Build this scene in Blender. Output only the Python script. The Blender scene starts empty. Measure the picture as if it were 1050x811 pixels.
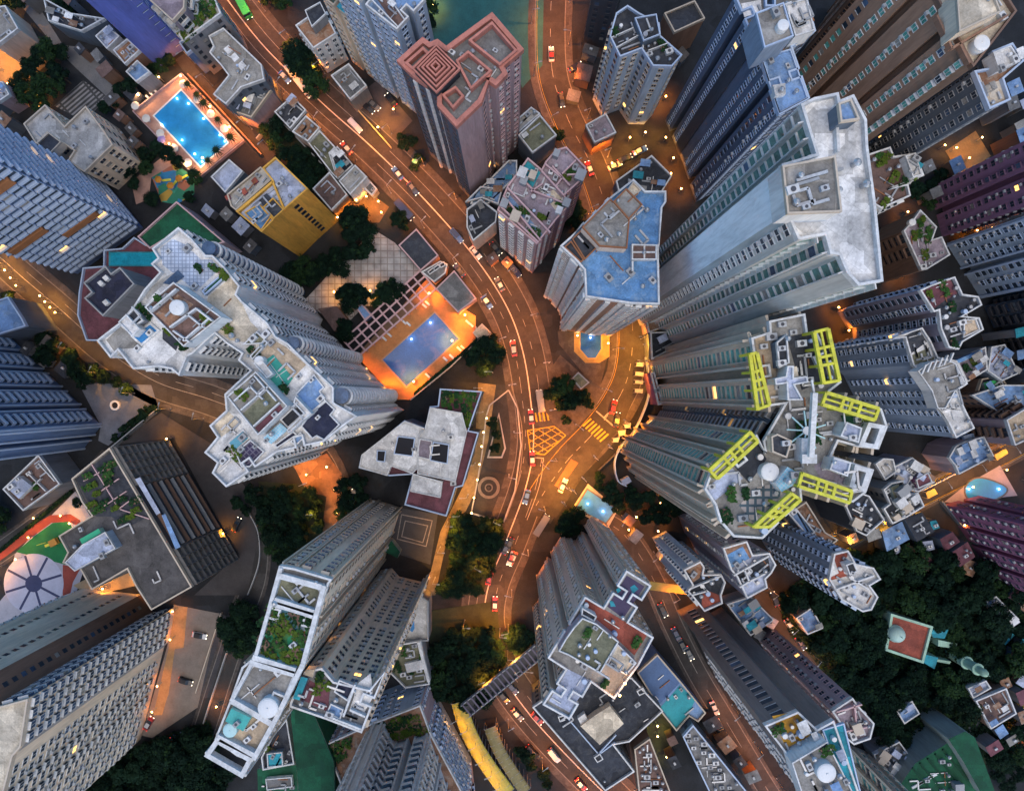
import bpy, math, random
import numpy as np
from mathutils import Vector
R = math.radians
SC = bpy.context.scene
COL = SC.collection
H, F, CX, CY = 220.0, 710.0, 525.0, 405.5      # flying height (m), focal length (px), point straight below

# ------------------------------------------------------------------ measured points -> metres
TILE = {}
for _c, _x in zip('ABCD', (0, 260, 520, 780)):
    for _r, _y in enumerate((0, 200, 400, 600)):
        TILE[_c + str(_r)] = (_x, _y, 270 / (1038 if _r == 3 else 1043))
for _k, _x, _y in (('E1', 70, 220), ('E2', 200, 330), ('E3', 200, 560), ('E4', 200, 671), ('E5', 660, 310), ('E6', 760, 400), ('E7', 630, 430), ('E8', 540, 570)):
    TILE[_k] = (_x, _y, 180 / 1043)
for _k, _x, _y in (('F1', 490, 130), ('F2', 470, 370), ('F3', 840, 260), ('F5', 400, 640), ('F6', 640, 530), ('F7', 740, 0), ('F8', 200, 100)):
    TILE[_k] = (_x, _y, 210 / 1045)
TILE['F4'] = (880, 420, 170 / 1044)
TILE['G'] = (0, 0, 1.0)

def P(*a):
    """survey points: P('A0','10,20 30,40', 'B0','...')"""
    out = []
    for k, s in zip(a[::2], a[1::2]):
        ox, oy, q = TILE[k]
        for w in s.split():
            x, y = w.split(',')
            out.append((ox + float(x) * q, oy + float(y) * q))
    return out

def W(p, z=0.0):
    s = (H - z) / F
    return ((p[0] - CX) * s, -(p[1] - CY) * s)

def WP(pts, z=0.0):
    return ccw([W(p, z) for p in pts])

def area(p):
    return 0.5 * sum(p[i][0] * p[(i + 1) % len(p)][1] - p[(i + 1) % len(p)][0] * p[i][1] for i in range(len(p)))

def ccw(p):
    return list(p) if area(p) > 0 else list(p)[::-1]

def inside(pt, poly):
    x, y = pt; c = False; j = len(poly) - 1
    for i in range(len(poly)):
        xi, yi = poly[i]; xj, yj = poly[j]
        if (yi > y) != (yj > y) and x < (xj - xi) * (y - yi) / (yj - yi) + xi:
            c = not c
        j = i
    return c

def offset(poly, d):
    """move a ccw outline outwards by d (inwards when negative)"""
    n = len(poly); out = []
    for i in range(n):
        p0, p1, p2 = (Vector(poly[(i + k) % n]) for k in (-1, 0, 1))
        a = (p1 - p0); b = (p2 - p1)
        if a.length < 1e-6 or b.length < 1e-6:
            out.append(tuple(p1)); continue
        a.normalize(); b.normalize()
        n1 = Vector((a.y, -a.x)); n2 = Vector((b.y, -b.x))
        m = n1 + n2
        if m.length < .3: m = n1
        m.normalize()
        k = d / max(.45, m.dot(n1))
        out.append((p1.x + m.x * k, p1.y + m.y * k))
    return out

# ------------------------------------------------------------------ materials
MATS = {}
def lin(c):
    return tuple(((v / 255) / 12.92 if v / 255 <= .04045 else ((v / 255 + .055) / 1.055) ** 2.4) for v in c)

def mat(name, col, rough=.8, var=.25, scale=.25, streak=False, stain=None, stain_amt=.5, metal=0, emit=None, bump=0, spec=.4, fine=2.5, cells=0, grid=0):
    if name in MATS: return MATS[name]
    m = bpy.data.materials.new(name); m.use_nodes = True
    nt = m.node_tree; N = nt.nodes; L = nt.links
    b = N['Principled BSDF']
    b.inputs['Roughness'].default_value = rough
    b.inputs['Metallic'].default_value = metal
    b.inputs['Specular IOR Level'].default_value = spec
    b.inputs['Base Color'].default_value = (*col, 1)
    MATS[name] = m
    if emit:
        b.inputs['Emission Color'].default_value = (*emit[0], 1)
        b.inputs['Emission Strength'].default_value = emit[1]
    if var <= 0: return m
    g = N.new('ShaderNodeNewGeometry')
    mp = N.new('ShaderNodeMapping'); mp.vector_type = 'POINT'
    mp.inputs['Scale'].default_value = (1, 1, .12 if streak else 1)
    L.new(g.outputs['Position'], mp.inputs['Vector'])
    n1 = N.new('ShaderNodeTexNoise'); n1.inputs['Scale'].default_value = scale; n1.inputs['Detail'].default_value = 6
    n1.inputs['Roughness'].default_value = .65
    n2 = N.new('ShaderNodeTexNoise'); n2.inputs['Scale'].default_value = fine; n2.inputs['Detail'].default_value = 4
    L.new(mp.outputs[0], n1.inputs['Vector']); L.new(mp.outputs[0], n2.inputs['Vector'])
    ad = N.new('ShaderNodeMath'); ad.operation = 'MULTIPLY_ADD'; ad.inputs[1].default_value = .5
    L.new(n2.outputs[0], ad.inputs[0]); L.new(n1.outputs[0], ad.inputs[2])
    mr = N.new('ShaderNodeMapRange'); mr.inputs['From Min'].default_value = .45; mr.inputs['From Max'].default_value = 1.05
    mr.inputs['To Min'].default_value = 1 - var; mr.inputs['To Max'].default_value = 1 + var
    L.new(ad.outputs[0], mr.inputs['Value'])
    mx = N.new('ShaderNodeMix'); mx.data_type = 'RGBA'; mx.blend_type = 'MULTIPLY'; mx.inputs[0].default_value = 1
    mx.inputs[6].default_value = (*col, 1)
    L.new(mr.outputs[0], mx.inputs[7])
    out = mx.outputs[2]
    def mul(o, c0, c1, fac):
        r = N.new('ShaderNodeMapRange'); r.inputs['To Min'].default_value = c0; r.inputs['To Max'].default_value = c1; L.new(fac, r.inputs['Value'])
        k = N.new('ShaderNodeMix'); k.data_type = 'RGBA'; k.blend_type = 'MULTIPLY'; k.inputs[0].default_value = 1
        L.new(o, k.inputs[6]); L.new(r.outputs[0], k.inputs[7]); return k.outputs[2]
    if cells:   # patched and repaired areas
        v = N.new('ShaderNodeTexVoronoi'); v.inputs['Scale'].default_value = cells; v.distance = 'CHEBYCHEV'
        sp = N.new('ShaderNodeSeparateColor'); L.new(g.outputs['Position'], v.inputs['Vector']); L.new(v.outputs['Color'], sp.inputs[0])
        out = mul(out, .72, 1.22, sp.outputs[0])
    if grid:    # joints between slabs or sheets
        k = N.new('ShaderNodeTexBrick'); k.offset = .5; k.inputs['Scale'].default_value = grid; k.inputs['Mortar Size'].default_value = .018; k.inputs['Brick Width'].default_value = 1.4; k.inputs['Row Height'].default_value = 1.0; k.inputs['Mortar Smooth'].default_value = .3
        mq = N.new('ShaderNodeMapping'); mq.inputs['Rotation'].default_value = (0, 0, .6); L.new(g.outputs['Position'], mq.inputs[0]); L.new(mq.outputs[0], k.inputs['Vector'])
        out = mul(out, 1.0, .8, k.outputs['Fac'])
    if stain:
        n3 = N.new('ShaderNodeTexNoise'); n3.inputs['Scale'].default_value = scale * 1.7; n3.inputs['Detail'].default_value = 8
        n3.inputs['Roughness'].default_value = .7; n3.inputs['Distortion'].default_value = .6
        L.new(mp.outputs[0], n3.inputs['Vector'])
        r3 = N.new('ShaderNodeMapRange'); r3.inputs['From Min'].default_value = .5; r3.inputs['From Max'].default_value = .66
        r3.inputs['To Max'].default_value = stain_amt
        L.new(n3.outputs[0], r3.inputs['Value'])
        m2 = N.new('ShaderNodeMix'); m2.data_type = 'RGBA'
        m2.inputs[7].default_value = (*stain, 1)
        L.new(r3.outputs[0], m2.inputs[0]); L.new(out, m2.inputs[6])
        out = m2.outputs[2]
    L.new(out, b.inputs['Base Color'])
    if bump:
        bp = N.new('ShaderNodeBump'); bp.inputs['Strength'].default_value = bump; bp.inputs['Distance'].default_value = .1
        L.new(n2.outputs[0], bp.inputs['Height']); L.new(bp.outputs[0], b.inputs['Normal'])
    return m

def tint_mat(name, base, cells, scale):
    """paint in plots of different colours (voronoi cells), for play floors and flower beds"""
    m = mat(name, base, .8, 0)
    nt = m.node_tree; N = nt.nodes; L = nt.links
    g = N.new('ShaderNodeNewGeometry'); v = N.new('ShaderNodeTexVoronoi'); v.inputs['Scale'].default_value = scale
    L.new(g.outputs['Position'], v.inputs['Vector'])
    s = N.new('ShaderNodeSeparateColor'); L.new(v.outputs['Color'], s.inputs[0])
    r = N.new('ShaderNodeValToRGB'); r.color_ramp.interpolation = 'CONSTANT'
    r.color_ramp.elements[0].color = (*base, 1); r.color_ramp.elements[1].color = (*cells[-1], 1)
    r.color_ramp.elements[1].position = .9
    for i, c in enumerate(cells[:-1]):
        e = r.color_ramp.elements.new(.35 + .55 * i / len(cells)); e.color = (*c, 1)
    L.new(s.outputs[0], r.inputs[0]); L.new(r.outputs[0], N['Principled BSDF'].inputs['Base Color'])
    return m

def brick_mat(name, c1, c2, mortar, scale, w=.5, h=.5, off=0, ms=.06, rot=0, rough=.8, noise=.35):
    m = mat(name, c1, rough, 0)
    nt = m.node_tree; N = nt.nodes; L = nt.links
    g = N.new('ShaderNodeNewGeometry'); mp = N.new('ShaderNodeMapping'); mp.inputs['Rotation'].default_value = (0, 0, rot)
    b = N.new('ShaderNodeTexBrick'); b.offset = off
    b.inputs['Color1'].default_value = (*c1, 1); b.inputs['Color2'].default_value = (*c2, 1); b.inputs['Mortar'].default_value = (*mortar, 1)
    b.inputs['Scale'].default_value = scale; b.inputs['Mortar Size'].default_value = ms
    b.inputs['Brick Width'].default_value = w; b.inputs['Row Height'].default_value = h
    L.new(g.outputs['Position'], mp.inputs[0]); L.new(mp.outputs[0], b.inputs['Vector'])
    n = N.new('ShaderNodeTexNoise'); n.inputs['Scale'].default_value = .3; n.inputs['Detail'].default_value = 6
    L.new(g.outputs['Position'], n.inputs['Vector'])
    mr = N.new('ShaderNodeMapRange'); mr.inputs['From Min'].default_value = .3; mr.inputs['From Max'].default_value = .7
    mr.inputs['To Min'].default_value = 1 - noise; mr.inputs['To Max'].default_value = 1 + noise
    L.new(n.outputs[0], mr.inputs[0])
    mx = N.new('ShaderNodeMix'); mx.data_type = 'RGBA'; mx.blend_type = 'MULTIPLY'; mx.inputs[0].default_value = 1
    L.new(b.outputs['Color'], mx.inputs[6]); L.new(mr.outputs[0], mx.inputs[7])
    L.new(mx.outputs[2], N['Principled BSDF'].inputs['Base Color'])
    return m

G = .04
# walls
WALL = dict(
    white=(.74, .73, .71), cream=(.80, .65, .49), pink=(.46, .27, .29), brown=(.27, .155, .105), bluegrey=(.26, .32, .41),
    blue=(.12, .16, .50), grey=(.25, .25, .26), purple=(.30, .15, .25), yellow=(.74, .40, .07), dark=(.05, .058, .075), paleblue=(.38, .47, .58),
    tan=(.70, .54, .43), umber=(.36, .215, .145), mauve=(.25, .22, .265), maroon=(.24, .09, .17), bright=(.92, .92, .92), stone=(.50, .50, .475), redrim=(.52, .20, .15), curtain=(.085, .10, .135), slabblue=(.11, .145, .215), darkbrown=(.13, .085, .065), steel=(.12, .19, .34), taupe=(.20, .175, .165), mint=(.36, .55, .42), slate=(.12, .15, .19),  # stone: white wall darkened so the bright end wall looks lit
    rose=(.42, .30, .31), greengrey=(.30, .34, .31), concrete=(.19, .185, .18), midblue=(.13, .20, .38))
def wall(n):
    return mat('wall_' + n, WALL[n], .8, .3, .2, True, tuple(v * .45 for v in WALL[n]), .45)
# roofs
def roofm(n):
    c, st, a = {
        'white': ((.66, .655, .64), (.45, .44, .42), .35), 'pale': ((.44, .43, .41), (.25, .24, .22), .4),
        'grey': ((.18, .18, .18), (.10, .10, .10), .65), 'conc': ((.27, .26, .24), (.15, .14, .13), .65),
        'asph': ((.085, .08, .08), (.14, .13, .125), .4), 'dark': ((.035, .04, .052), (.12, .12, .12), .4), 'navy': ((.022, .026, .055), (.08, .08, .1), .35),
        'blue': ((.12, .27, .50), (.30, .42, .55), .75), 'sky': ((.17, .29, .50), (.35, .45, .55), .5), 'teal': ((.03, .30, .38), (.06, .2, .25), .5),
        'tan': ((.47, .37, .26), (.27, .21, .15), .55), 'brown': ((.16, .10, .085), (.08, .06, .055), .5), 'red': ((.33, .085, .055), (.16, .05, .04), .45),
        'green': ((.008, .085, .04), (.01, .06, .04), .5), 'olive': ((.17, .17, .11), (.07, .08, .05), .6), 'beige': ((.60, .52, .40), (.35, .28, .2), .45),
        'rust': ((.28, .15, .09), (.4, .36, .3), .6), 'lilac': ((.40, .45, .58), (.28, .32, .42), .5), 'maroon': ((.15, .055, .07), (.08, .04, .05), .5),
        'mint': ((.35, .6, .5), (.2, .4, .35), .4), 'aqua': ((.25, .55, .65), (.4, .6, .65), .4), 'mauve': ((.30, .25, .29), (.15, .12, .14), .5),
        'orange': ((.5, .26, .03), (.3, .17, .05), .4)}[n]
    return mat('roof_' + n, c, .85, .5, .3, False, st, a, cells=.22, grid=.42)
glass = mat('glass_dark', (.035, .05, .07), .2, .5, .35, spec=.2)
glass_g = mat('glass_green', (.10, .23, .20), .2, .7, .35, spec=.25)
glass_b = mat('glass_blue', (.07, .11, .18), .2, .6, .35, spec=.2)
glass_t = mat('glass_teal', (.12, .38, .32), .2, .8, .5, spec=.25)
lit = mat('window_lit', (.5, .3, .1), .5, 0, emit=((1, .50, .13), 1.1))
glass_c = mat('glass_curtain', (.30, .28, .25), .5, .6, .8)
GL = dict(c=glass_c, d=glass, g=glass_g, b=glass_b, t=glass_t)
trim_w = mat('trim_white', (.64, .64, .63), .6, .35, .5, False, (.34, .33, .31), .45)
trim_b = mat('trim_bluewhite', (.44, .54, .70), .6, .15)
trim_g = mat('trim_grey', (.32, .33, .34), .7, .2)
trim_d = mat('trim_dark', (.07, .07, .08), .6, .2)
trim_t = mat('trim_tan', (.55, .46, .36), .7, .2)
trim_p = mat('trim_pink', (.58, .38, .38), .7, .2)
trim_br = mat('trim_brown', (.20, .12, .085), .7, .2)
trim_y = mat('trim_yellow', (.66, .62, .05), .6, .3, .6, True, (.34, .33, .08), .6)
trim_o = mat('trim_orange', (.30, .12, .05), .7, .2)
acm = mat('unit_metal', (.45, .46, .47), .5, .35, 1.5)
trim_m = mat('trim_plum', (.20, .11, .17), .7, .2)
TR = dict(m=trim_m, w=trim_w, b=trim_b, g=trim_g, d=trim_d, t=trim_t, p=trim_p, r=trim_br, y=trim_y, o=trim_o)
metal = mat('galvanised', (.42, .43, .45), .4, .3, metal=.6)
dark = mat('dark_void', (.02, .02, .025), .9, .2)
tank_w = mat('tank_white', (.74, .74, .73), .5, .12)

# ------------------------------------------------------------------ mesh builder
class MB:
    def __init__(s): s.v = []; s.f = []; s.m = []
    def face(s, pts, mi=0):
        i = len(s.v); s.v.extend(pts); s.f.append(list(range(i, i + len(pts)))); s.m.append(mi)
    def prism(s, poly, z0, z1, mi=0, top=True, bottom=False, mt=None, sides=True):
        n = len(poly); i = len(s.v)
        s.v.extend([(x, y, z0) for x, y in poly]); s.v.extend([(x, y, z1) for x, y in poly])
        if sides:
            for k in range(n):
                j = (k + 1) % n
                s.f.append([i + k, i + j, i + n + j, i + n + k]); s.m.append(mi)
        if top: s.f.append([i + n + k for k in range(n)]); s.m.append(mi if mt is None else mt)
        if bottom: s.f.append([i + k for k in range(n)][::-1]); s.m.append(mi)
    def ring(s, outer, inner, z0, z1, mi=0):
        n = len(outer); i = len(s.v)
        for z in (z0, z1):
            s.v.extend([(x, y, z) for x, y in outer]); s.v.extend([(x, y, z) for x, y in inner])
        o0, i0, o1, i1 = i, i + n, i + 2 * n, i + 3 * n
        for k in range(n):
            j = (k + 1) % n
            for q in ([o0 + k, o0 + j, o1 + j, o1 + k], [o1 + k, o1 + j, i1 + j, i1 + k], [i1 + k, i1 + j, i0 + j, i0 + k], [i0 + k, i0 + j, o0 + j, o0 + k]):
                s.f.append(q); s.m.append(mi)
    def box(s, x0, x1, y0, y1, z0, z1, mi=0, mt=None):
        s.prism([(x0, y0), (x1, y0), (x1, y1), (x0, y1)], z0, z1, mi, True, True, mt)
    def bar(s, a, b, w, h, mi=0):
        """a beam with a w x h section from a to b"""
        a = Vector(a); b = Vector(b); d = (b - a)
        if d.length < 1e-6: return
        d.normalize(); up = Vector((0, 0, 1)) if abs(d.z) < .95 else Vector((1, 0, 0))
        sx = d.cross(up).normalized() * (w / 2); sy = sx.cross(d).normalized() * (h / 2)
        i = len(s.v)
        for p in (a, b):
            for q in (-sx - sy, sx - sy, sx + sy, -sx + sy): s.v.append(tuple(p + q))
        for q in ([0, 1, 5, 4], [1, 2, 6, 5], [2, 3, 7, 6], [3, 0, 4, 7], [3, 2, 1, 0], [4, 5, 6, 7]):
            s.f.append([i + k for k in q]); s.m.append(mi)
    def cyl(s, x, y, r, z0, z1, n=20, mi=0, r1=None, mt=None):
        r1 = r if r1 is None else r1; i = len(s.v)
        for z, q in ((z0, r), (z1, r1)):
            s.v.extend([(x + q * math.cos(6.28318 * k / n), y + q * math.sin(6.28318 * k / n), z) for k in range(n)])
        for k in range(n):
            j = (k + 1) % n; s.f.append([i + k, i + j, i + n + j, i + n + k]); s.m.append(mi)
        s.f.append([i + n + k for k in range(n)]); s.m.append(mi if mt is None else mt)
        s.f.append([i + k for k in range(n)][::-1]); s.m.append(mi)
    def dome(s, x, y, z, r, hgt, n=20, rings=6, mi=0):
        i = len(s.v)
        for a in range(rings):
            t = a / rings * math.pi / 2
            s.v.extend([(x + r * math.cos(t) * math.cos(6.28318 * k / n), y + r * math.cos(t) * math.sin(6.28318 * k / n), z + hgt * math.sin(t)) for k in range(n)])
        s.v.append((x, y, z + hgt)); top = len(s.v) - 1
        for a in range(rings - 1):
            for k in range(n):
                j = (k + 1) % n; s.f.append([i + a * n + k, i + a * n + j, i + a * n + n + j, i + a * n + n + k]); s.m.append(mi)
        for k in range(n): s.f.append([i + (rings - 1) * n + k, i + (rings - 1) * n + (k + 1) % n, top]); s.m.append(mi)
    def mesh(s, name, mats, org=(0, 0, 0)):
        me = bpy.data.meshes.new(name)
        v = s.v if org == (0, 0, 0) else [(x - org[0], y - org[1], z - org[2]) for x, y, z in s.v]
        me.from_pydata(v, [], s.f)
        for m in mats: me.materials.append(m)
        if any(s.m): me.polygons.foreach_set('material_index', s.m)
        me.update()
        return me
    def build(s, name, mats, parent=None, org=None, smooth=False):
        if not isinstance(mats, (list, tuple)): mats = [mats]
        o_ = [0.0, 0.0, 0.0]; q = parent
        while q is not None:
            o_ = [o_[k] + q.location[k] for k in range(3)]; q = q.parent
        o_ = tuple(o_) if org is None else org
        me = s.mesh(name, mats, o_)
        if smooth:
            me.polygons.foreach_set('use_smooth', [True] * len(me.polygons))
        o = bpy.data.objects.new(name, me); COL.objects.link(o)
        if parent is not None: o.parent = parent
        elif org is not None: o.location = org
        return o

def tag(o, label=None, cat=None, group=None, kind=None):
    if label: o['label'] = label
    if cat: o['category'] = cat
    if group: o['group'] = group
    if kind: o['kind'] = kind
    return o
def empty(name, loc, rz=0, label=None, cat=None, group=None):
    o = bpy.data.objects.new(name, None); COL.objects.link(o); o.location = loc; o.rotation_euler = (0, 0, rz)
    o.empty_display_size = .5
    return tag(o, label, cat, group)
def link(name, me, parent=None, loc=(0, 0, 0), rz=0):
    o = bpy.data.objects.new(name, me); COL.objects.link(o); o.location = loc; o.rotation_euler = (0, 0, rz)
    if parent is not None: o.parent = parent
    return o
_zl = [0.0]
def lay():
    _zl[0] += .005
    return .03 + _zl[0]
def ground_patch(name, pts, m, z=None, label=None):
    """a sheet of paving, turf or water lying on the ground"""
    mb = MB(); zz = lay() if z is None else z
    mb.face([(x, y, zz) for x, y in WP(pts)])
    return tag(mb.build(name, m), label, None, None, 'structure')
SUN_EL, SUN_EL2, SUN_ROT, SUN, SKY, EXPO = 7, 72, 165, .9, .15, 1.5
# ------------------------------------------------------------------ windows
_wm = {}
def win_mesh(kind, w, h, tr, gl, li, fh):
    key = (kind, round(w, 2), round(h, 2), tr, gl, li, round(fh, 2))
    if key in _wm: return _wm[key]
    m = MB(); a = w / 2
    if kind in ('plain', 'ac', 'hood'):
        m.face([(a, .03, 0), (-a, .03, 0), (-a, .03, h), (a, .03, h)], 1)
        m.box(-a - .08, a + .08, 0, .16, -.12, 0, 0)
        m.box(-.05, .05, .02, .09, 0, h, 0)
        m.box(-a - .08, -a, 0, .1, 0, h, 0); m.box(a, a + .08, 0, .1, 0, h, 0)
        if kind != 'plain': m.box(-a - .1, a + .1, 0, .2, h, h + .1, 0)
        if kind == 'ac': m.box(a * .1, a * .1 + .75, .02, .55, -.72, -.16, 2)
    elif kind == 'bay':
        d = .65
        m.box(-a, a, 0, d, -.25, 0, 0); m.box(-a - .06, a + .06, 0, d + .06, h, h + .15, 0)
        m.face([(a, d - .03, 0), (-a, d - .03, 0), (-a, d - .03, h), (a, d - .03, h)], 1)
        m.face([(-a + .03, d, 0), (-a + .03, 0, 0), (-a + .03, 0, h), (-a + .03, d, h)], 1)
        m.face([(a - .03, 0, 0), (a - .03, d, 0), (a - .03, d, h), (a - .03, 0, h)], 1)
        for x in (-a, a - .1, -.05): m.box(x, x + .1, d - .04, d, 0, h, 0)
    elif kind == 'balcony':
        d = 1.2
        m.box(-a, a, 0, d, -.16, 0, 0); m.box(-a, a, d - .1, d, 0, 1.0, 0); m.box(-a, -a + .1, 0, d - .1, 0, 1.0, 0); m.box(a - .1, a, 0, d - .1, 0, 1.0, 0)
        m.face([(a * .85, .03, .05), (-a * .85, .03, .05), (-a * .85, .03, h), (a * .85, .03, h)], 1)
        m.box(-.06, .06, .02, .1, .05, h, 0)
    elif kind == 'band':
        m.face([(a, .03, 0), (-a, .03, 0), (-a, .03, h), (a, .03, h)], 1)
        m.box(-a, a, 0, .9, -.8, 0, 0); m.box(-a, -a + .12, .02, .3, 0, h, 0)
    elif kind == 'fin':
        m.face([(a, .03, 0), (-a, .03, 0), (-a, .03, h), (a, .03, h)], 1)
        m.box(-a - .2, -a, 0, .9, -.3, h + .3, 0); m.box(-a, a, 0, .35, -.3, 0, 0)
    elif kind == 'slot':
        m.face([(a, .03, 0), (-a, .03, 0), (-a, .03, h), (a, .03, h)], 1)
        m.box(-a, a, 0, .12, -.1, 0, 0)
    me = m.mesh('window', [TR[tr], lit if li else GL[gl], acm])
    _wm[key] = me
    return me

# bay spacing, storey height, window width, height, kind, trim, glass, share of lit windows, reliefs
FS = dict(
    hk=dict(bay=2.7, fh=3.0, w=1.75, h=1.6, kind='ac', tr='w', gl='d'),
    hkb=dict(bay=2.5, fh=2.9, w=1.6, h=1.6, kind='ac', tr='b', gl='d'),
    bay=dict(bay=3.1, fh=3.0, w=2.1, h=1.6, kind='bay', tr='w', gl='b'),
    bal=dict(bay=3.6, fh=3.0, w=3.0, h=2.1, kind='balcony', tr='w', gl='d'),
    balb=dict(bay=3.6, fh=3.0, w=3.4, h=2.1, kind='balcony', tr='b', gl='d'),
    band=dict(bay=3.0, fh=3.0, w=2.9, h=1.7, kind='band', tr='w', gl='b'),
    dots=dict(bay=2.4, fh=3.0, w=1.2, h=1.5, kind='hood', tr='b', gl='d'),
    fin=dict(bay=3.4, fh=3.1, w=2.7, h=2.3, kind='fin', tr='w', gl='g'),
    slot=dict(bay=3.0, fh=3.0, w=1.2, h=1.4, kind='slot', tr='d', gl='d'),
    office=dict(bay=2.2, fh=3.2, w=1.9, h=2.0, kind='slot', tr='d', gl='b'),
    none=None)

BUILT = []
class Bld:
    def __init__(s, name, label, cat, pts, h, wl='grey', rf='conc', par='w', base=False, z0=0, fs='hk', group=None, n=100, seed=1, ph=1.0, lits=.016, only=None, at=None, over=(), notch=None, **kw):
        """pts: outline at roof level (or at level `at`, or at the ground when base)"""
        s.h, s.z0 = h, z0
        lvl = at if at is not None else (z0 if base else h)
        s.poly = WP(pts, lvl)
        if notch is None: notch = 8.5 if cat == 'tower' else 0
        s.rng = random.Random(seed * 7 + 3)
        cx = sum(p[0] for p in s.poly) / len(s.poly); cy = sum(p[1] for p in s.poly) / len(s.poly)
        s.root = empty(name, (cx, cy, z0), 0, label, cat, group)
        s.wallmat = wall(wl)
        BUILT.append((s.poly, z0, h))
        s.used = []; s.keep = []; s.over = {}; s.poly0 = s.poly
        for ov in over:
            i = s.edge_near(ov[0]); s.over[i] = (dict(FS[ov[1]], **(ov[3] if len(ov) > 3 else {})) if ov[1] else None)
            if len(ov) > 2 and ov[2]: s.clad(i, ov[2])
        s.src = list(range(len(s.poly)))
        if notch and fs != 'none': s._notch(notch, set(i for i in s.over if s.over[i] is None) | set(s.edge_near(ov[0]) for ov in over if len(ov) > 2 and ov[2]))
        m = MB(); m.prism(s.poly, z0 - (.3 if z0 == 0 else 0), h - .02, 0, top=False, bottom=False)
        st = FS[fs] if isinstance(fs, str) else fs
        s.st = dict(st, **kw) if st else None
        if s.st: s._relief(m)
        m.build('wall', [s.wallmat, TR[s.st.get('rt', s.st['tr'])] if s.st else s.wallmat], s.root)
        m = MB(); m.face([(x, y, h) for x, y in s.poly]); s.roof = m.build('roof', roofm(rf), s.root)
        if par:
            m = MB(); m.ring(offset(s.poly, .07), offset(s.poly, -.32), h - .35, h + ph)
            m.build('parapet', TR.get(par) or wall(par), s.root)
        if s.st: s._windows(n, lits, only)
        s.parts = []
    def _notch(s, every, skip):
        """cut narrow light wells into the long sides"""
        out = []; src = []; n = len(s.poly)
        for i in range(n):
            a = Vector(s.poly[i]); b = Vector(s.poly[(i + 1) % n]); e = b - a; L = e.length; e /= max(L, 1e-6); nr = Vector((e.y, -e.x))
            out.append(tuple(a)); src.append(i)
            if i in skip or L < 9: continue
            k = max(1, round(L / every) - 1); w, d = .85, 2.3
            for j in range(k):
                u = L * (j + 1) / (k + 1)
                q = [a + e * (u - w), a + e * (u - w) - nr * d, a + e * (u + w) - nr * d, a + e * (u + w)]
                if not inside(tuple(q[1] - nr * 1.5), s.poly) or not inside(tuple(q[2] - nr * 1.5), s.poly): continue
                out.extend(tuple(p) for p in q); src.extend([-1, -1, -1, i])
        s.poly, s.src = out, src
    def edge_near(s, pt):
        x, y = W(pt, s.h); best = None
        for i in range(len(s.poly0)):
            a = Vector(s.poly0[i]); b = Vector(s.poly0[(i + 1) % len(s.poly0)]); p = Vector((x, y)); d = b - a
            t = max(0, min(1, (p - a).dot(d) / max(d.length_squared, 1e-6))); q = (a + d * t - p).length
            if best is None or q < best[0]: best = (q, i)
        return best[1]
    def clad(s, i, wl, u0=0.0, u1=1.0, z0=None, z1=None, d=.02, name='cladding'):
        a = Vector(s.poly0[i]); b = Vector(s.poly0[(i + 1) % len(s.poly0)]); e = (b - a); L = e.length; e /= L; n = Vector((e.y, -e.x))
        p, q = a + e * (L * u0 + .02), a + e * (L * u1 - .02); m = MB()
        m.prism(ccw([tuple(p - n * .05), tuple(q - n * .05), tuple(q + n * d), tuple(p + n * d)]), s.z0 if z0 is None else z0, s.h - .4 if z1 is None else z1)
        return m.build(name, wall(wl) if isinstance(wl, str) else wl, s.root)
    def _edges(s):
        n = len(s.poly)
        for i in range(n):
            a = Vector(s.poly[i]); b = Vector(s.poly[(i + 1) % n]); d = b - a; L = d.length
            if L < 2.2: continue
            d /= L; nr = Vector((d.y, -d.x)); mid = (a + b) / 2
            c = nr.dot(-mid) / max(mid.length, 1)
            if s.src[i] >= 0: yield s.src[i], a, b, d, nr, L, c
    def _relief(s, m):
        st = s.st
        for i, a, b, d, nr, L, c in s._edges():
            if c < -.35: continue
            def q(u, y): p = a + d * u + nr * y; return (p.x, p.y)
            if st.get('slab'):
                dep = st['slab']; z = s.z0 + st['fh']
                while z < s.h - 1:
                    m.prism([q(0.05, -.02), q(0.05, dep)[::1], q(L - .05, dep), q(L - .05, -.02)][::-1], z - .2, z, 1, True, True); z += st['fh']
            if st.get('pier'):
                dep, wd = st['pier']; k = max(1, int(L / st.get('pb', st['bay']))); sp = L / k
                for j in range(k + 1):
                    u = min(max(j * sp, wd / 2 + .03), L - wd / 2 - .03)
                    m.prism([q(u - wd / 2, -.02), q(u + wd / 2, -.02), q(u + wd / 2, dep), q(u - wd / 2, dep)][::-1], s.z0, s.h - .5, 1, True, False)
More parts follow.
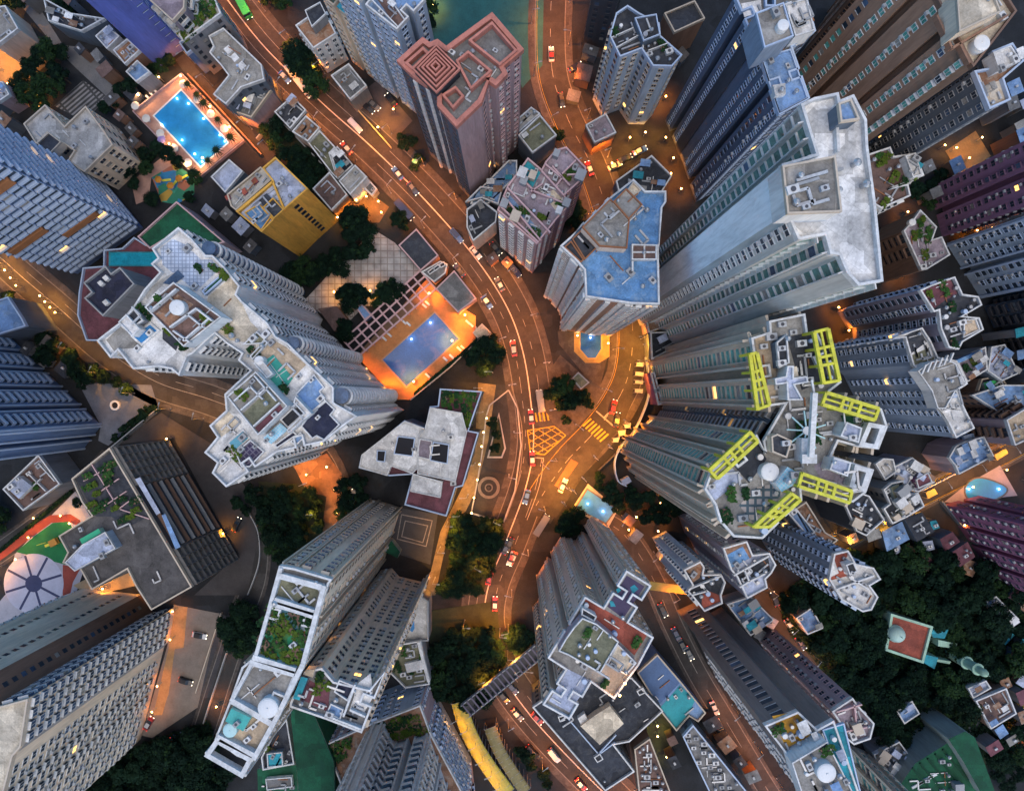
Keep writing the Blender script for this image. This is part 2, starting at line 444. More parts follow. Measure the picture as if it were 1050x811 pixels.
    def _windows(s, nmax, lits, only):
        W_ = []; rg = s.rng
        for i, a, b, d, nr, L, c in s._edges():
            if c < -.2: continue
            st = s.over.get(i, s.st)
            if st is None: continue
            k = int((L - .4) / st['bay'])
            if k < 1: continue
            sp = L / k; fl = int((s.h - s.z0 - 1.2) / st['fh'])
            skip = st.get('skip'); ang = math.atan2(nr.y, nr.x) - math.pi / 2
            blank = [j for j in range(k) if rg.random() < st.get('blank', .1)] if k > 2 else []
            for j in range(k):
                if j in blank: continue
                p = a + d * ((j + .5) * sp); ck = st['kind']
                if ck in ('ac', 'hood') and rg.random() < .3: ck = rg.choice(('bay', 'slot', 'ac'))
                for f in range(fl):
                    if skip and f % skip == skip - 1: continue
                    z = s.h - st['fh'] * (f + 1) + .75
                    if z < s.z0 + 1: continue
                    dz = H - z; px = CX + p.x * F / dz; py = CY - p.y * F / dz
                    vis = 1.0 if (-6 < px < 1056 and -6 < py < 817) else 0.0
                    v = Vector((-p.x, -p.y, dz)); sc = vis * max(0, (nr.x * v.x + nr.y * v.y)) / v.length ** 3
                    W_.append((sc, p.x, p.y, z, ang, win_mesh('hood' if ck == 'ac' and rg.random() < .4 else ck, st['w'], st.get('wh', st['h']), st['tr'], st['gl'] if rg.random() > .16 else rg.choice('cbd'), rg.random() < lits, st['fh'])))
        W_.sort(key=lambda t: -t[0])
        ox, oy, oz = s.root.location
        rest = []
        for t in W_:
            if t[0] > 0 and nmax > 0:
                nmax -= 1; link('window', t[5], s.root, (t[1] - ox, t[2] - oy, t[3] - oz), t[4])
            else: rest.append(t)
        if rest:
            V = []; FC = []; MI = []; off = 0; cache = {}; mats = []
            for t in rest:
                if t[5].name not in cache:
                    me = t[5]; mm = []
                    for m_ in me.materials:
                        if m_ not in mats: mats.append(m_)
                        mm.append(mats.index(m_))
                    cache[me.name] = (np.array([x.co[:] for x in me.vertices]), [list(p.vertices) for p in me.polygons], [mm[p.material_index] for p in me.polygons])
                v, f, mi = cache[t[5].name]; cs, sn = math.cos(t[4]), math.sin(t[4])
                q = np.empty_like(v); q[:, 0] = v[:, 0] * cs - v[:, 1] * sn + t[1] - ox; q[:, 1] = v[:, 0] * sn + v[:, 1] * cs + t[2] - oy; q[:, 2] = v[:, 2] + t[3] - oz
                V.append(q); FC.extend([[k + off for k in ff] for ff in f]); MI.extend(mi); off += len(v)
            me = bpy.data.meshes.new('windows'); me.from_pydata(np.concatenate(V).tolist(), [], FC)
            for m_ in mats: me.materials.append(m_)
            me.polygons.foreach_set('material_index', MI); me.update()
            o = link('windows', me, s.root); o['kind'] = 'stuff'
    # roof things
    def patch(s, name, pts, m, dz=.03, z=None):
        zz = (s.h if z is None else z) + dz
        mb = MB(); mb.face([(x, y, zz) for x, y in WP(pts, zz)])
        return mb.build(name, m, s.root)
    def box(s, name, pts, hg, wl='white', rf='pale', rim=None, z=None, wm=None, cut=None):
        zb = s.h if z is None else z; zt = zb + hg
        pl = WP(pts, zt); mb = MB(); mb.prism(pl, zb - .1, zt, 0, mt=1)
        if rim is not False: mb.ring(offset(pl, .05), offset(pl, -.22), zt - .2, zt + .5, 2)
        o = mb.build(name, [wm or wall(wl), roofm(rf) if isinstance(rf, str) else rf, TR[rim] if rim else (wm or wall(wl))], s.root)
        s.parts.append((pl, zt))
        return o
    def disc(s, name, tile, c, r, hg=1.2, m=None, z=None):
        """round tank or dish on the roof"""
        zb = s.h if z is None else z
        p = P(tile, c)[0]; x, y = W(p, zb + hg); rr = r * TILE[tile][2] * (H - zb - hg) / F
        mb = MB(); mb.cyl(x, y, rr, zb, zb + hg, 28, 0)
        mb.dome(x, y, zb + hg, rr * .98, rr * .18, 28, 4, 0)
        mb.cyl(x, y, rr * .12, zb + hg + rr * .12, zb + hg + rr * .25, 10, 0)
        s.keep.append((x, y, rr + .9)); s.parts.append(([(x - rr, y - rr), (x + rr, y - rr), (x + rr, y + rr), (x - rr, y + rr)], zb + hg))
        return mb.build(name, m or tank_w, s.root)
    def lines(s, name, segs, w=.25, hg=1.1, m=None, z=None):
        """low walls dividing the roof, each its own part"""
        zb = s.h if z is None else z
        for sg in segs:
            for a, b in zip(sg[:-1], sg[1:]):
                a_ = W(a, zb + hg); b_ = W(b, zb + hg)
                mb = MB(); mb.bar((*a_, zb + hg / 2), (*b_, zb + hg / 2), w, hg); mb.build(name, m or trim_w, s.root)
    def clutter(s, n, kinds='avptdg', poly=None, z=None, scale=1.0):
        pl = poly or offset(s.poly, -.8); kinds = kinds + ('dp' if 'g' * len(kinds) != kinds else ''); n = int(n * 1.35); zb0 = s.h if z is None else z; rg = s.rng
        xs = [p[0] for p in pl]; ys = [p[1] for p in pl]; c = 0; tries = 0
        ang = math.atan2(s.poly[1][1] - s.poly[0][1], s.poly[1][0] - s.poly[0][0])
        while c < n and tries < n * 40:
            tries += 1
            x = rg.uniform(min(xs), max(xs)); y = rg.uniform(min(ys), max(ys))
            if not inside((x, y), pl) or any(abs(x - a) + abs(y - b_) < 2.0 * scale for a, b_ in s.used) or any((x - a) ** 2 + (y - b_) ** 2 < r_ * r_ for a, b_, r_ in s.keep): continue
            s.used.append((x, y)); zb = zb0
            for q, zt in s.parts:
                if inside((x, y), q): zb = max(zb, zt)
            k = rg.choice(kinds); c += 1; mb = MB(); sc = scale * rg.uniform(.7, 1.3)
            ca, sa = math.cos(ang), math.sin(ang)
            def rect(w, l): return [(x + u * ca - v * sa, y + u * sa + v * ca) for u, v in ((-w, -l), (w, -l), (w, l), (-w, l))]
            if k == 'a':
                mb.prism(rect(.75 * sc, .5 * sc), zb, zb + .9 * sc); mb.cyl(x, y, .33 * sc, zb + .9 * sc, zb + .98 * sc, 10, 1); mb.build('condenser_unit', [rg.choice((acm, trim_w, trim_g)), trim_d], s.root)
            elif k == 'v':
                mb.cyl(x, y, .3 * sc, zb, zb + 1.3 * sc, 10); mb.cyl(x, y, .5 * sc, zb + 1.3 * sc, zb + 1.6 * sc, 10, 0, .2 * sc); mb.build('vent_cowl', [metal], s.root)
            elif k == 'd':   # a bent run of duct
                q = [(x, y)]; a2 = ang
                for _ in range(3):
                    l = rg.uniform(1.2, 4); e = (q[-1][0] + l * math.cos(a2), q[-1][1] + l * math.sin(a2)); a2 += rg.choice((-1, 1)) * math.pi / 2
                    if inside(e, pl): q.append(e)
                for u, v in zip(q[:-1], q[1:]): mb.bar((*u, zb + .35), (*v, zb + .35), .4, .4)
                if len(q) > 1: mb.build('duct_run', [rg.choice((metal, acm, trim_g))], s.root)
            elif k == 'p':
                l = rg.uniform(2, 5) * sc; a2 = ang + rg.choice((0, math.pi / 2)); e = (x + l * math.cos(a2), y + l * math.sin(a2))
                if inside(e, pl): mb.bar((x, y, zb + .25), (e[0], e[1], zb + .25), .22, .22); mb.build('pipe_run', [rg.choice((metal, trim_w, trim_o))], s.root)
            elif k == 't':
                r_ = .5 * sc; mb.cyl(x, y, r_, zb + .1, zb + 1.1 * sc, 14); mb.cyl(x, y, r_ * .9, zb + 1.1 * sc, zb + 1.16 * sc, 14); mb.build('water_tank', [rg.choice((tank_w, trim_b, metal))], s.root)
            elif k == 'h':
                zz = zb + rg.uniform(1.9, 2.5); mb.prism(rect(1.1 * sc, .9 * sc), zb, zz); mb.prism(rect(1.25 * sc, 1.05 * sc), zz, zz + .2); mb.build('roof_hut', [rg.choice((trim_w, trim_g, trim_t))], s.root)
            elif k == 'c':
                zz = zb + rg.uniform(1.8, 2.6); mb.prism(rect(1.2 * sc, .85 * sc), zz, zz + .12, mi=0, bottom=True)
                for u in rect(1.1 * sc, .75 * sc): mb.cyl(u[0], u[1], .05, zb, zz, 6)
                mb.build('awning', [rg.choice((roofm('sky'), roofm('teal'), roofm('white'), roofm('white'), roofm('conc'), roofm('rust'), roofm('lilac')))], s.root)
            elif k == 'g':
                mb.prism(rect(.5 * sc, 1.1 * sc), zb, zb + .45); o = mb.build('planter', [trim_br], s.root)
                mg = MB()
                for _ in range(44):
                    u = rg.uniform(-.8, .8) * sc; v = rg.uniform(-1.4, 1.4) * sc; r = rg.uniform(.2, .42)
                    px, py, pz = x + u * ca - v * sa, y + u * sa + v * ca, zb + .45 + rg.uniform(0, .7)
                    t = rg.uniform(0, 6.28); e = rg.uniform(-.5, .5)
                    mg.face([(px + r * math.cos(t + w_), py + r * math.sin(t + w_), pz + e * r * math.sin(w_)) for w_ in (0, 1.57, 3.14, 4.71)])
                mg.build('shrub', [rg.choice(garden_m)], o)
# ------------------------------------------------------------------ plants
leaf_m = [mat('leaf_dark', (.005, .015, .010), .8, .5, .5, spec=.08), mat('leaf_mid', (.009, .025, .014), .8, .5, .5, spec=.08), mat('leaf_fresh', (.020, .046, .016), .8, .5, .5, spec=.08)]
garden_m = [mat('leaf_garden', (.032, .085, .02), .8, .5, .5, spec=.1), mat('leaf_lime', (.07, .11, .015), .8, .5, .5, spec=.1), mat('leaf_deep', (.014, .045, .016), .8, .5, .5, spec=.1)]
bark = mat('bark', (.10, .075, .05), .9, .3, 2)
_rt = random.Random(11)
def crown_mesh(r, hgt, clumps, leaves, size, mi):
    m = MB()
    cs = []
    for _ in range(clumps):
        t = _rt.uniform(0, 6.283); q = r * math.sqrt(_rt.uniform(.02, 1)) * .8
        zz = hgt * (.25 + .6 * (1 - (q / r) ** 2) * _rt.uniform(.6, 1.1))
        cs.append((q * math.cos(t), q * math.sin(t), zz, r * _rt.uniform(.15, .34), _rt.choice((0, 0, 0, 1))))
    for x, y, z, cr, k in cs:
        for _ in range(leaves):
            a = _rt.uniform(0, 6.283); u = _rt.uniform(-.45, 1); q = math.sqrt(max(0, 1 - u * u)); rr = cr * (_rt.uniform(.6, 1.1) if _rt.random() < .85 else _rt.uniform(1.1, 1.6))
            px, py, pz = x + rr * q * math.cos(a), y + rr * q * math.sin(a), z + rr * u * .8
            nrm = Vector((q * math.cos(a) + _rt.uniform(-.5, .5), q * math.sin(a) + _rt.uniform(-.5, .5), u + .35 + _rt.uniform(-.4, .4))).normalized()
            e1 = nrm.orthogonal().normalized(); e2 = nrm.cross(e1); w = _rt.uniform(0, 6.283); s = size * _rt.uniform(.6, 1.3)
            A = (e1 * math.cos(w) + e2 * math.sin(w)) * s; B = (e2 * math.cos(w) - e1 * math.sin(w)) * s * .6
            c = Vector((px, py, pz))
            m.face([tuple(c - A), tuple(c + B - A * .1), tuple(c + A), tuple(c - B + A * .1)], (k + (1 if _rt.random() < .18 else 0)) % 3 if mi == 0 else mi if _rt.random() < .7 else 1)
    return m.mesh('crown', leaf_m)
def trunk_mesh(hgt, r):
    m = MB(); m.cyl(0, 0, .28, 0, hgt * .45, 9, 0, .18)
    for k in range(5):
        t = k * 1.256 + .3
        m.bar((0, 0, hgt * .4), (r * .5 * math.cos(t), r * .5 * math.sin(t), hgt * .72), .16, .16)
    return m.mesh('trunk', [bark])
def palm_mesh():
    m = MB()
    for k in range(13):
        t = k * 6.283 / 13; d = Vector((math.cos(t), math.sin(t), 0)); n = Vector((-d.y, d.x, 0))
        for j in range(5):
            a = d * (j * .42) + Vector((0, 0, .5 * math.sin(j * .55) - .05 * j * j)); b = d * ((j + 1) * .42) + Vector((0, 0, .5 * math.sin((j + 1) * .55) - .05 * (j + 1) ** 2))
            w0, w1 = .30 * (1 - j / 6), .30 * (1 - (j + 1) / 6)
            m.face([tuple(a - n * w0), tuple(b - n * w1), tuple(b + n * w1), tuple(a + n * w0)], 1)
    c = m.mesh('crown', leaf_m); t = MB(); t.cyl(0, 0, .16, 0, 4.2, 8, 0, .11)
    return c, t.mesh('trunk', [bark])
TREES = [(crown_mesh(r, r * 1.5, n, lv, .36, k), trunk_mesh(r * 1.9, r), r) for r, n, lv, k in ((3.4, 26, 90, 0), (4.2, 32, 90, 0), (3.0, 22, 90, 1), (4.8, 36, 95, 0), (2.4, 15, 90, 1), (3.8, 26, 90, 2))]
PALM = palm_mesh()
def tree(x, y, r, label, group, k=None, z=0, palm=False):
    if palm:
        o = empty('palm_tree', (x, y, z), _rt.uniform(0, 6), label, 'palm tree', group)
        link('crown', PALM[0], o, (0, 0, 4.2)); link('trunk', PALM[1], o); s = r / 2.1
    else:
        k = _rt.choice((0, 1, 2, 3, 0, 3, 5)) if k is None else k
        c, t, r0 = TREES[k]; s = r / r0 * _rt.uniform(.9, 1.1)
        o = empty('tree', (x, y, z), _rt.uniform(0, 6.28), label, 'tree', group)
        link('crown', c, o, (0, 0, r0 * .75)); link('trunk', t, o)
    o.scale = (s, s, s * _rt.uniform(.85, 1.1))
    return o
def trees_at(pts, r, label, group, k=None, palm=False):
    for p in pts:
        x, y = W(p); tree(x, y, r * _rt.uniform(.85, 1.15), label, group, k, 0, palm)
_grown = {}
def clear(x, y, mar=1.5):
    for k, (pl, z0, h) in enumerate(BUILT):
        if z0: continue
        if (k, mar) not in _grown:
            g = offset(pl, mar); _grown[(k, mar)] = (g, min(p[0] for p in g), max(p[0] for p in g), min(p[1] for p in g), max(p[1] for p in g))
        g, a, b, c, d = _grown[(k, mar)]
        if a < x < b and c < y < d and inside((x, y), g): return False
    return True
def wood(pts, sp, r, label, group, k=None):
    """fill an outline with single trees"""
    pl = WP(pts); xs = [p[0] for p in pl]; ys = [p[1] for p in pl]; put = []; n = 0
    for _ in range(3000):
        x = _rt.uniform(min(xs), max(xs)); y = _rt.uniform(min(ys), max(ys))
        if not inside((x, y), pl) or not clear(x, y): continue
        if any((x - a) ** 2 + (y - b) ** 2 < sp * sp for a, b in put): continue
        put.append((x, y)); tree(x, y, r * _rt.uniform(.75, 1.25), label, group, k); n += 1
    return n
def hedge(a, b, w, hg, label, group=None):
    A = Vector((*W(a), 0)); B = Vector((*W(b), 0)); m = MB(); d = (B - A); L = d.length; d.normalize(); n = Vector((-d.y, d.x, 0))
    core = A
    m.bar(tuple(A + Vector((0, 0, hg * .4))), tuple(B + Vector((0, 0, hg * .4))), w * .6, hg * .8)
    for _ in range(int(L * 60)):
        p = A + d * _rt.uniform(0, L) + n * _rt.uniform(-w / 2, w / 2) + Vector((0, 0, hg * _rt.uniform(.3, 1.1)))
        t = _rt.uniform(0, 6.28); s = _rt.uniform(.15, .32); e = _rt.uniform(-.6, .6)
        m.face([tuple(p + Vector((s * math.cos(t + q), s * math.sin(t + q), e * s * math.sin(q)))) for q in (0, 1.57, 3.14, 4.71)], _rt.randrange(3))
    return tag(m.build('hedge', leaf_m, org=tuple(A)), label, 'hedge', group)

# ------------------------------------------------------------------ vehicles
def paint(n, c): return mat('paint_' + n, c, .3, 0, spec=.6)
PAINT = dict(red=paint('red', (.30, .018, .02)), white=paint('white', (.55, .55, .56)), silver=paint('silver', (.45, .46, .48)), black=paint('black', (.015, .015, .02)),
             blue=paint('blue', (.06, .16, .42)), grey=paint('grey', (.12, .125, .13)), green=paint('green', (.03, .38, .10)), navy=paint('navy', (.02, .035, .10)), cream=paint('cream', (.62, .56, .42)))
rubber = mat('rubber', (.02, .02, .02), .9, 0)
hl = mat('headlamp', (.8, .8, .7), .3, 0, emit=((1, .85, .6), 2)); tl = mat('tail_lamp', (.4, .01, .01), .3, 0, emit=((1, .05, .03), 1.6))
_cm = {}
def loft(m, secs, mi=0, caps=True):
    """skin a row of cross sections (lists of points)"""
    n = len(secs[0]); i = len(m.v)
    for s_ in secs: m.v.extend(s_)
    for a in range(len(secs) - 1):
        for k in range(n):
            j = (k + 1) % n; m.f.append([i + a * n + k, i + a * n + j, i + (a + 1) * n + j, i + (a + 1) * n + k]); m.m.append(mi)
    if caps:
        m.f.append([i + k for k in range(n)][::-1]); m.m.append(mi); m.f.append([i + (len(secs) - 1) * n + k for k in range(n)]); m.m.append(mi)
def car_parts(kind):
    if kind in _cm: return _cm[kind]
    def sec(x, w, z0, z1, tw):
        return [(x, -w, z0), (x, w, z0), (x, w, z0 + (z1 - z0) * .6), (x, tw, z1), (x, -tw, z1), (x, -w, z0 + (z1 - z0) * .6)]
    L, Wd = dict(car=(4.6, .9), van=(5.0, .92), truck=(7.2, 1.1), bus=(11.5, 1.25), minibus=(7.0, 1.05))[kind]
    h = L / 2; b = MB(); g = MB(); r = MB()
    if kind == 'car':
        loft(b, [sec(-h, Wd * .86, .35, .80, .66), sec(-h + .35, Wd, .25, .92, .78), sec(-.2 * L, Wd, .25, .95, .8), sec(.2 * L, Wd, .25, .92, .78), sec(h - .4, Wd * .97, .28, .80, .72), sec(h, Wd * .82, .35, .66, .6)])
        loft(g, [sec(-h + .55, .80, .86, .92, .74), sec(-h + 1.15, .82, .86, 1.36, .66), sec(.25, .82, .86, 1.38, .66), sec(1.05, .78, .84, .91, .74)])
        r.prism([(-h + 1.1, -.63), (.3, -.65), (.3, .65), (-h + 1.1, .63)], 1.37, 1.43)
    elif kind == 'van':
        loft(b, [sec(-h, Wd, .35, 1.85, .8), sec(h - 1.6, Wd, .3, 1.9, .8), sec(h - .75, Wd, .3, 1.15, .82), sec(h, Wd * .88, .35, .85, .7)])
        loft(g, [sec(h - 1.62, .84, 1.1, 1.80, .74), sec(h - .78, .84, 1.05, 1.17, .80)])
        r.prism([(-h + .15, -.72), (h - 1.75, -.72), (h - 1.75, .72), (-h + .15, .72)], 1.89, 1.95)
    else:
        top = dict(truck=2.9, bus=3.3, minibus=2.5)[kind]
        loft(b, [sec(-h, Wd, .4, top * .6, Wd), sec(h - .1, Wd, .4, top * .6, Wd), sec(h, Wd * .95, .45, top * .55, Wd * .9)])
        loft(g, [sec(-h + .1, Wd * .985, top * .58, top * .93, Wd * .97), sec(h - .15, Wd * .985, top * .58, top * .9, Wd * .95)])
        c = .10
        r.prism([(-h + .05, -Wd), (h - .3, -Wd), (h - .12, -Wd * .8), (h - .12, Wd * .8), (h - .3, Wd), (-h + .05, Wd)], top * .9, top)
        if kind != 'truck':
            r.box(-h + 1.2, -h + 3.0, -Wd * .5, Wd * .5, top, top + .22); r.box(h - 3.4, h - 2.2, -Wd * .45, Wd * .45, top, top + .18)
        else:
            r.box(h - 2.0, h - 1.85, -Wd, Wd, top * .55, top + .05)
    wr = .32 if kind in ('car', 'van') else .46
    wl = MB(); wl.prism([(wr * math.cos(6.283 * k / 14), wr * math.sin(6.283 * k / 14)) for k in range(14)], -.11, .11, 0, True, True)
    wl.v = [(x, z, y) for x, y, z in wl.v]; wl.f = [f[::-1] for f in wl.f]
    lamp = MB(); lamp.box(-.06, .06, -.17, .17, -.08, .08)
    _cm[kind] = (b, g.mesh('windscreen', [glass]), r, wl.mesh('wheel', [rubber]), lamp.mesh('headlight', [hl]), lamp.mesh('tail_light', [tl]), L, Wd, wr, {})
    return _cm[kind]
def car(kind, p, ang, col, top, label, cat=None, group=None, z=.06, name=None):
    """ang: heading in the picture plane, degrees anticlockwise from the right edge"""
    b, g, r, wl, hd, tq, L, Wd, wr, cache = car_parts(kind)
    for nm, mb, c in (('body', b, col), ('car_roof', r, top)):
        if (nm, c) not in cache: cache[(nm, c)] = mb.mesh(nm, [PAINT[c]])
    x, y = W(p, z)
    o = empty(name or dict(car='parked_car', van='van', truck='lorry', bus='bus', minibus='minibus')[kind], (x, y, z), R(ang), label, cat or dict(car='car', van='van', truck='lorry', bus='bus', minibus='minibus')[kind], group)
    link('body', cache[('body', col)], o); link('windows', g, o); link('car_roof', cache[('car_roof', top)], o)
    for sx in (-.31, .31):
        for sy in (-1, 1): link('wheel', wl, o, (sx * L, sy * (Wd - .1), wr))
    for sy in (-1, 1):
        link('headlight', hd, o, (L / 2 - .02, sy * Wd * .62, .68)); link('tail_light', tq, o, (-L / 2 + .02, sy * Wd * .64, .72))
    return o

# ------------------------------------------------------------------ street lamps
ORANGE = (1.0, .25, .018); YEL = (1.0, .37, .03); WARM = (1.0, .50, .19)
bulb = mat('lamp_glow', (1, .7, .3), .5, 0, emit=((1, .55, .18), 9))
_lp = MB(); _lp.cyl(0, 0, .11, 0, 8.4, 8, 0, .07); _lp.cyl(0, 0, .2, 0, .5, 8); LP_POLE = _lp.mesh('pole', [metal])
_lp = MB(); _lp.bar((0, 0, 8.3), (1.7, 0, 8.75), .09, .09); LP_ARM = _lp.mesh('arm', [metal])
_lp = MB(); _lp.box(1.45, 2.25, -.17, .17, 8.7, 8.86, 0); _lp.box(1.6, 2.15, -.12, .12, 8.66, 8.70, 1); LP_HEAD = _lp.mesh('lamp_head', [trim_g, bulb])
_lp = MB(); _lp.cyl(0, 0, .07, 0, 3.2, 8); LPS_POLE = _lp.mesh('pole', [metal])
_lp = MB(); _lp.cyl(0, 0, .12, 3.2, 3.25, 8); _lp.dome(0, 0, 3.25, .26, .26, 12, 4, 0); LPS_HEAD = _lp.mesh('lamp_globe', [bulb])
LIGHTS = {}
def light_data(col, w, r):
    k = (col, w, r)
    if k not in LIGHTS:
        l = bpy.data.lights.new('lamp_light', 'SPOT'); l.color = col; l.energy = w; l.shadow_soft_size = r; l.spot_size = R(150); l.spot_blend = .7; LIGHTS[k] = l
    return LIGHTS[k]
def lamp(p, ang, label, group, col=ORANGE, w=2200, small=False, z=0):
    x, y = W(p, z)
    o = empty('garden_lamp' if small else 'street_lamp', (x, y, z), R(ang), label, 'lamp' if small else 'street lamp', group)
    if small:
        link('pole', LPS_POLE, o); link('lamp_globe', LPS_HEAD, o); lo = (0, 0, 3.9)
    else:
        link('pole', LP_POLE, o); link('arm', LP_ARM, o); link('lamp_head', LP_HEAD, o); lo = (1.9, 0, 8.3)
    link('lamp_light', light_data(col, w, .2), o, lo)
    return o
def lamps_along(pts, step, side, label, group, col=ORANGE, w=2200, start=.5):
    """lamps every `step` pixels of a surveyed line, standing `side` pixels to its left"""
    d = start * step
    for a, b in zip(pts[:-1], pts[1:]):
        L = math.hypot(b[0] - a[0], b[1] - a[1]); ux, uy = (b[0] - a[0]) / L, (b[1] - a[1]) / L
        while d < L:
            nx, ny = uy, -ux
            q = (a[0] + ux * d + nx * side, a[1] + uy * d + ny * side)
            sg = -1 if side > 0 else 1
            x, y = W(q)
            if clear(x, y, .3): lamp(q, math.degrees(math.atan2(-ny * sg, nx * sg)), label, group, col, w)
            d += step
        d -= L

# ------------------------------------------------------------------ roads
def smooth(pts, n=6):
    out = []
    for i in range(len(pts) - 1):
        p0 = pts[max(0, i - 1)]; p1 = pts[i]; p2 = pts[i + 1]; p3 = pts[min(len(pts) - 1, i + 2)]
        for k in range(n):
            t = k / n
            out.append(tuple(.5 * (2 * p1[j] + (p2[j] - p0[j]) * t + (2 * p0[j] - 5 * p1[j] + 4 * p2[j] - p3[j]) * t * t + (-p0[j] + 3 * p1[j] - 3 * p2[j] + p3[j]) * t ** 3) for j in (0, 1)))
    return out + [pts[-1]]
def strip(name, pts, o0, o1, m, z0=None, h=0, label=None, cat=None, kind='structure', dash=None):
    """a ribbon between offsets o0 and o1 (m, left positive) of a surveyed line"""
    w = [Vector(W(p)) for p in pts]; n = len(w); nn = []
    for i in range(n):
        d = (w[min(i + 1, n - 1)] - w[max(i - 1, 0)]).normalized(); nn.append(Vector((-d.y, d.x)))
    mb = MB(); z = lay() if z0 is None else z0; acc = 0
    def vis(i):
        nonlocal acc
        if not dash: return True
        acc += (w[i + 1] - w[i]).length
        return acc % (2 * dash) < dash
    for i in range(n - 1):
        if not vis(i): continue
        a0, a1, b0, b1 = w[i] + nn[i] * o0, w[i] + nn[i] * o1, w[i + 1] + nn[i + 1] * o0, w[i + 1] + nn[i + 1] * o1
        if h:
            mb.prism(ccw([tuple(a0), tuple(b0), tuple(b1), tuple(a1)]), 0, z + h)
        else:
            q = ccw([tuple(a0), tuple(b0), tuple(b1), tuple(a1)]); mb.face([(x, y, z) for x, y in q])
    return tag(mb.build(name, m), label, cat, None, kind)
def wallrun(pts, w, h, m, label, cat='wall', z=0, group=None):
    """a free-standing wall, rail or fence along a surveyed line"""
    q = [W(p, z + h) for p in pts]; mb = MB()
    for a, b in zip(q[:-1], q[1:]): mb.bar((*a, z + h / 2), (*b, z + h / 2), w, h)
    return tag(mb.build('boundary_wall' if cat == 'wall' else cat, m, org=(*q[0], z)), label, cat, group)

def sheds(pts, n, hmin, hmax, label, group, roofs=('sky', 'lilac', 'dark', 'grey', 'rust', 'conc', 'maroon', 'teal'), rot=0, sz=(2.2, 4.5)):
    """a huddle of small tin roofed huts, each its own thing"""
    pl = WP(pts); xs = [p[0] for p in pl]; ys = [p[1] for p in pl]; put = []; c = 0
    for _ in range(n * 60):
        if c >= n: break
        x, y = _rt.uniform(min(xs), max(xs)), _rt.uniform(min(ys), max(ys)); w, l = _rt.uniform(*sz), _rt.uniform(*sz)
        if not inside((x, y), pl) or not clear(x, y, max(w, l) * .75) or any(abs(x - a) + abs(y - b) < (w + l + q) * .55 for a, b, q in put): continue
        put.append((x, y, w + l)); c += 1; h = _rt.uniform(hmin, hmax); t = rot + _rt.uniform(-.12, .12); m = MB()
        def r(k, g=0.0): return [(k * w / 2 + g, k * l / 2 + g)] and [(sx * (w / 2 + g), sy * (l / 2 + g)) for sx, sy in ((-1, -1), (1, -1), (1, 1), (-1, 1))]
        o = empty('tin_shed', (x, y, 0), t, label, 'shed', group); m.prism(r(1), 0, h); m.build('wall', wall(_rt.choice(('grey', 'slate', 'concrete', 'brown'))), o, org=(0, 0, 0))
        m = MB(); a, b, c2, d = r(1, .25); s1 = _rt.uniform(.1, .6); rise = [h + .05, h + .05, h + .05 + s1, h + .05 + s1]
        for k in (0, .14): m.face([(p[0], p[1], z + k) for p, z in zip((a, b, c2, d), rise)])
        m.build('roof', roofm(_rt.choice(roofs)), o, org=(0, 0, 0))
        if _rt.random() < .6: m = MB(); m.box(-.4, .5, -.3, .3, h + .5, h + 1.1); m.build('condenser_unit', acm, o, org=(0, 0, 0))
# ================================================================== the towers, clockwise from the top left
Bld_last = [None]
def B(*a, **k):
    Bld_last[0] = Bld(*a, **k); return Bld_last[0]
WOODC = 'apartment towers'
# --- blue banded tower at the left edge
B('apartment_tower', 'blue glass tower with banded balconies and rust stripes leaning out of the left edge', 'tower',
  P('G', '147,234 80,281 41,234 108,187'), 118, 'midblue', 'grey', 'b', base=True, fs='band', tr='b', gl='d', seed=2, lits=.012, bay=3.0, blank=0, notch=0)
ba = Bld_last[0]; i = ba.edge_near([((p[0] - CX) / .464 + CX, (p[1] - CY) / .464 + CY) for p in P('G', '115,258')][0])
for u0, u1, z0 in ((.05, .5, 30), (.5, .95, 22), (.05, .5, 62), (.45, .9, 54)): ba.clad(i, mat('panel_rust', (.36, .15, .06), .7, .2), u0, u1, z0, z0 + 2.6, 1.0, 'rust_panel')
B('apartment_tower', 'slate tower with diagonal balcony bands beside the round planter courtyard, left edge', 'tower',
  P('G', '104,436 86,460 -30,348 -10,326'), 105, 'steel', 'grey', 'b', base=True, fs='balb', gl='d', tr='b', seed=3, blank=0, pier=(.5, .5), pb=7)
b = B('podium_block', 'low podium block with pale blue roof at the left edge', 'building', P('A1', '-60,440 40,405 95,490 110,520 -20,560'), 14, 'slate', 'sky', 'b', fs='none')
# --- blue violet tower at the top left
B('office_tower', 'smooth blue and violet tower leaning out of the top edge by the upper left pool', 'tower',
  P('G', '163,70 191,49 166,10 136,32'), 92, 'blue', 'grey', 'b', base=True, fs='office', seed=4, bay=2.4, w=2.0, wh=.3, tr='b', gl='b', lits=0, n=60, notch=0, blank=.5)
B('apartment_block', 'slim block with balcony dots beside the blue violet tower', 'building', P('A0', '600,-40 740,-40 735,40 690,90 590,0'), 26, 'mauve', 'mauve', 't', fs='bal', seed=5, n=30)
b = B('apartment_block', 'rooftop garden block between blue violet tower and main road', 'building', P('A0', '690,100 745,20 850,-10 880,60 730,170'), 20, 'grey', 'pale', 'w', fs='slot', seed=6, n=30)
b.clutter(14, 'gg')
B('apartment_block', 'dark ribbed block stepping down beside the upper left pool', 'building', P('A0', '715,175 860,55 905,95 745,220'), 12, 'midblue', 'dark', 'b', fs='none')
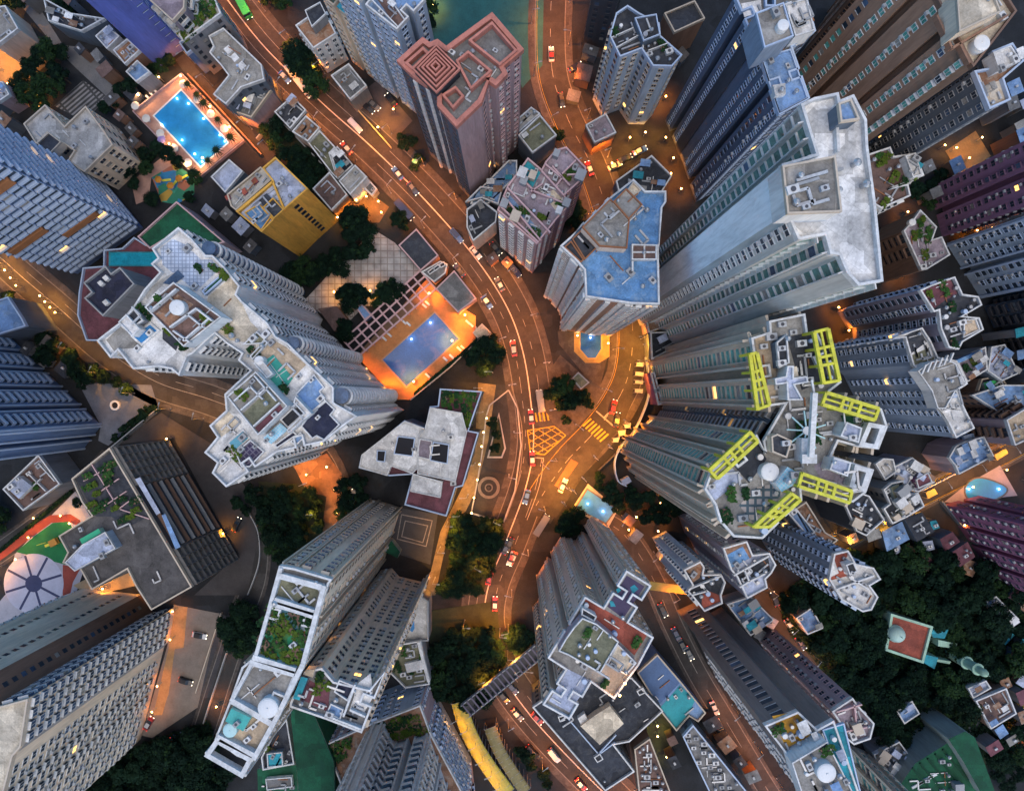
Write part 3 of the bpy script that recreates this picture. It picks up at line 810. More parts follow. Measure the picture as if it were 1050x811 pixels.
# --- beige twin roof block
b = B('apartment_block', 'beige low block with notched grey roof in the upper left corner', 'building',
      P('A0', '100,495 185,420 262,505 345,425 415,520 452,577 340,685 275,640 300,600 240,560 195,530 150,575'), 17, 'cream', 'pale', 't', fs='hk', tr='t', n=70, seed=7, bay=2.8, ph=.8)
b.box('stair_house', P('A0', '150,570 195,528 245,565 200,612'), 3, 'cream', 'dark', 't'); b.clutter(6, 'avp')
b = B('apartment_block', 'irregular grey roof block with white kerb and three white skylights', 'building',
      P('A0', '832,150 890,118 1040,262 1050,320 960,352 900,418 850,380 910,305 880,265 835,215 850,190'), 16, 'slate', 'conc', 'w', fs='slot', seed=8, n=30)
for q in ('885,195 905,178 922,200 902,217', '912,225 930,208 948,230 928,247', '940,258 958,241 976,262 955,280'): b.box('skylight', P('A0', q), .6, 'white', 'white', False)
b.clutter(9, 'avpt')
b = B('apartment_block', 'cluttered low block with tiled lean-to below the three skylight roof', 'building', P('A0', '905,425 960,355 1045,330 1080,360 1000,470 940,450'), 9, 'rose', 'grey', 't', fs='none', seed=9); b.clutter(12, 'acph')
# --- green court building and navy roof
b = B('sports_hall', 'pink walled hall with a green rooftop court beside the white stepped tower', 'building', P('A1', '552,168 705,30 895,190 800,215 720,140 600,215'), 13, 'rose', 'green', 'p', fs='none', seed=10)
b = B('podium_block', 'podium terrace with a long cyan rooftop pool', 'building', P('E1', '222,215 330,205 400,140 470,185 560,190 620,330 560,620 400,680 190,750 118,750 66,600 75,465 98,320 220,310'), 9, 'mauve', 'maroon', 'b', fs='none')
b.box('pool_rim', P('E1', '240,222 530,222 530,308 240,308'), .5, 'paleblue', 'teal', False)
b.patch('pool_water', P('E1', '252,230 520,230 520,300 252,300'), mat('water_cyan', (.02, .36, .50), .08, .35, .8), .06, 9.5)
b = B('apartment_tower', 'grey block with navy flat roof and three white vents beside the cyan pool', 'building', P('E1', '106,410 235,310 268,355 320,318 405,416 220,606 110,500 152,465'), 24, 'grey', 'navy', 'g', fs='none', seed=12, z0=0, ph=1.2)
for q in ('170,405 190,390 210,410 190,427', '200,375 222,358 242,380 222,397', '200,520 222,502 242,524 220,542'): b.box('vent_box', P('E1', q), 1.2, 'white', 'white', False)
# --- big white stepped tower
lw = B('apartment_tower', 'large white stepped tower with many roof terraces left of the pergola pool', 'tower',
       P('E1', '190,750 320,650 410,545 470,450 560,350 510,300 550,265 515,210 670,85 745,150 830,250 870,250 940,320 1030,430 1010,480 1043,520',
         'E2', '440,10 490,90 560,130 690,260 830,390 830,480 970,560 910,600 770,710 500,770', 'A2', '905,380 850,325 870,285 820,245 870,185 840,140 905,80',
         'E2', '190,430 340,290 270,230 290,190 200,130 130,70 0,190', 'A1', '750,640 720,715 690,690 640,680 540,690 480,615 450,645'),
       66, 'white', 'white', 'w', fs='bay', seed=13, bay=2.9, w=1.9, blank=.05, gl='d', ph=1.3)
lw.patch('terrace', P('E1', '545,200 620,145 700,180 790,270 850,265 905,320 850,370 760,460 690,400 600,330 560,300'), brick_mat('tile_pale_blue', (.42, .50, .62), (.5, .56, .66), (.25, .3, .4), .6))
lw.patch('terrace', P('E1', '830,490 965,375 1010,420 1010,480', 'E2', '330,0 375,45 300,120 210,110 140,65 10,150', 'A1', '780,600'), roofm('beige'), .05)
lw.patch('terrace', P('E1', '455,465 560,380 640,340 560,420 470,505'), roofm('pale'), .05)
lw.patch('glass_roof', P('E1', '560,410 650,330 690,370 620,420'), glass_b, .3)
lw.box('plant_room', P('E1', '462,552 630,405 912,610 690,785'), 6, 'white', 'brown', 'w')
lw.patch('terrace', P('E1', '520,590 650,475 745,535 600,665'), roofm('rust'), .06, 72)
lw.disc('water_tank', 'E1', '645,552', 46, 2, z=72)
lw.lines('roof_wall', [P('E1', '600,670 760,555'), P('E1', '700,590 800,670'), P('E1', '620,690 720,760'), P('E1', '480,575 640,440'), P('E1', '760,560 850,630'), P('E1', '680,750 830,620')], .35, 1.5, z=72)
lw.box('roof_room', P('E1', '305,640 350,595 430,680 385,725'), 3, 'white', 'white', 'w'); lw.box('roof_room', P('E1', '355,600 395,560 450,630 400,665'), 2.4, 'grey', 'dark', 'w')
lw.patch('terrace', P('E1', '225,745 310,665 380,720 440,790 300,800', 'A1', '530,670 460,630'), roofm('conc'), .04)
lw.box('pool_rim', P('E1', '368,722 488,640 545,690 432,782'), .5, 'white', 'white', False); lw.patch('pool_water', P('E1', '385,722 486,655 525,690 434,765'), mat('water_blue', (.05, .22, .48), .08, .3, .8), .55)
lw.patch('terrace', P('E1', '560,690 600,680 660,760 640,810 560,740'), roofm('dark'), .05)
lw.box('green_planter', P('E1', '800,455 935,340 950,360 815,480'), .8, 'slate', 'green', 'b')
lw.box('plant_room', P('E2', '195,445 365,297 552,500 378,672'), 5, 'white', 'conc', 'w')
lw.patch('terrace', P('E2', '285,545 440,400 505,480 350,620'), roofm('olive'), .05, 71); lw.patch('terrace', P('E2', '355,630 505,490 525,520 380,655'), roofm('maroon'), .05, 71)
lw.lines('roof_wall', [P('E2', '270,525 430,385'), P('E2', '350,320 480,470'), P('E2', '230,470 330,380'), P('E2', '320,380 400,460'), P('E2', '345,620 500,480')], .3, 1.2, z=71)
lw.patch('terrace', P('E2', '350,200 470,110 540,150 660,255 575,340 465,195 400,235'), roofm('tan'), .05)
lw.box('badminton_deck', P('E2', '410,235 465,195 582,335 522,425 445,350'), .3, 'white', mat('deck_green', (.04, .33, .26), .7, .3, .5), False)
lw.lines('court_line', [P('E2', '420,255 475,210'), P('E2', '480,330 545,285'), P('E2', '440,240 550,390')], .15, .36)
lw.box('stair_house', P('E2', '350,245 400,225 465,310 430,335'), 2.4, 'white', 'white', 'w'); lw.disc('water_tank', 'E2', '380,230', 28, 2.6)
lw.box('sun_deck', P('E2', '600,430 710,312 770,390 745,412 778,468 690,540'), .5, 'white', 'sky', 'w')
lw.box('dark_deck', P('E2', '690,540 780,470 833,520 808,553 862,610 770,702 725,678 700,694 632,620'), .4, 'white', 'navy', 'w')
lw.box('stair_house', P('E2', '600,445 695,545 650,580 560,660 550,640 650,545 590,480'), 3, 'white', 'white', 'w')
lw.box('pergola_roof', P('E2', '405,690 505,600 550,640 450,725'), 2, 'white', brick_mat('glass_panels', (.22, .55, .70), (.28, .6, .72), (.5, .6, .7), .9, rot=.7), False)
lw.box('machine_deck', P('E2', '510,580 605,490 655,540 555,630'), .8, 'white', 'dark', 'w')
lw.box('machine_deck', P('E2', '475,730 585,650 610,670 490,750'), .4, 'white', 'navy', 'w'); lw.box('machine_deck', P('E2', '570,710 630,655 650,690 600,735'), .4, 'white', 'sky', 'w')
lw.box('pool_rim', P('E2', '190,718 285,635 328,690 228,785'), .5, 'white', 'white', False); lw.patch('pool_water', P('E2', '203,718 284,650 315,690 230,768'), mat('water_teal', (.04, .28, .38), .08, .3, .8), .56)
lw.box('dark_deck', P('E2', '245,775 332,700 415,770 330,860 280,860'), .5, 'white', brick_mat('solar_panels', (.03, .025, .06), (.04, .03, .07), (.12, .11, .15), .5, rot=.8), 'w')
lw.patch('terrace', P('E2', '115,620 200,535 270,600 150,690'), roofm('beige'), .05)
lw.box('terrace_planter', P('E2', '330,205 420,110 435,125 345,225'), .8, 'white', 'olive', 'w'); lw.box('terrace_planter', P('E2', '290,135 370,60 420,105 400,130'), .5, 'white', 'olive', 'w')
lw.clutter(50, 'avpga', scale=1.0)
for tile, c, r in (('A1', '830,212', 22), ('E2', '585,125', 30), ('E2', '868,440', 38)):   # rounded bay stacks on the long front
    x, y = W(P(tile, c)[0], 66); rr = r * TILE[tile][2] * .21 * 1.3; m = MB()
    m.cyl(x, y, rr, 0, 66.5, 18, 0)
    for f in range(21): m.cyl(x, y, rr + .45, 2.5 + 3.05 * f, 3.3 + 3.05 * f, 18, 1)
    m.build('round_bay', [glass_b, trim_w], lw.root)
# --- yellow block by the main road
b = B('apartment_block', 'mustard yellow block with blue grey roof and cut-out light well', 'building', P('F8', '350,365 415,310 580,470 455,580 345,690 215,585 400,430'), 33, 'yellow', 'lilac', 'yellow', fs='none', seed=14, ph=.9)
b.lines('roof_wall', [P('F8', '215,585 395,430'), P('F8', '395,430 455,575'), P('F8', '340,560 400,625')], .5, 1.2, m=wall('yellow'))
b.box('light_well', P('F8', '352,560 400,515 455,575 405,620'), 1.4, 'yellow', 'dark'); b.box('plant_deck', P('F8', '320,520 365,490 395,520 350,555'), 1.2, 'slate', 'dark', False)  # closed box, its top painted dark as shade down the well
b.box('sun_deck', P('F8', '255,590 330,545 390,610 340,680'), .4, 'yellow', 'blue'); b.clutter(12, 'avp')
i = b.edge_near(P('F8', '460,580')[0]); a_ = Vector(b.poly[i]); e_ = Vector(b.poly[(i + 1) % len(b.poly)]); d_ = (e_ - a_); L_ = d_.length; d_ /= L_
for f in range(9):
    for k in (.33, .40):
        p = a_ + d_ * L_ * k
        o = link('vent_slot', win_mesh('slot', 1.0, 1.7, 'd', 'd', False, 3.0), b.root, (p.x - b.root.location.x, p.y - b.root.location.y, 30 - 3.2 * f - 1), math.atan2(-d_.x, d_.y) - math.pi / 2)
b = B('apartment_block', 'low block with mottled roof and red hatches joined to the mustard block', 'building', P('F8', '170,500 340,360 400,420 215,580 190,560'), 24, 'grey', 'pale', 't', fs='none', seed=15)
for q in ('285,425 305,405 322,428 300,446', '232,475 252,460 268,485 248,500', '150,505 172,490 180,515 160,525'): b.box('roof_hatch', P('F8', q), .8, 'maroon', 'red', False)
b.clutter(8, 'avp')
B('small_block', 'small white roofed block beside the mottled roof, near the upper left pool', 'building', P('F8', '88,410 180,322 250,382 160,490'), 13, 'slate', 'lilac', 'w', fs='none')
# --- upper middle
b = B('apartment_block', 'low white block with brown roof and a dark roof room left of the cream tower', 'building', P('B0', '170,108 275,35 330,140 240,198'), 15, 'white', 'rust', 'w', fs='hk', seed=16, n=40, bay=2.2, w=1.0)
b.box('roof_room', P('B0', '205,45 265,12 288,58 232,110'), 4, 'grey', 'dark', 'w')
b = B('apartment_tower', 'slender cream tower with roof garden left of the pale blue tower', 'tower', P('B0', '390,85 270,-10 350,-100 460,-10'), 36, 'cream', 'olive', 't', fs='hk', tr='t', seed=17, n=60); b.clutter(14, 'acgp')
b = B('apartment_tower', 'pale blue tower with brown terrace roof left of the salmon rimmed tower', 'tower', P('B0', '570,125 300,-88 420,-220 682,5'), 54, 'paleblue', 'sky', 'w', fs='hkb', seed=18, bay=2.7)
b.patch('terrace', P('B0', '470,-30 510,-40 600,70 570,115'), roofm('brown'), .05); b.lines('roof_wall', [P('B0', '575,110 450,-20'), P('B0', '600,80 520,-30')]); b.clutter(20, 'acvp')
rt = B('apartment_tower', 'tall tower with salmon roof rims and stacked square rooftop frames', 'tower',
       P('B0', '578,250 672,165 700,185 730,172 765,200 945,68 1062,205 985,270 1000,300 960,342 925,318 940,300 900,410 805,502 735,425 735,375 640,310'), 61, 'rose', 'grey', None, fs='hk', seed=19, tr='p', bay=2.6, w=1.5, blank=.02, notch=0,
       over=[(P('B0', '610,280')[0], 'slot', 'curtain', dict(bay=2.0, w=1.5)), (P('B0', '690,345')[0], 'slot', 'curtain', dict(bay=2.0, w=1.5)), (P('B0', '770,465')[0], 'slot', 'curtain', dict(bay=2.0, w=1.5)), (P('B0', '850,458')[0], None)])
m = MB(); m.ring(offset(rt.poly0, .35), offset(rt.poly0, -.75), 60.4, 62.2); m.build('roof_rim', wall('redrim'), rt.root)
c0 = Vector(W(P('B0', '722,265')[0], 66)); c1 = Vector(W(P('B0', '722,165')[0], 66)); rad = (c1 - c0).length
m = MB(); sq = [(c0.x + rad * .9 * math.cos(k * math.pi / 2), c0.y + rad * .9 * math.sin(k * math.pi / 2)) for k in range(4)]; m.prism(sq, 61, 64.5); m.build('plant_room', roofm('dark'), rt.root)
for k in range(5):
    q = rad * (.97 - .19 * k); sq = [(c0.x + q * math.cos(j * math.pi / 2), c0.y + q * math.sin(j * math.pi / 2)) for j in range(4)]
    m = MB(); m.ring(sq, offset(sq, -.34), 64.4, 65.2 + .35 * k); m.build('square_frame', wall('redrim'), rt.root)
for q in ('800,240 850,200 945,280 860,355', '745,375 800,340 835,380 790,430', '850,160 945,85 1045,200 975,260'):
    pl = WP(P('B0', q), 63); m = MB(); m.ring(pl, offset(pl, -.5), 61, 63); m.build('roof_rim', wall('redrim'), rt.root)
pl = WP(P('B0', '598,252 672,187 700,215 630,280'), 62.5); m = MB(); m.ring(pl, offset(pl, -.6), 61, 62.8); m.build('roof_rim', wall('redrim'), rt.root)
rt.clutter(12, 'avp')
for u in ('640,320', '735,400', '690,350'):
    x, y = W(P('B0', u)[0], 60); m = MB(); m.cyl(x, y, .55, 0, 60, 8); m.build('white_fin', trim_w, rt.root)
# --- top centre right
B('apartment_tower', 'near black tower leaning out of the top edge beside the upper side road', 'tower', P('G', '597,46 620,50 632,18 604,10'), 100, 'dark', 'dark', 'g', base=True, fs='slot', seed=20, n=60)
b = B('apartment_tower', 'bluish tower with yellow window strips between the side road and the dark slab', 'tower', P('C0', '405,150 430,60 475,30 520,60 600,100 605,150 690,225 650,270 575,268 530,200 445,232'), 38, 'paleblue', 'dark', 'b', fs='hk', tr='t', seed=21, bay=2.4, w=1.2)
b.lines('roof_wall', [P('C0', '410,150 500,110'), P('C0', '430,190 520,140'), P('C0', '520,70 540,190'), P('C0', '560,200 640,170')]); b.box('roof_room', P('C0', '505,75 590,60 605,140 540,165'), 3, 'slate', 'dark', 'b'); b.clutter(16, 'avgt')
B('low_block', 'low dark roof behind the bluish tower at the top edge', 'building', P('C0', '620,60 740,10 780,80 660,135'), 16, 'brown', 'dark', 't', fs='none')
sl = B('apartment_tower', 'dark blue twin slab tower with hundreds of windows, upper right', 'tower', P('F7', '60,-10 145,190 175,265 190,295 285,592 440,510 350,250 470,170 420,-20'), 68, 'slabblue', 'grey', 'b', fs='dots', seed=22, bay=2.1, fh=2.9, w=1.2, lits=.012, tr='b')
sl.box('sun_deck', P('F7', '195,298 348,256 435,505 290,582'), .5, 'paleblue', 'sky', 'b'); sl.box('roof_hut', P('F7', '262,435 325,425 328,480 275,490'), 2.2, 'white', 'white', False)
sl.box('stair_house', P('F7', '172,72 312,20 362,190 215,248'), 9, 'bluegrey', 'conc', 'b'); sl.disc('water_tank', 'F7', '315,128', 30, 1.6, z=77)
sl.box('roof_room', P('F7', '322,30 430,-2 470,160 372,190'), 5, 'white', 'white', 'w'); sl.patch('terrace', P('F7', '100,20 200,0 205,60 115,90'), roofm('white'), .1); sl.clutter(20, 'avp')
m = MB(); a_ = W(P('F7', '150,185')[0], 68); m.prism(WP([P('F7', '135,170')[0], P('F7', '160,250')[0], P('F7', '200,235')[0], P('F7', '175,160')[0]], 68), 0, 72); m.build('dark_shaft', wall('dark'), sl.root)  # dark block stands in for shade in the slot between slabs
bt = B('apartment_tower', 'huge brown tower with rows of white air conditioners, top right corner', 'tower', P('D0', '830,275 570,-220 760,-320 1000,55'), 88, 'umber', 'beige', 'r', fs='hk', tr='w', gl='t', seed=23, bay=3.6, w=1.3, blank=.35, lits=.004,
       over=[(P('D0', '920,160')[0], 'hk', 'umber', dict(tr='r'))])
bt.box('penthouse', P('D0', '770,-30 900,-60 945,52 782,130'), 5, 'cream', 'beige', 't'); bt.disc('water_tank', 'D0', '877,170', 32, 2)
bt.lines('roof_wall', [P('D0', '700,60 760,190'), P('D0', '760,190 980,60'), P('D0', '790,170 830,250')], .4, 1.4, m=wall('brown')); bt.clutter(12, 'avp')
b = B('apartment_tower', 'dark ribbed tower with stained beige roof next to the brown tower', 'tower', P('D0', '835,290 895,438 978,402 950,320 1030,250 985,180 905,212 915,275'), 74, 'slate', 'rust', 'b', fs='dots', tr='g', seed=24, bay=2.3, lits=.006)
b.box('roof_room', P('D0', '915,212 985,186 1022,245 940,282'), 3, 'white', 'white', 'w'); b.patch('terrace', P('D0', '860,350 945,320 970,400 895,428'), mat('roof_stained', (.55, .50, .42), .85, .3, .3, False, (.4, .24, .1), .8), .05); b.clutter(10, 'actv')
ws = B('apartment_tower', 'broad white slab tower with blank gleaming end wall, upper right', 'tower',
       P('D0', '150,425 200,400 295,380 300,410 355,388 405,485 410,590 440,811 470,1118 375,1135 330,1085 300,1015 265,1010 245,935 140,955 95,850 75,660 210,620'), 121, 'stone', 'white', 'w', fs='fin', seed=25, bay=2.3, w=1.8, lits=.004, blank=0, notch=0,
       over=[(P('D0', '85,760')[0], None, 'bright'), (P('D0', '140,645')[0], None), (P('D0', '120,900')[0], 'hk', None)])  # end wall lifted and other walls darkened in colour so it looks lit
ws.box('plant_room', P('D0', '82,662 290,622 315,842 102,850'), 5, 'white', 'conc', 't'); ws.lines('roof_wall', [P('D0', '225,635 240,840'), P('D0', '300,415 310,600')], .4, 1.2)
ws.box('roof_room', P('D0', '303,415 352,398 385,478 312,488'), 3, 'slate', 'sky', 't')
ws.clutter(26, 'avpa', poly=offset(WP(P('D0', '90,670 285,628 308,838 108,845'), 126), -.5)); ws.clutter(6, 'pv')
b = B('apartment_block', 'stepped block of white rimmed roofs behind the white slab tower', 'building', P('D0', '410,620 505,588 520,625 605,612 638,700 500,750 575,735 585,780 470,830 440,811'), 48, 'cream', 'brown', 'w', fs='hk', seed=26, n=40)
b.box('roof_room', P('D0', '570,620 608,612 635,695 600,705'), 2.5, 'white', 'white', 'w'); b.clutter(16, 'avgc')
B('apartment_tower', 'plum coloured tower with long window rows at the right edge, upper part', 'tower', P('G', '953,193 966,243 1010,232 1000,180'), 96, 'purple', 'maroon', 'p', base=True, fs='hk', tr='m', seed=27, bay=2.4, w=1.4)
B('apartment_tower', 'blue grey tower with pale piers at the right edge, below the plum tower', 'tower', P('G', '971,251 1005,305 1040,290 1010,238'), 96, 'paleblue', 'grey', 'b', base=True, fs='hkb', seed=28, bay=2.6, pier=(.5, .6), pb=5.2)
B('apartment_tower', 'dark tower with slanting white window rows at the right edge, middle', 'tower', P('G', '1009,314 1042,388 1080,370 1050,300'), 92, 'slate', 'grey', 'b', base=True, fs='bal', tr='d', seed=29, bay=3, n=60)
# --- right middle
b = B('apartment_block', 'small block with brown roof garden and orange lit side right of the white slab', 'building', P('D1', '560,145 595,105 625,62 690,130 672,180 710,168 742,240 650,297 630,300'), 20, 'brown', 'mauve', 'w', fs='bal', tr='r', seed=30, n=40)
b.disc('water_tank', 'D1', '602,108', 14, 1.4); b.clutter(16, 'gagp')
b = B('apartment_tower', 'mauve grey tower with linked roof gardens and a maroon roof', 'tower', P('F3', '505,190 560,165 680,122 720,210 800,222 818,265 720,322 805,330 826,390 720,452 700,490 650,480 610,385 600,292 575,300'), 44, 'mauve', 'dark', 'w', fs='hkb', seed=31, bay=2.5)
b.patch('terrace', P('F3', '515,195 670,132 705,205 640,240 575,290'), roofm('maroon'), .05); b.box('sun_deck', P('F3', '735,340 795,335 815,390 730,430'), .3, 'white', 'tan', 'w'); b.clutter(26, 'gavtp')
b = B('apartment_tower', 'pale blue grey tower with curved white colonnade on its roof', 'tower', P('F3', '370,432 515,380 560,450 595,530 690,548 745,665 690,700 735,800', 'D2', '838,150 765,188 735,125 690,60', 'F3', '600,790 545,690 500,600 470,570 430,430'), 40, 'bluegrey', 'white', 'w', fs='hkb', seed=32, bay=2.4, tr='b')
b.patch('terrace', P('F3', '425,425 510,385 550,450 470,510'), roofm('dark'), .05); b.patch('terrace', P('F3', '470,520 560,480 590,540 480,570'), roofm('olive'), .05)
b.box('penthouse', P('F3', '500,600 560,555 640,540 690,560 742,665 690,700 640,790 600,790 570,700'), 4, 'white', 'conc', 'w'); b.clutter(26, 'avpt')
for k in range(6):
    x, y = W(P('F3', '%d,%d' % (525 + 28 * k, 592 - 12 * k))[0], 44); m = MB(); m.bar((x - .5, y - 1.2, 44.5), (x + .5, y + 1.2, 44.5), .35, .9); m.build('colonnade_rib', trim_w, b.root)
b = B('low_block', 'low block with blue awning and planted rim behind the white colonnade', 'building', P('F3', '690,545 838,478 848,592 745,655'), 18, 'grey', 'mauve', 'w', fs='none', seed=33); b.box('awning', P('F3', '690,548 830,490 834,505 700,565'), 2, 'midblue', 'blue', False); b.clutter(10, 'gac')
b = B('low_block', 'low block with pale patched roof near the right edge', 'building', P('F3', '868,478 936,465 1006,612 922,650 850,600'), 16, 'slate', 'lilac', 'w', fs='none', seed=34); b.clutter(12, 'acvc')
b = B('low_block', 'low block with bright green roof shelter near the right edge', 'building', P('F3', '820,640 915,625 960,690 930,790 880,811 800,700'), 12, 'brown', 'dark', 't', fs='none', seed=35); b.box('green_shelter', P('F3', '840,660 900,645 922,690 880,720 850,700'), 2, 'greengrey', mat('roof_bright_green', (.03, .42, .12), .6, .2), False); b.clutter(10, 'acv')
b = B('low_block', 'cluttered blue grey roof block at the right edge above the kidney pool', 'building', P('D2', '830,20 950,-20 1050,-20 1050,70 970,110'), 15, 'brown', 'sky', 'w', fs='slot', seed=36, n=20); b.clutter(14, 'acvt')
b = B('apartment_block', 'tan roof block with brown ribbed side by the lane at the right edge', 'building', P('D2', '965,118 1060,60 1080,180 998,218'), 24, 'rose', 'tan', 'w', fs='bal', tr='r', seed=37, n=30); b.clutter(5, 'av')
b = B('apartment_block', 'block with small tile roofs right of the pale tower, by the lane', 'building', P('F4', '560,300 600,230 660,200 780,168 840,290 622,405 600,350'), 13, 'rose', 'sky', 'w', fs='bal', tr='b', seed=38, n=30); b.clutter(22, 'achvt')
b = B('low_block', 'long white kerbed block with blue grey roof beside the lane', 'building', P('F4', '210,360 330,300 440,390 468,455 370,515 300,500 220,450'), 15, 'mauve', 'lilac', 'w', fs='none', seed=39); b.clutter(26, 'achtv'); b.box('roof_room', P('F4', '360,440 435,395 462,455 375,495'), 2.5, 'maroon', 'maroon', 'w')
b = B('low_block', 'small block with round pale roof garden beside the roof yards of the yellow framed tower', 'building', P('F4', '100,340 150,305 210,310 230,390 160,440'), 17, 'grey', 'pale', 'w', fs='none', seed=40); b.clutter(10, 'agv')
b = B('low_block', 'H shaped block with grey spine roof beside the lane', 'building', P('F4', '150,500 200,460 270,445 320,530 365,520 405,605 300,670 205,715 150,620 190,590'), 20, 'grey', 'dark', 'w', fs='slot', seed=41, n=20); b.box('spine_roof', P('F4', '205,490 255,470 312,645 275,665'), 2, 'greengrey', 'olive', False); b.clutter(14, 'ahv')
b = B('low_block', 'narrow dark block with white huts at the foot of the yellow framed tower', 'building', P('F4', '-90,600 0,520 60,540 155,690 40,790 -20,760'), 22, 'dark', 'dark', 'w', fs='none', seed=42); b.clutter(26, 'ahhtv')
b = B('low_block', 'rust roofed narrow block below the yellow frames', 'building', P('D2', '130,470 175,440 250,560 300,590 270,615 190,575'), 20, 'brown', 'rust', 't', fs='none', seed=43); b.clutter(8, 'av')
b = B('low_block', 'narrow blue roofed block below the yellow frames', 'building', P('D2', '100,480 135,465 210,560 185,580'), 21, 'slate', 'sky', 'w', fs='none', seed=143); b.clutter(4, 'av')
B('apartment_tower', 'maroon tower with violet bands beside the kidney shaped pool', 'tower', P('G', '967,517 1003,508 1060,560 1022,596'), 90, 'maroon', 'maroon', 'p', base=True, fs='hk', tr='m', seed=44, bay=2.4, w=1.4, blank=.3)
for nm, q, rf, hh in (('blue tin roofed shed below the lane', '480,560 560,520 590,590 500,640', 'sky', 7), ('broad slate roofed shed below the lane', '570,510 640,485 690,560 620,600', 'dark', 8), ('shed with violet roof above the wood', '500,620 545,600 560,640 520,655', 'lilac', 6),
                      ('maroon roofed shed beside the maroon tower', '710,590 760,560 790,600 730,640', 'maroon', 7), ('wide maroon shed at the edge of the wood', '760,640 820,600 850,660 790,700', 'maroon', 7), ('narrow teal shed beside the lane', '670,520 695,515 710,545 680,555', 'teal', 6), ('pale shed between two maroon sheds', '640,600 680,595 690,630 650,640', 'lilac', 6)):
    b = B('shed', nm, 'shed', P('D2', q), hh, 'slate', rf, None, fs='none'); b.clutter(3, 'av')
# --- the tower with yellow frames
pt = B('apartment_tower', 'star shaped tower with yellow roof frames, green bays and a white crane on top', 'tower',
       P('E5', '630,215 740,180 735,115 945,72 960,185 1010,172', 'G', '860,392 846,403 901,419 907,437 898,460 879,458 857,452 850,467 893,481 885,504 872,514 819,500 820,512 780,551', 'E7', '700,690 620,600 590,500 530,410 570,300 835,90 890,200',
         'G', '783,464 781,452 803,414 788,416', 'E5', '690,620'), 94, 'cream', 'conc', 'w', fs='fin', tr='t', gl='t', seed=45, bay=3.0, w=2.6, wh=2.1, blank=0, pier=(1.2, .5), pb=9,
       over=[(P('E5', '830,95')[0], None), (P('E7', '660,645')[0], 'slot', None), (P('G', '792,433')[0], 'bal', 'slate', dict(tr='g', bay=3.0)), (P('E7', '560,460')[0], None)])
for nm, q, rf in (('terrace', P('E5', '660,200 735,190 790,420 780,600 720,600'), 'tan'), ('terrace', P('E5', '850,205 1010,175', 'G', '850,388 822,400'), 'dark'), ('terrace', P('E7', '540,410 700,290 765,350 600,480'), 'lilac'), ('glass_canopy', P('E7', '705,270 850,150 905,235 800,380'), 'dark'),
                  ('paved_terrace', P('E7', '740,510 850,400 960,380 1000,440 830,620'), None), ('terrace', P('E6', '270,100 400,100 480,130 480,270 300,300'), 'grey'), ('green_roof', P('E6', '590,150 690,150 700,200 610,200'), 'green'), ('terrace', P('E6', '430,450 520,400 640,560 480,540'), 'mauve'), ('terrace', P('E6', '175,260 300,290 265,400 180,370'), 'dark')):
    pt.patch(nm, q, roofm(rf) if rf else brick_mat('paver_pattern', (.42, .36, .33), (.46, .40, .36), (.08, .12, .14), .35, ms=.09), .05)
pt.box('cross_room', P('E5', '775,455 840,440 850,380 885,380 885,450 965,440 970,475 890,490 940,580 850,580 845,480 780,490'), 4, 'white', 'lilac', 'w'); pt.box('stair_house', P('E5', '875,385 910,380 920,440 885,445'), 3, 'cream', 'beige', False)
pt.box('plant_room', P('E6', '585,270 620,190 710,225 690,310'), 3.5, 'white', 'lilac', 'w'); pt.box('plant_room', P('E6', '520,470 545,400 645,430 625,510'), 3.5, 'white', 'lilac', 'w')
pt.box('roof_room', P('E6', '175,275 210,260 295,300 265,400 180,365'), 3, 'cream', 'dark', 't'); pt.box('roof_room', P('E5', '785,240 845,190 860,360 800,390'), 2.5, 'slate', 'dark', 'w')
pt.disc('water_tank', 'E7', '926,312', 54, 2); pt.box('glass_room', P('E6', '205,555 275,455 335,490 320,560 240,605'), 3, 'white', MATS['glass_panels'], False)
for q in ('750,190 850,210 800,350 690,330', '670,440 768,470 725,603 635,570'):
    pl = WP(P('E6', q), 96); m = MB(); m.ring(pl, offset(pl, -.8), 93, 96.5); m.build('white_frame', trim_w, pt.root)
for q in ('E5:630,310 670,300 745,610 675,635', 'E5:1010,170 1030,160 1035,330 1045,330', 'E6:505,15 815,110 790,178 480,85', 'E6:360,495 655,600 640,668 340,570', 'E6:295,612 350,650 165,811 75,811', 'E7:565,300 805,75 850,130 610,350', 'D1:210,545 265,530 310,735 248,745'):
    k, q = q.split(':'); pts = P(k, q)
    if q.startswith('1010'): continue
    z = 98.5; w4 = [Vector((*W(p, z), z)) for p in pts]
    if (w4[0] - w4[1]).length > (w4[1] - w4[2]).length: w4 = w4[1:] + w4[:1]
    m = MB(); a1, a2, b2, b1 = w4   # short side a1-a2, long sides a2-b2 and a1-b1
    for u, v in ((a1, b1), (a2, b2)): m.bar(u, v, .6, .8)
    for t in (0, .33, .5, .66, 1): m.bar(a1.lerp(b1, t), a2.lerp(b2, t), .5, .6)
    for t in (0, .33, .66, 1):
        for u, v in ((a1, b1), (a2, b2)): q_ = u.lerp(v, t); m.bar(q_, (q_.x, q_.y, 93.5), .45, .45)
    mid = [a1.lerp(a2, .5), b1.lerp(b2, .5)]; m.bar(mid[0], mid[1], .35, .4); m.build('yellow_frame', trim_y, pt.root)
pt.clutter(64, 'avgpta')
i0, j0, tp = [Vector((*W(p, 99), 99)) for p in P('E6', '410,430 412,290 412,15')]
cr = empty('roof_crane', (i0.x, i0.y, 94), 0, 'white jib crane parked on the roof of the yellow framed tower', 'crane')
m = MB(); m.bar((i0.x, i0.y, 96), (j0.x, j0.y, 96), 1.9, 3.2); m.build('cabin', trim_w, cr)
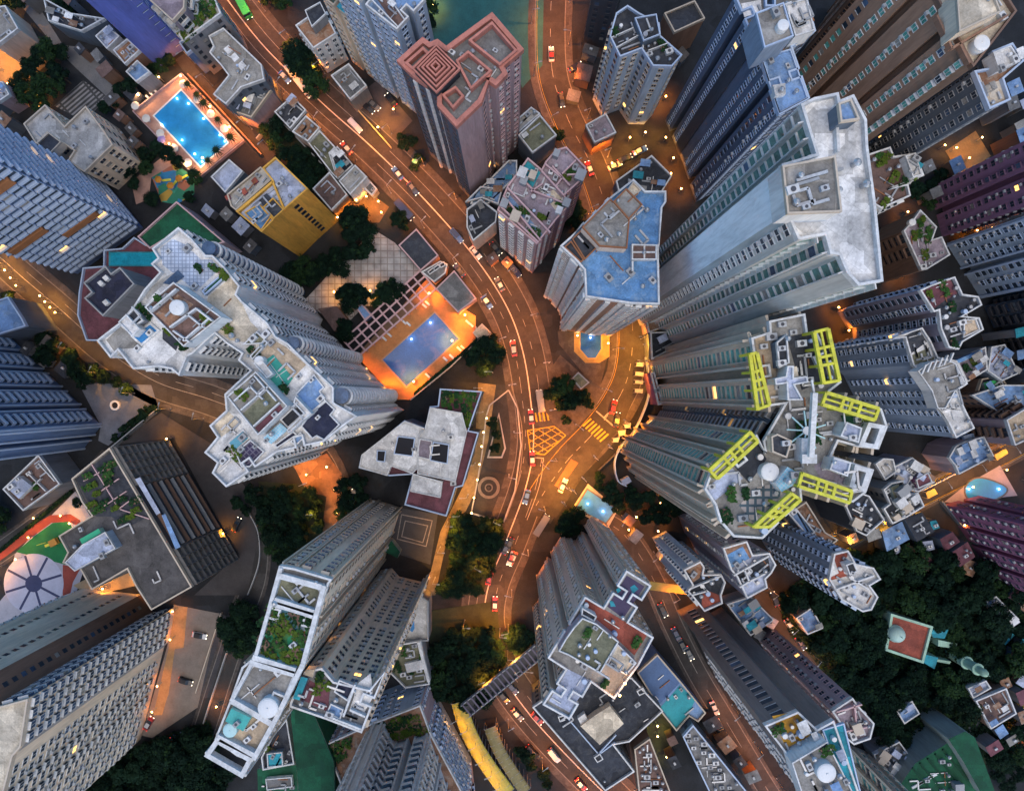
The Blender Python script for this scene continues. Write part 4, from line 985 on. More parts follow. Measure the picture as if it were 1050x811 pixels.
m = MB(); m.bar((i0.x, i0.y - .2, 98.4), (i0.x, i0.y + 1.4, 98.4), 2.6, .8); m.build('counterweight', trim_w, cr)
m = MB(); m.bar((i0.x, i0.y + 1, 99.2), (tp.x, tp.y, 100.5), .9, 1.0); m.bar((tp.x, tp.y, 100.4), (tp.x - .5, tp.y + 2.2, 100.6), .3, .3); m.build('jib', trim_w, cr)
x, y = W(P('E6', '385,240')[0], 95); st_ = empty('roof_star', (x, y, 94), 0, 'pale cyan star of steel spokes beside the white roof crane', 'star')
for k in range(9):
    t = .3 + k * .698; m = MB(); m.bar((x, y, 95.2), (x + 3.6 * math.cos(t), y + 3.6 * math.sin(t), 95.2), .22, .3); m.build('spoke', mat('paint_cyan', (.45, .72, .75), .5, .1), st_)
m = MB(); m.cyl(x, y, .8, 94, 95.6, 12); m.build('hub', tank_w, st_)
# --- octagon block and pink block
oc = B('apartment_tower', 'brown and white striped block with big blue roof at the road fork', 'tower', P('C1', '210,205 250,170 300,120', 'F1', '530,510 675,365 790,275 850,335 955,335 955,390 935,420 920,620', 'C1', '595,200 600,435 490,432 310,405 305,300 270,260'), 72, 'rose', 'blue', 'w', fs='hk', tr='w', seed=46, bay=2.6, pier=(.5, 1.1), pb=4.2, notch=0)
for pt_, wl_ in ((P('C1', '240,235')[0], 'brown'), (P('C1', '308,350')[0], 'brown'), (P('C1', '400,420')[0], 'brown'), (P('C1', '290,280')[0], 'brown')):
    i = oc.edge_near(pt_); L = (Vector(oc.poly[i]) - Vector(oc.poly[(i + 1) % len(oc.poly)])).length; k = max(1, int(L / 4.2))
    for j in range(k): oc.clad(i, wl_, (j + .16) / k, (j + .84) / k, d=.06)
oc.box('roof_house', P('F1', '532,515 675,370 772,478 760,622 620,612'), 4.5, 'tan', 'conc', 'o'); oc.box('roof_house', P('F1', '690,385 755,318 838,400 768,475'), 5.5, 'tan', 'conc', 'o')  # tan sides and orange rims paint in the glow of lamps
oc.box('roof_room', P('F1', '765,320 792,285 830,325 795,365'), 3, 'cream', 'beige', 't'); oc.box('light_well', P('F1', '785,602 910,605 910,680 785,680'), 1.6, 'white', 'brown', 'w'); oc.lines('roof_wall', [P('F1', '850,605 850,678'), P('F1', '790,640 905,640'), P('F1', '790,685 790,735')], .35, 1.8)
oc.box('dark_deck', P('F1', '480,575 525,530 605,620 545,680'), .8, 'slate', 'dark', 'o'); oc.box('dark_deck', P('F1', '440,615 475,585 540,680 525,695'), .6, 'slate', 'dark', 'o'); oc.clutter(16, 'avp')  # orange rims again painted as lamp glow
pk = B('apartment_block', 'dusty pink stepped block with many walled roof yards', 'building', P('F1', '205,235 255,165 325,225 345,185 395,125 450,110 550,215 545,260 440,355 470,402 405,470 300,602 100,430 130,360 150,310'), 42, 'pink', 'mauve', 'p', fs='hk', tr='p', seed=47, bay=2.3, w=1.3, over=[(P('F1', '200,515')[0], 'bay', 'rose', dict(tr='w', bay=2.6, w=1.7))])
pk.lines('roof_wall', [P('F1', '325,225 440,350'), P('F1', '345,190 430,260 400,300'), P('F1', '200,240 290,330 470,400'), P('F1', '270,330 330,290'), P('F1', '150,310 370,540'), P('F1', '130,350 320,580'), P('F1', '380,200 470,300'), P('F1', '500,170 430,240'), P('F1', '455,245 540,240'), P('F1', '110,400 310,590')], .4, 1.6, m=trim_p)
pk.patch('terrace', P('F1', '340,355 385,320 460,400 410,445'), roofm('beige'), .05); pk.patch('terrace', P('F1', '210,240 255,175 320,235 280,310'), roofm('teal'), .05); pk.patch('terrace', P('F1', '140,355 160,345 330,550 315,575'), roofm('sky'), .05); pk.clutter(34, 'avthg')
# --- lower middle
ut = B('apartment_tower', 'cream tower with red and violet roof terraces below the road fork', 'tower', P('E8', '345,235 455,300 590,80 735,170 600,385 748,475 660,640 600,720', 'C3', '420,440 330,375 245,520 140,462 230,325 160,280'), 68, 'tan', 'conc', 'w', fs='hk', tr='t', seed=48, bay=2.3, w=1.4, pier=(.3, .4), pb=4.6)
ut.patch('terrace', P('E8', '480,300 595,115 700,180 575,370'), mat('deck_violet', (.06, .045, .10), .7, .3), .06); ut.patch('terrace', P('E8', '350,250 400,280 570,380 715,470 640,590 545,500 330,340'), roofm('red'), .06)
for q in ('615,185 640,170 665,195 630,225', '530,200 550,185 560,205 540,220', '490,260 515,270 530,300 500,300'): ut.patch('teal_mat', P('E8', q), roofm('teal'), .12)
ut.box('plant_room', P('E8', '280,420 330,365 415,400 545,505 435,690 250,585 190,560 230,490'), 4, 'rose', 'olive', 'w'); ut.box('roof_room', P('E8', '330,305 415,355 400,385 325,345'), 3, 'white', 'dark', 'w'); ut.box('roof_room', P('E8', '500,590 540,520 650,630 590,700 480,640'), 2, 'rose', 'beige', 'w')
ut.patch('terrace', P('C3', '240,330 330,375 245,500 165,455'), roofm('lilac'), .07); ut.clutter(20, 'avgtp'); ut.clutter(12, 'avtp', poly=offset(WP(P('E8', '300,440 400,410 530,510 430,670 280,580'), 72), -.5))
b = B('market_hall', 'low hall with black flat roof and white roof house below the cream tower', 'building', P('C3', '100,475 180,420 330,340 490,360 612,490 480,610 418,622 500,727 385,803'), 15, 'concrete', 'dark', 'w', fs='slot', seed=49, n=50)
b.box('roof_house', P('C3', '290,555 350,510 405,475 460,545 365,628'), 3, 'cream', 'beige', False); b.box('roof_house', P('C3', '278,525 305,505 322,535 295,555'), 2, 'white', 'white', False); b.lines('roof_wall', [P('C3', '240,525 360,665 430,590'), P('C3', '365,665 425,620')], .3, .8, m=trim_b)
for q in ('200,515 225,510 228,528 208,535', '342,675 365,660 378,682 355,695', '510,415 535,400 545,420 520,432'): b.box('skylight', P('C3', q), .9, 'white', 'dark', 'w')
b.clutter(8, 'av')
b = B('market_hall', 'hall with blue and turquoise tarpaulin roof beside the black roof', 'building', P('C3', '512,340 590,268 690,385 780,497 750,532 715,510 665,568 610,500'), 9, 'midblue', 'sky', 't', fs='none'); b.patch('turquoise_cover', P('C3', '605,480 680,395 742,450 715,508 665,562'), mat('cover_turquoise', (.02, .33, .38), .6, .3), .06); b.clutter(6, 'av')
b.patch('dark_cover', P('C3', '520,345 590,280 680,385 600,470'), mat('cover_blue', (.07, .14, .30), .6, .3), .06)
tl_ = B('apartment_tower', 'long brown slab with a white air conditioner strip, bottom right', 'tower', P('D3', '10,545 140,490 215,560 280,525 380,811 420,920 230,920 120,690'), 76, 'taupe', 'conc', 'w', fs='hk', seed=50, bay=6.3, w=2.6, blank=0, tr='w', notch=0,
         over=[(P('D3', '178,525')[0], None), (P('D3', '248,542')[0], 'slot', None, dict(bay=6, w=.9)), (P('D3', '65,617')[0], None), (P('D3', '175,795')[0], 'hk')])
tl_.patch('terrace', P('D3', '45,515 140,495 205,590 100,640'), roofm('orange'), .05); tl_.box('sun_deck', P('D3', '240,565 325,540 400,850 350,850'), .3, 'slate', 'teal', 'b'); tl_.box('plant_room', P('D3', '120,695 258,612 360,811 380,880 180,880'), 4, 'white', 'conc', 'w'); tl_.disc('water_tank', 'D3', '260,740', 38, 2, z=80)
tl_.clutter(34, 'agctv')
b = B('apartment_block', 'dusty pink long block with stepped roof above the wood, bottom right', 'building', P('D3', '275,490 355,437 372,462 440,537 425,597 360,620 330,595 310,540'), 52, 'rose', 'mauve', 'w', fs='hk', tr='p', seed=51, bay=2.3, w=1.2); b.lines('roof_wall', [P('D3', '300,500 400,470'), P('D3', '320,580 420,560'), P('D3', '370,470 380,560')], .35, 1.4, m=trim_p); b.clutter(12, 'avh')
B('apartment_tower', 'cream tower with green panels leaning out of the bottom edge', 'tower', P('G', '868,762 893,772 905,800 880,800'), 72, 'cream', 'grey', 'w', base=True, fs='fin', tr='t', gl='t', seed=52, n=50)
b = B('industrial_block', 'long low roof with ribbed grey sheets at the bottom edge', 'building', P('C3', '690,590 730,545 960,830 810,840'), 13, 'slate', 'grey', 'b', fs='slot', seed=53, n=20); b.clutter(24, 'aavp')
b = B('industrial_block', 'low brown roof with rows of small vents at the bottom edge', 'building', P('C3', '500,640 560,598 650,830 520,830'), 11, 'brown', 'brown', 't', fs='none', seed=54); b.clutter(24, 'vav')
r1 = B('apartment_tower', 'slim blue grey tower with white window grid and red roof yard', 'tower', P('F6', '300,265 385,222 405,252 398,290 490,288 512,330 490,395 497,435 405,476 345,400 320,375 345,342'), 40, 'paleblue', 'dark', 'w', fs='bay', tr='w', gl='b', seed=55, bay=2.3, w=1.5)
r1.patch('terrace', P('F6', '310,270 385,232 400,255 385,310 350,335 335,290'), roofm('rust'), .05); r1.patch('terrace', P('F6', '395,440 400,390 440,380 490,400 490,430 405,465'), roofm('red'), .06); r1.lines('roof_wall', [P('F6', '330,370 500,300'), P('F6', '345,400 420,380 400,340'), P('F6', '390,350 440,390')], .35, 1.3); r1.clutter(14, 'avt')
r2 = B('apartment_tower', 'grey violet tower with blue roof deck edged in ochre', 'tower', P('F6', '500,155 620,120 650,190 735,180 768,240 745,282 715,312 725,355 622,410 570,300 540,265'), 46, 'mauve', 'lilac', 'w', fs='hk', tr='g', seed=56, bay=2.8, w=1.1, blank=.3)
r2.box('ochre_deck', P('F6', '510,160 615,125 650,205 545,265'), .3, 'tan', 'rust', False); r2.patch('blue_deck', P('F6', '522,195 605,150 640,210 545,262'), roofm('blue'), .4); r2.lines('roof_wall', [P('F6', '560,300 740,200'), P('F6', '615,270 640,330 720,290'), P('F6', '590,360 640,330')], .4, 1.4)
r2.patch('terrace', P('F6', '575,290 620,270 640,325 595,350'), roofm('dark'), .05); r2.patch('terrace', P('F6', '630,270 735,205 745,275 655,320'), roofm('dark'), .05); r2.clutter(12, 'avt')
q1 = B('apartment_tower', 'long blue white tower with red cross shaped roof terrace beside the wood', 'tower', P('D2', '265,745 285,645 340,632 370,685 440,700 468,745 425,770', 'D3', '455,42 430,92 395,100 312,52'), 46, 'bluegrey', 'white', 'w', fs='bay', tr='b', gl='d', seed=57, bay=2.2, w=1.4)
q1.patch('terrace', P('D2', '285,650 340,640 345,655 325,680 330,725 345,735 270,755 268,745 310,725'), roofm('red'), .06); q1.box('plant_room', P('D2', '335,690 365,680 380,715 350,730'), 3, 'white', 'dark', 'w'); q1.lines('roof_wall', [P('D2', '300,790 450,735'), P('D2', '350,740 430,790')], .4, 1.3); q1.clutter(12, 'avt')
# --- lower left towers
x1 = B('apartment_tower', 'long white framed tower with roof garden, dish and open roof frame, lower left', 'tower', P('E3', '510,110 600,125 820,190 800,215 650,690', 'E4', '590,135 480,400 350,620 260,585 130,490 215,275 290,65', 'E3', '360,650'), 85, 'cream', 'conc', 'w', fs='hk', tr='t', seed=58, bay=2.4, w=1.4, pier=(.5, .4), pb=4.8, over=[(P('E3', '660,145')[0], 'bay', None, dict(tr='t', bay=2.4, w=1.6))])
pl = WP(P('E4', '55,600 130,488 350,610 285,732'), 86); m = MB(); m.ring(pl, offset(pl, -.9), 84.6, 86.2)
for p in pl: m.cyl(p[0], p[1], .35, 0, 85, 8)
m.build('open_frame', trim_w, x1.root)
for sg in ('E3:495,175 750,245', 'E3:470,320 705,395', 'E3:460,340 700,412', 'E3:340,660 595,740', 'E3:325,690 590,760', 'E4:215,275 450,410', 'E4:130,490 345,600', 'E4:140,515 330,625'):
    k, q = sg.split(':'); x1.lines('cross_beam', [P(k, q)], 1.1, 1.5)
x1.lines('long_beam', [P('E3', '765,235 640,700', 'E4', '470,400 345,625')], .9, 1.6); x1.lines('long_beam', [P('E3', '510,130 360,650', 'E4', '215,275')], .7, 1.4)
x1.patch('terrace', P('E3', '500,190 740,255 700,380 480,310'), roofm('olive'), .05); x1.patch('roof_garden', P('E3', '455,345 690,410 630,700 370,650'), tint_mat('garden_plots', (.05, .17, .05), [(.10, .24, .30), (.17, .21, .03), (.25, .32, .38), (.02, .22, .10), (.28, .15, .03)], .55), .06)
x1.patch('terrace', P('E4', '310,75 570,140 455,395 225,275'), roofm('conc'), .05); x1.patch('terrace', P('E4', '240,320 440,420 340,600 150,480'), roofm('tan'), .05); x1.disc('water_tank', 'E4', '432,318', 60, 2); x1.disc('water_tank', 'E4', '207,450', 42, 1.8, mat('tank_aqua', (.45, .68, .68), .4, .1))
x1.box('teal_awning', P('E4', '215,320 330,375 285,455 180,395'), 2.2, 'mint', mat('awning_teal', (.06, .40, .36), .6, .3), False); x1.clutter(22, 'g', poly=offset(WP(P('E3', '455,345 690,410 630,700 370,650'), 85), -.6), scale=1.3); x1.clutter(20, 'avpa')
x2 = B('apartment_tower', 'white gridded tower with planted roof yards right of the framed tower, lower left', 'tower', P('E4', '575,275 660,90 760,70 830,150 1043,200', 'B3', '520,335 430,572 295,520 150,470'), 80, 'cream', 'grey', 'w', fs='hk', tr='t', gl='d', seed=59, bay=2.1, w=1.4, blank=.05, skip=12)
x2.patch('terrace', P('E4', '620,260 680,150 800,220 790,340'), roofm('maroon'), .05); x2.box('pool_deck', P('E4', '830,215 860,145 950,180 910,270'), .6, 'white', 'navy', 'w'); x2.box('sun_deck', P('E4', '785,340 810,285 885,320 865,380'), .5, 'white', 'sky', 'w'); x2.patch('terrace', P('E4', '955,180 1043,110 1060,250 1000,350 930,330'), roofm('white'), .05)
x2.box('awning', P('E4', '580,260 630,130 670,140 620,270'), 2, 'slate', 'teal', False); x2.box('tan_hut', P('E4', '650,120 660,90 710,90 700,135'), 2, 'tan', 'tan', False); x2.clutter(14, 'g', poly=offset(WP(P('E4', '690,180 750,80 820,150 800,230'), 80), -.4)); x2.lines('roof_wall', [P('E4', '920,330 1010,370'), P('E4', '950,180 880,370'), P('E4', '770,360 985,445')], .4, 1.4); x2.clutter(12, 'av')
yb = B('podium_block', 'podium with planted terraces under the white tower at the bottom edge', 'building', P('B3', '285,622 455,545 658,467 700,580 840,840 860,1000 430,1000 340,760'), 22, 'rose', 'rust', 'w', fs='hk', tr='b', seed=60, n=60, bay=2.2, w=1.1, over=[(P('B3', '750,700')[0], 'hk', 'paleblue', dict(tr='b', bay=2.0, w=1.0)), (P('B3', '560,505')[0], 'hk', 'paleblue', dict(tr='b'))])
yb.clutter(24, 'g', poly=offset(WP(P('B3', '290,630 400,590 330,720'), 22), -.6), scale=1.2); yb.clutter(24, 'g', poly=offset(WP(P('B3', '510,540 640,500 680,575 560,610'), 22), -.5), scale=1.2)
B('apartment_tower', 'white tower with deep window recess leaning out of the bottom edge', 'tower', P('B3', '330,830 475,545 512,540 560,622 690,585 800,900 340,920'), 95, 'white', 'grey', 'w', z0=22, at=22, fs='bal', tr='w', gl='d', seed=61, bay=3.0, w=2.6, pier=(.6, .6), pb=6)
b = B('scaffold_block', 'block wrapped in dark green scaffold netting at the bottom edge', 'building', P('E4', '575,300 700,345 760,480 825,640 830,860 620,860 600,650 570,380'), 24, 'greengrey', 'green', None, fs='none', seed=62); b2 = b
i = b.edge_near(P('E4', '570,500')[0])
for i in range(len(b.poly)): b.clad(i, roofm('green'), 0, 1, d=.1, name='netting')
b = B('scaffold_block', 'low netted site building with white framed roof deck at the bottom edge', 'building', P('E4', '370,680 600,655 615,860 375,860'), 15, 'greengrey', 'green', None, fs='none', seed=63); b.box('roof_frame', P('E4', '422,735 575,722 580,780 430,800'), 1, 'white', 'grey', 'w'); b.clutter(6, 'ah')
b = B('low_block', 'grey flat roof block wedged between the framed tower and the green netting', 'building', P('E4', '550,375 595,640 410,675 400,600 470,470'), 18, 'white', 'dark', 'w', fs='none', seed=64); b.box('roof_room', P('E4', '430,585 520,575 525,655 435,665'), 2, 'grey', 'teal', 'w'); b.clutter(8, 'ag')
def up(tile, q, k=.7): return [((p[0] - CX) / k + CX, (p[1] - CY) / k + CY) for p in P(tile, q)][0]
aa = B('apartment_tower', 'massive tower with brown strip and rows of white bay boxes in the bottom left corner', 'tower', P('A3', '250,40 330,12 555,36 603,108 690,84 670,215 648,240 555,605 300,811 120,500'), 66, 'cream', 'beige', 't', base=True, fs='hk', tr='w', gl='d', seed=65, bay=2.5, w=1.7, blank=.06, notch=0, lits=.001,
       over=[(up('A3', '440,24'), 'slot', None, dict(bay=6, w=1.2)), (up('A3', '579,72'), 'slot', 'brown', dict(bay=5)), (up('A3', '646,96'), 'bay', 'slate', dict(w=2.3, bay=2.6, h=1.9)), (up('A3', '680,150'), 'bay', None, dict(w=1.8, bay=2.4)), (up('A3', '659,228'), None, 'grey')])
B('apartment_tower', 'dark brown ribbed tower with rows of unlit windows behind the huge brown tower', 'tower', P('G', '816,64 846,88 884,38 850,12'), 95, 'darkbrown', 'dark', 'r', base=True, fs='dots', tr='r', seed=72, bay=2.3, lits=.003, pier=(.5, .5), pb=4.6)
sc = B('school_block', 'concrete school block with honeycomb wall and planted roof terrace, left side', 'building', P('A2', '440,228 765,776 605,867 545,775 510,705 370,787 325,705 255,680 275,640 240,575 370,495 330,440 290,350'), 32, 'concrete', 'asph', 't', fs='none', seed=66, ph=.8)
i = sc.edge_near(P('A2', '600,500')[0]); a_ = Vector(sc.poly[i]); e_ = Vector(sc.poly[(i + 1) % len(sc.poly)]); d_ = e_ - a_; L_ = d_.length; d_ /= L_; n_ = Vector((d_.y, -d_.x))
for u0, u1 in ((.0, .26), (.72, 1.0)):
    m = MB(); U0, U1 = u0 * L_ + .2, u1 * L_ - .2; k = int((U1 - U0) / 2.2)
    for j in range(k + 1):
        p = a_ + d_ * (U0 + (U1 - U0) * j / k); m.bar((*(p + n_ * .45), 2), (*(p + n_ * .45), 31.4), .22, .9)
    for f in range(10):
        p, q = a_ + d_ * U0, a_ + d_ * U1; m.bar((*(p + n_ * .44), 2.2 + 3.2 * f), (*(q + n_ * .44), 2.2 + 3.2 * f), .86, .28)
    m.build('honeycomb_screen', wall('concrete'), sc.root)
sc.clad(i, 'dark', .27, .71, d=.1, name='recess')  # flat dark panel painted as the shade of a recess
for f in range(9):
    p, q = a_ + d_ * (.27 * L_), a_ + d_ * (.71 * L_); m = MB(); m.bar((*(p + n_ * .6), 3 + 3.3 * f), (*(q + n_ * .6), 3 + 3.3 * f), 1.1, .3); m.build('gallery_slab', trim_g if f % 2 else trim_br, sc.root)
sc.lines('roof_wall', [P('A2', '360,290 470,470 590,510'), P('A2', '330,360 440,300'), P('A2', '370,420 470,350'), P('A2', '410,460 500,400'), P('A2', '470,470 510,440')], .25, .6, m=trim_p)
sc.patch('terrace', P('A2', '445,240 590,500 500,545 440,500 380,500 300,350'), roofm('dark'), .04); sc.box('roof_house', P('A2', '330,610 420,560 460,625 300,715 262,680'), 3, 'paleblue', 'lilac', 'w'); sc.box('green_canopy', P('A2', '315,590 390,548 400,565 325,610'), 2, 'mint', mat('canopy_green', (.04, .42, .22), .6, .2), False)
sc.patch('skylight_strip', P('A2', '535,352 555,345 635,485 620,495'), roofm('lilac'), .1); sc.patch('skylight_strip', P('A2', '640,495 655,490 715,620 695,630'), roofm('sky'), .1); sc.clutter(13, 'g', poly=offset(WP(P('A2', '440,240 580,490 500,535 380,485 305,350'), 32), -.5)); sc.clutter(8, 'av')
b = B('low_block', 'small roof yard block with white hut left of the playground', 'building', P('A2', '20,390 160,255 245,370 100,475'), 12, 'grey', 'brown', 'w', fs='none', seed=67); b.box('roof_house', P('A2', '25,385 75,340 125,380 75,430'), 2, 'white', 'lilac', False); b.lines('roof_wall', [P('A2', '110,330 180,400'), P('A2', '150,290 215,360'), P('A2', '80,430 160,350')], .3, 1.2); b.clutter(8, 'ag')
zz = B('clubhouse', 'low white flat roofed clubhouse with open courts and pink terraces in the centre', 'building', P('B2', '740,-5 905,5 852,160 892,168 830,378 800,385 765,497 600,452 632,332 540,338 420,306 430,258 600,120 682,150 700,65 732,62'), 16, 'slate', 'maroon', 'b', fs='none', seed=68)
for q in ('430,255 600,122 680,152 655,180 650,310 630,330 545,300 530,338 420,305', '700,68 825,90 845,165 800,362 650,330 655,180 680,150', '632,330 748,362 740,425 622,400'): zz.box('white_roof', P('B2', q), 2.6, 'white', 'white', 'w')
for q in ('572,182 640,190 630,262 556,252', '490,238 525,240 520,285 488,280', '712,205 775,215 768,292 700,278'): zz.box('open_court', P('B2', q), 2.9, 'dark', dark, 'b', z=16)  # box tops painted near black for the shade inside open courts
zz.box('tile_roof', P('B2', '660,192 708,202 698,275 645,262'), 2.8, 'brown', 'mauve', 'w'); zz.clutter(12, 'g', poly=offset(WP(P('B2', '745,5 890,10 845,155 830,90 740,65'), 16), -.4)); zz.clutter(6, 'av')
b = B('low_block', 'low block with grey terrace and white roof frame beside the dark tree clump', 'building', P('B3', '530,330 570,230 660,215 695,385 600,400'), 11, 'grey', 'olive', 'w', fs='none', seed=69); b.box('white_frame', P('B3', '595,310 660,295 672,330 605,345'), 1.6, 'white', 'white', False); b.lines('roof_wall', [P('B3', '650,225 690,380')], .9, 1.4); b.clutter(12, 'ggav')
b = B('low_block', 'low terrace block with small blue pool right of the gridded tower', 'building', P('B3', '600,180 650,30 690,60 690,215 590,215'), 9, 'grey', 'pale', 'g', fs='none', seed=70); b.patch('pool_water', P('B3', '605,165 630,100 635,170 625,185'), MATS['water_blue'], .06)
B('small_block', 'square dark green canopy beside the dark court, below the clubhouse', 'building', P('B2', '520,640 545,595 580,640 570,665'), 4, 'greengrey', 'green', None, fs='none')
# --- small roofs along the roads
def small(label, pts, hh, wl, rf, n=6, kinds='acvp', par='w'):
    b = B('shop_house', label, 'building', pts, hh, wl, rf, par, fs='none', seed=len(BUILT)); b.clutter(n, kinds); return b
small('low tan roof between main road and walled garden', P('F8', '500,180 570,100 640,160 580,230'), 8, 'tan', 'rust')
small('low concrete roof beside the main road, next to the tan roof', P('F8', '580,235 640,175 720,260 690,290 730,420 700,390'), 7, 'concrete', 'olive')
small('dark roofed yard beside the main road, above the white roof', P('F8', '695,290 730,255 810,350 735,420'), 7, 'grey', 'dark')
small('small white tin roof beside the main road', P('F8', '738,432 820,350 880,410 795,500'), 9, 'white', 'pale', 4)
small('brown ribbed tin roof beside the white tin roof', P('F8', '605,470 690,385 780,500 700,580'), 7, 'brown', 'brown', 3)
small('dark square roof at the top of the walled garden', P('F8', '410,80 500,0 570,70 490,165'), 8, 'slate', 'dark', 8)
small('grey roof kiosk at the end of the lantern courtyard', P('F8', '860,460 890,425 930,470 905,505'), 4, 'grey', 'grey', 2)
small('white edged shop roof with a parked van, left of the car park', P('B0', '310,305 380,258 450,345 385,400'), 9, 'concrete', 'grey', 5)
small('tiny lean-to roof cluster at the foot of the salmon rimmed tower', P('B0', '880,770 1010,640 1043,640 1043,700 930,811 860,811'), 12, 'slate', 'sky', 14)
small('flat olive roof beside the side road, right of the salmon rimmed tower', P('C0', '45,540 130,460 195,540 100,610'), 14, 'slate', 'olive', 5)
small('stepped tin roof beside the olive roof', P('C0', '25,490 95,430 130,455 40,535'), 10, 'grey', 'pale', 5)
small('dark slatted roof below the bluish tower', P('C0', '310,500 390,455 430,530 345,570'), 10, 'brown', 'mauve', 6)
small('dark walled roof yard at the foot of the dark slab tower', P('C0', '430,720 570,620 650,700 600,780 440,760'), 12, 'slate', 'dark', 12)
small('dark slate roof left of the pink stepped block', P('B1', '845,60 900,20 965,70 960,110 870,185 845,130'), 14, 'tan', 'dark', 6)
small('blue slate roof above the dark slate roof, left of the pink stepped block', P('B1', '840,30 900,-30 985,-20 970,40 905,15'), 13, 'slate', 'sky', 6)
small('tiled roof house at the foot of the white slab tower', P('C1', '545,480 640,460 655,510 560,545'), 9, 'rose', 'rust', 8)
small('podium with dark court beside the lower road, under the yellow framed tower', P('E5', '38,180 250,175 400,190 160,280 45,340'), 10, 'slate', 'dark', 8)
small('red walled podium strip beside the lower road', P('E5', '40,420 60,415 110,600 85,610'), 12, 'maroon', 'red', 2)
small('pale roof pavilion on the orange plaza in the top left corner', P('A0', '-30,40 30,30 80,120 -10,190'), 10, 'tan', 'conc', 5)
small('violet roof house on the orange plaza in the top left corner', P('A0', '-30,330 20,330 45,380 0,410'), 8, 'rose', 'lilac', 3)
small('patchwork roof with brick square beside the blue violet tower', P('A0', '455,205 510,160 560,205 500,260'), 9, 'brown', 'rust', 5)
small('pale roof yard beside the grey ramp', P('A0', '385,150 430,110 480,150 430,200'), 8, 'white', 'lilac', 6)
small('small stacked roofs beside the row of hedges, near the upper left pool', P('A0', '505,290 550,245 600,290 545,330'), 8, 'grey', 'sky', 8)
small('grey shed roofs beside the ramp in the top left', P('A0', '180,0 290,60 420,80 330,130 200,90'), 9, 'slate', 'dark', 10)
small('grey shed in the wood left of the mosque', P('D3', '135,125 195,85 240,165 180,190'), 5, 'grey', 'sky', 2)
small('shed with blue grey roof in the wood below the mosque', P('D3', '530,490 590,450 620,500 560,540'), 5, 'grey', 'sky', 3)
small('row of tiny huts right of the mosque wood', P('D3', '880,60 920,40 1010,130 980,150'), 5, 'tan', 'lilac', 10, 'ach')
small('brown roofed house at the right edge below the mosque', P('D3', '840,450 960,400 1000,500 900,560'), 9, 'brown', 'brown', 6)
small('long grey house with dark yard left of the brown roofed house', P('D3', '810,400 880,370 900,400 830,440'), 8, 'grey', 'lilac', 4)
b = B('netted_hall', 'hall draped in green netting in the bottom right corner', 'building', P('D3', '540,800 610,700 735,622 800,700 870,830 540,850'), 12, 'greengrey', 'green', None, fs='none', seed=71)
b.clutter(12, 'hpav'); b.lines('net_ridge', [P('D3', '%d,%d %d,%d' % (600 + 30 * k, 720 - 18 * k, 700 + 30 * k, 840 - 18 * k)) for k in range(6)], .5, .5, m=mat('net_dark', (.006, .05, .025), .9, .3))
for k in range(4): b.box('roof_slat', P('D3', '%d,%d %d,%d %d,%d %d,%d' % (595 + 22 * k, 795 - 14 * k, 650 + 14 * k, 765 - 8 * k, 655 + 14 * k, 772 - 8 * k, 600 + 22 * k, 803 - 14 * k)), .4, 'white', 'white', False)
B('netted_hall', 'taller green netted shed behind the draped hall, bottom right corner', 'building', P('D3', '740,605 805,575 845,600 930,830 875,830 800,695'), 16, 'greengrey', 'green', None, fs='none')
small('jumble of grey sheds between the long tower and the green netted hall', P('D3', '440,660 540,610 600,690 530,770 460,720'), 6, 'grey', 'grey', 20, 'achv')
small('row of tin sheds above the brown slab, beside the grey violet tower', P('F6', '520,440 640,400 760,520 640,600'), 7, 'grey', 'sky', 26, 'acht')
# --- mosque
mq = B('mosque', 'mosque with red tiled flat roof, pale dome and mint green minaret in the wood', 'mosque', P('D3', '510,110 672,160 635,302 487,252 500,180'), 6, 'mint', 'red', None, fs='none')
m = MB(); m.ring(offset(mq.poly, .15), offset(mq.poly, -.6), 5.6, 6.8); m.build('parapet', wall('mint'), mq.root)
x, y = W(P('D3', '540,195')[0], 8); m = MB(); m.cyl(x, y, 2.6, 6, 7.2, 24); m.dome(x, y, 7.2, 2.5, 2.6, 24, 7); m.cyl(x, y, .15, 9.7, 11, 6); m.build('dome', mat('dome_pale', (.45, .62, .55), .5, .2), mq.root, smooth=False)
for q, rf in (('665,165 690,155 740,175 725,210 680,205', 'teal'), ('640,270 700,285 685,330 635,300', 'teal')): pl = WP(P('D3', q), 5.4); m = MB(); m.prism(pl, 0, 5.4, 0, mt=1); m.build('wing', [wall('mint'), roofm(rf)], mq.root)
for q in ('700,215 775,230 770,250 700,240', '690,290 750,300 745,310 690,300'): pl = WP(P('D3', q), 4.8); m = MB(); m.prism(pl, 0, 4.8); m.build('porch', wall('mint'), mq.root)
x, y = W(P('D3', '745,265')[0], 0); m = MB()
m.cyl(x, y, 1.7, 0, 8, 12); m.cyl(x, y, 1.4, 8, 13, 12); m.cyl(x, y, 2.0, 8, 8.5, 12); m.cyl(x, y, 1.8, 13, 13.5, 12); m.cyl(x, y, 1.1, 13.5, 15.5, 12); m.dome(x, y, 15.5, 1.2, 2.0, 14, 6); m.cyl(x, y, .1, 17, 18.5, 6)
m.build('minaret', wall('mint'), mq.root)
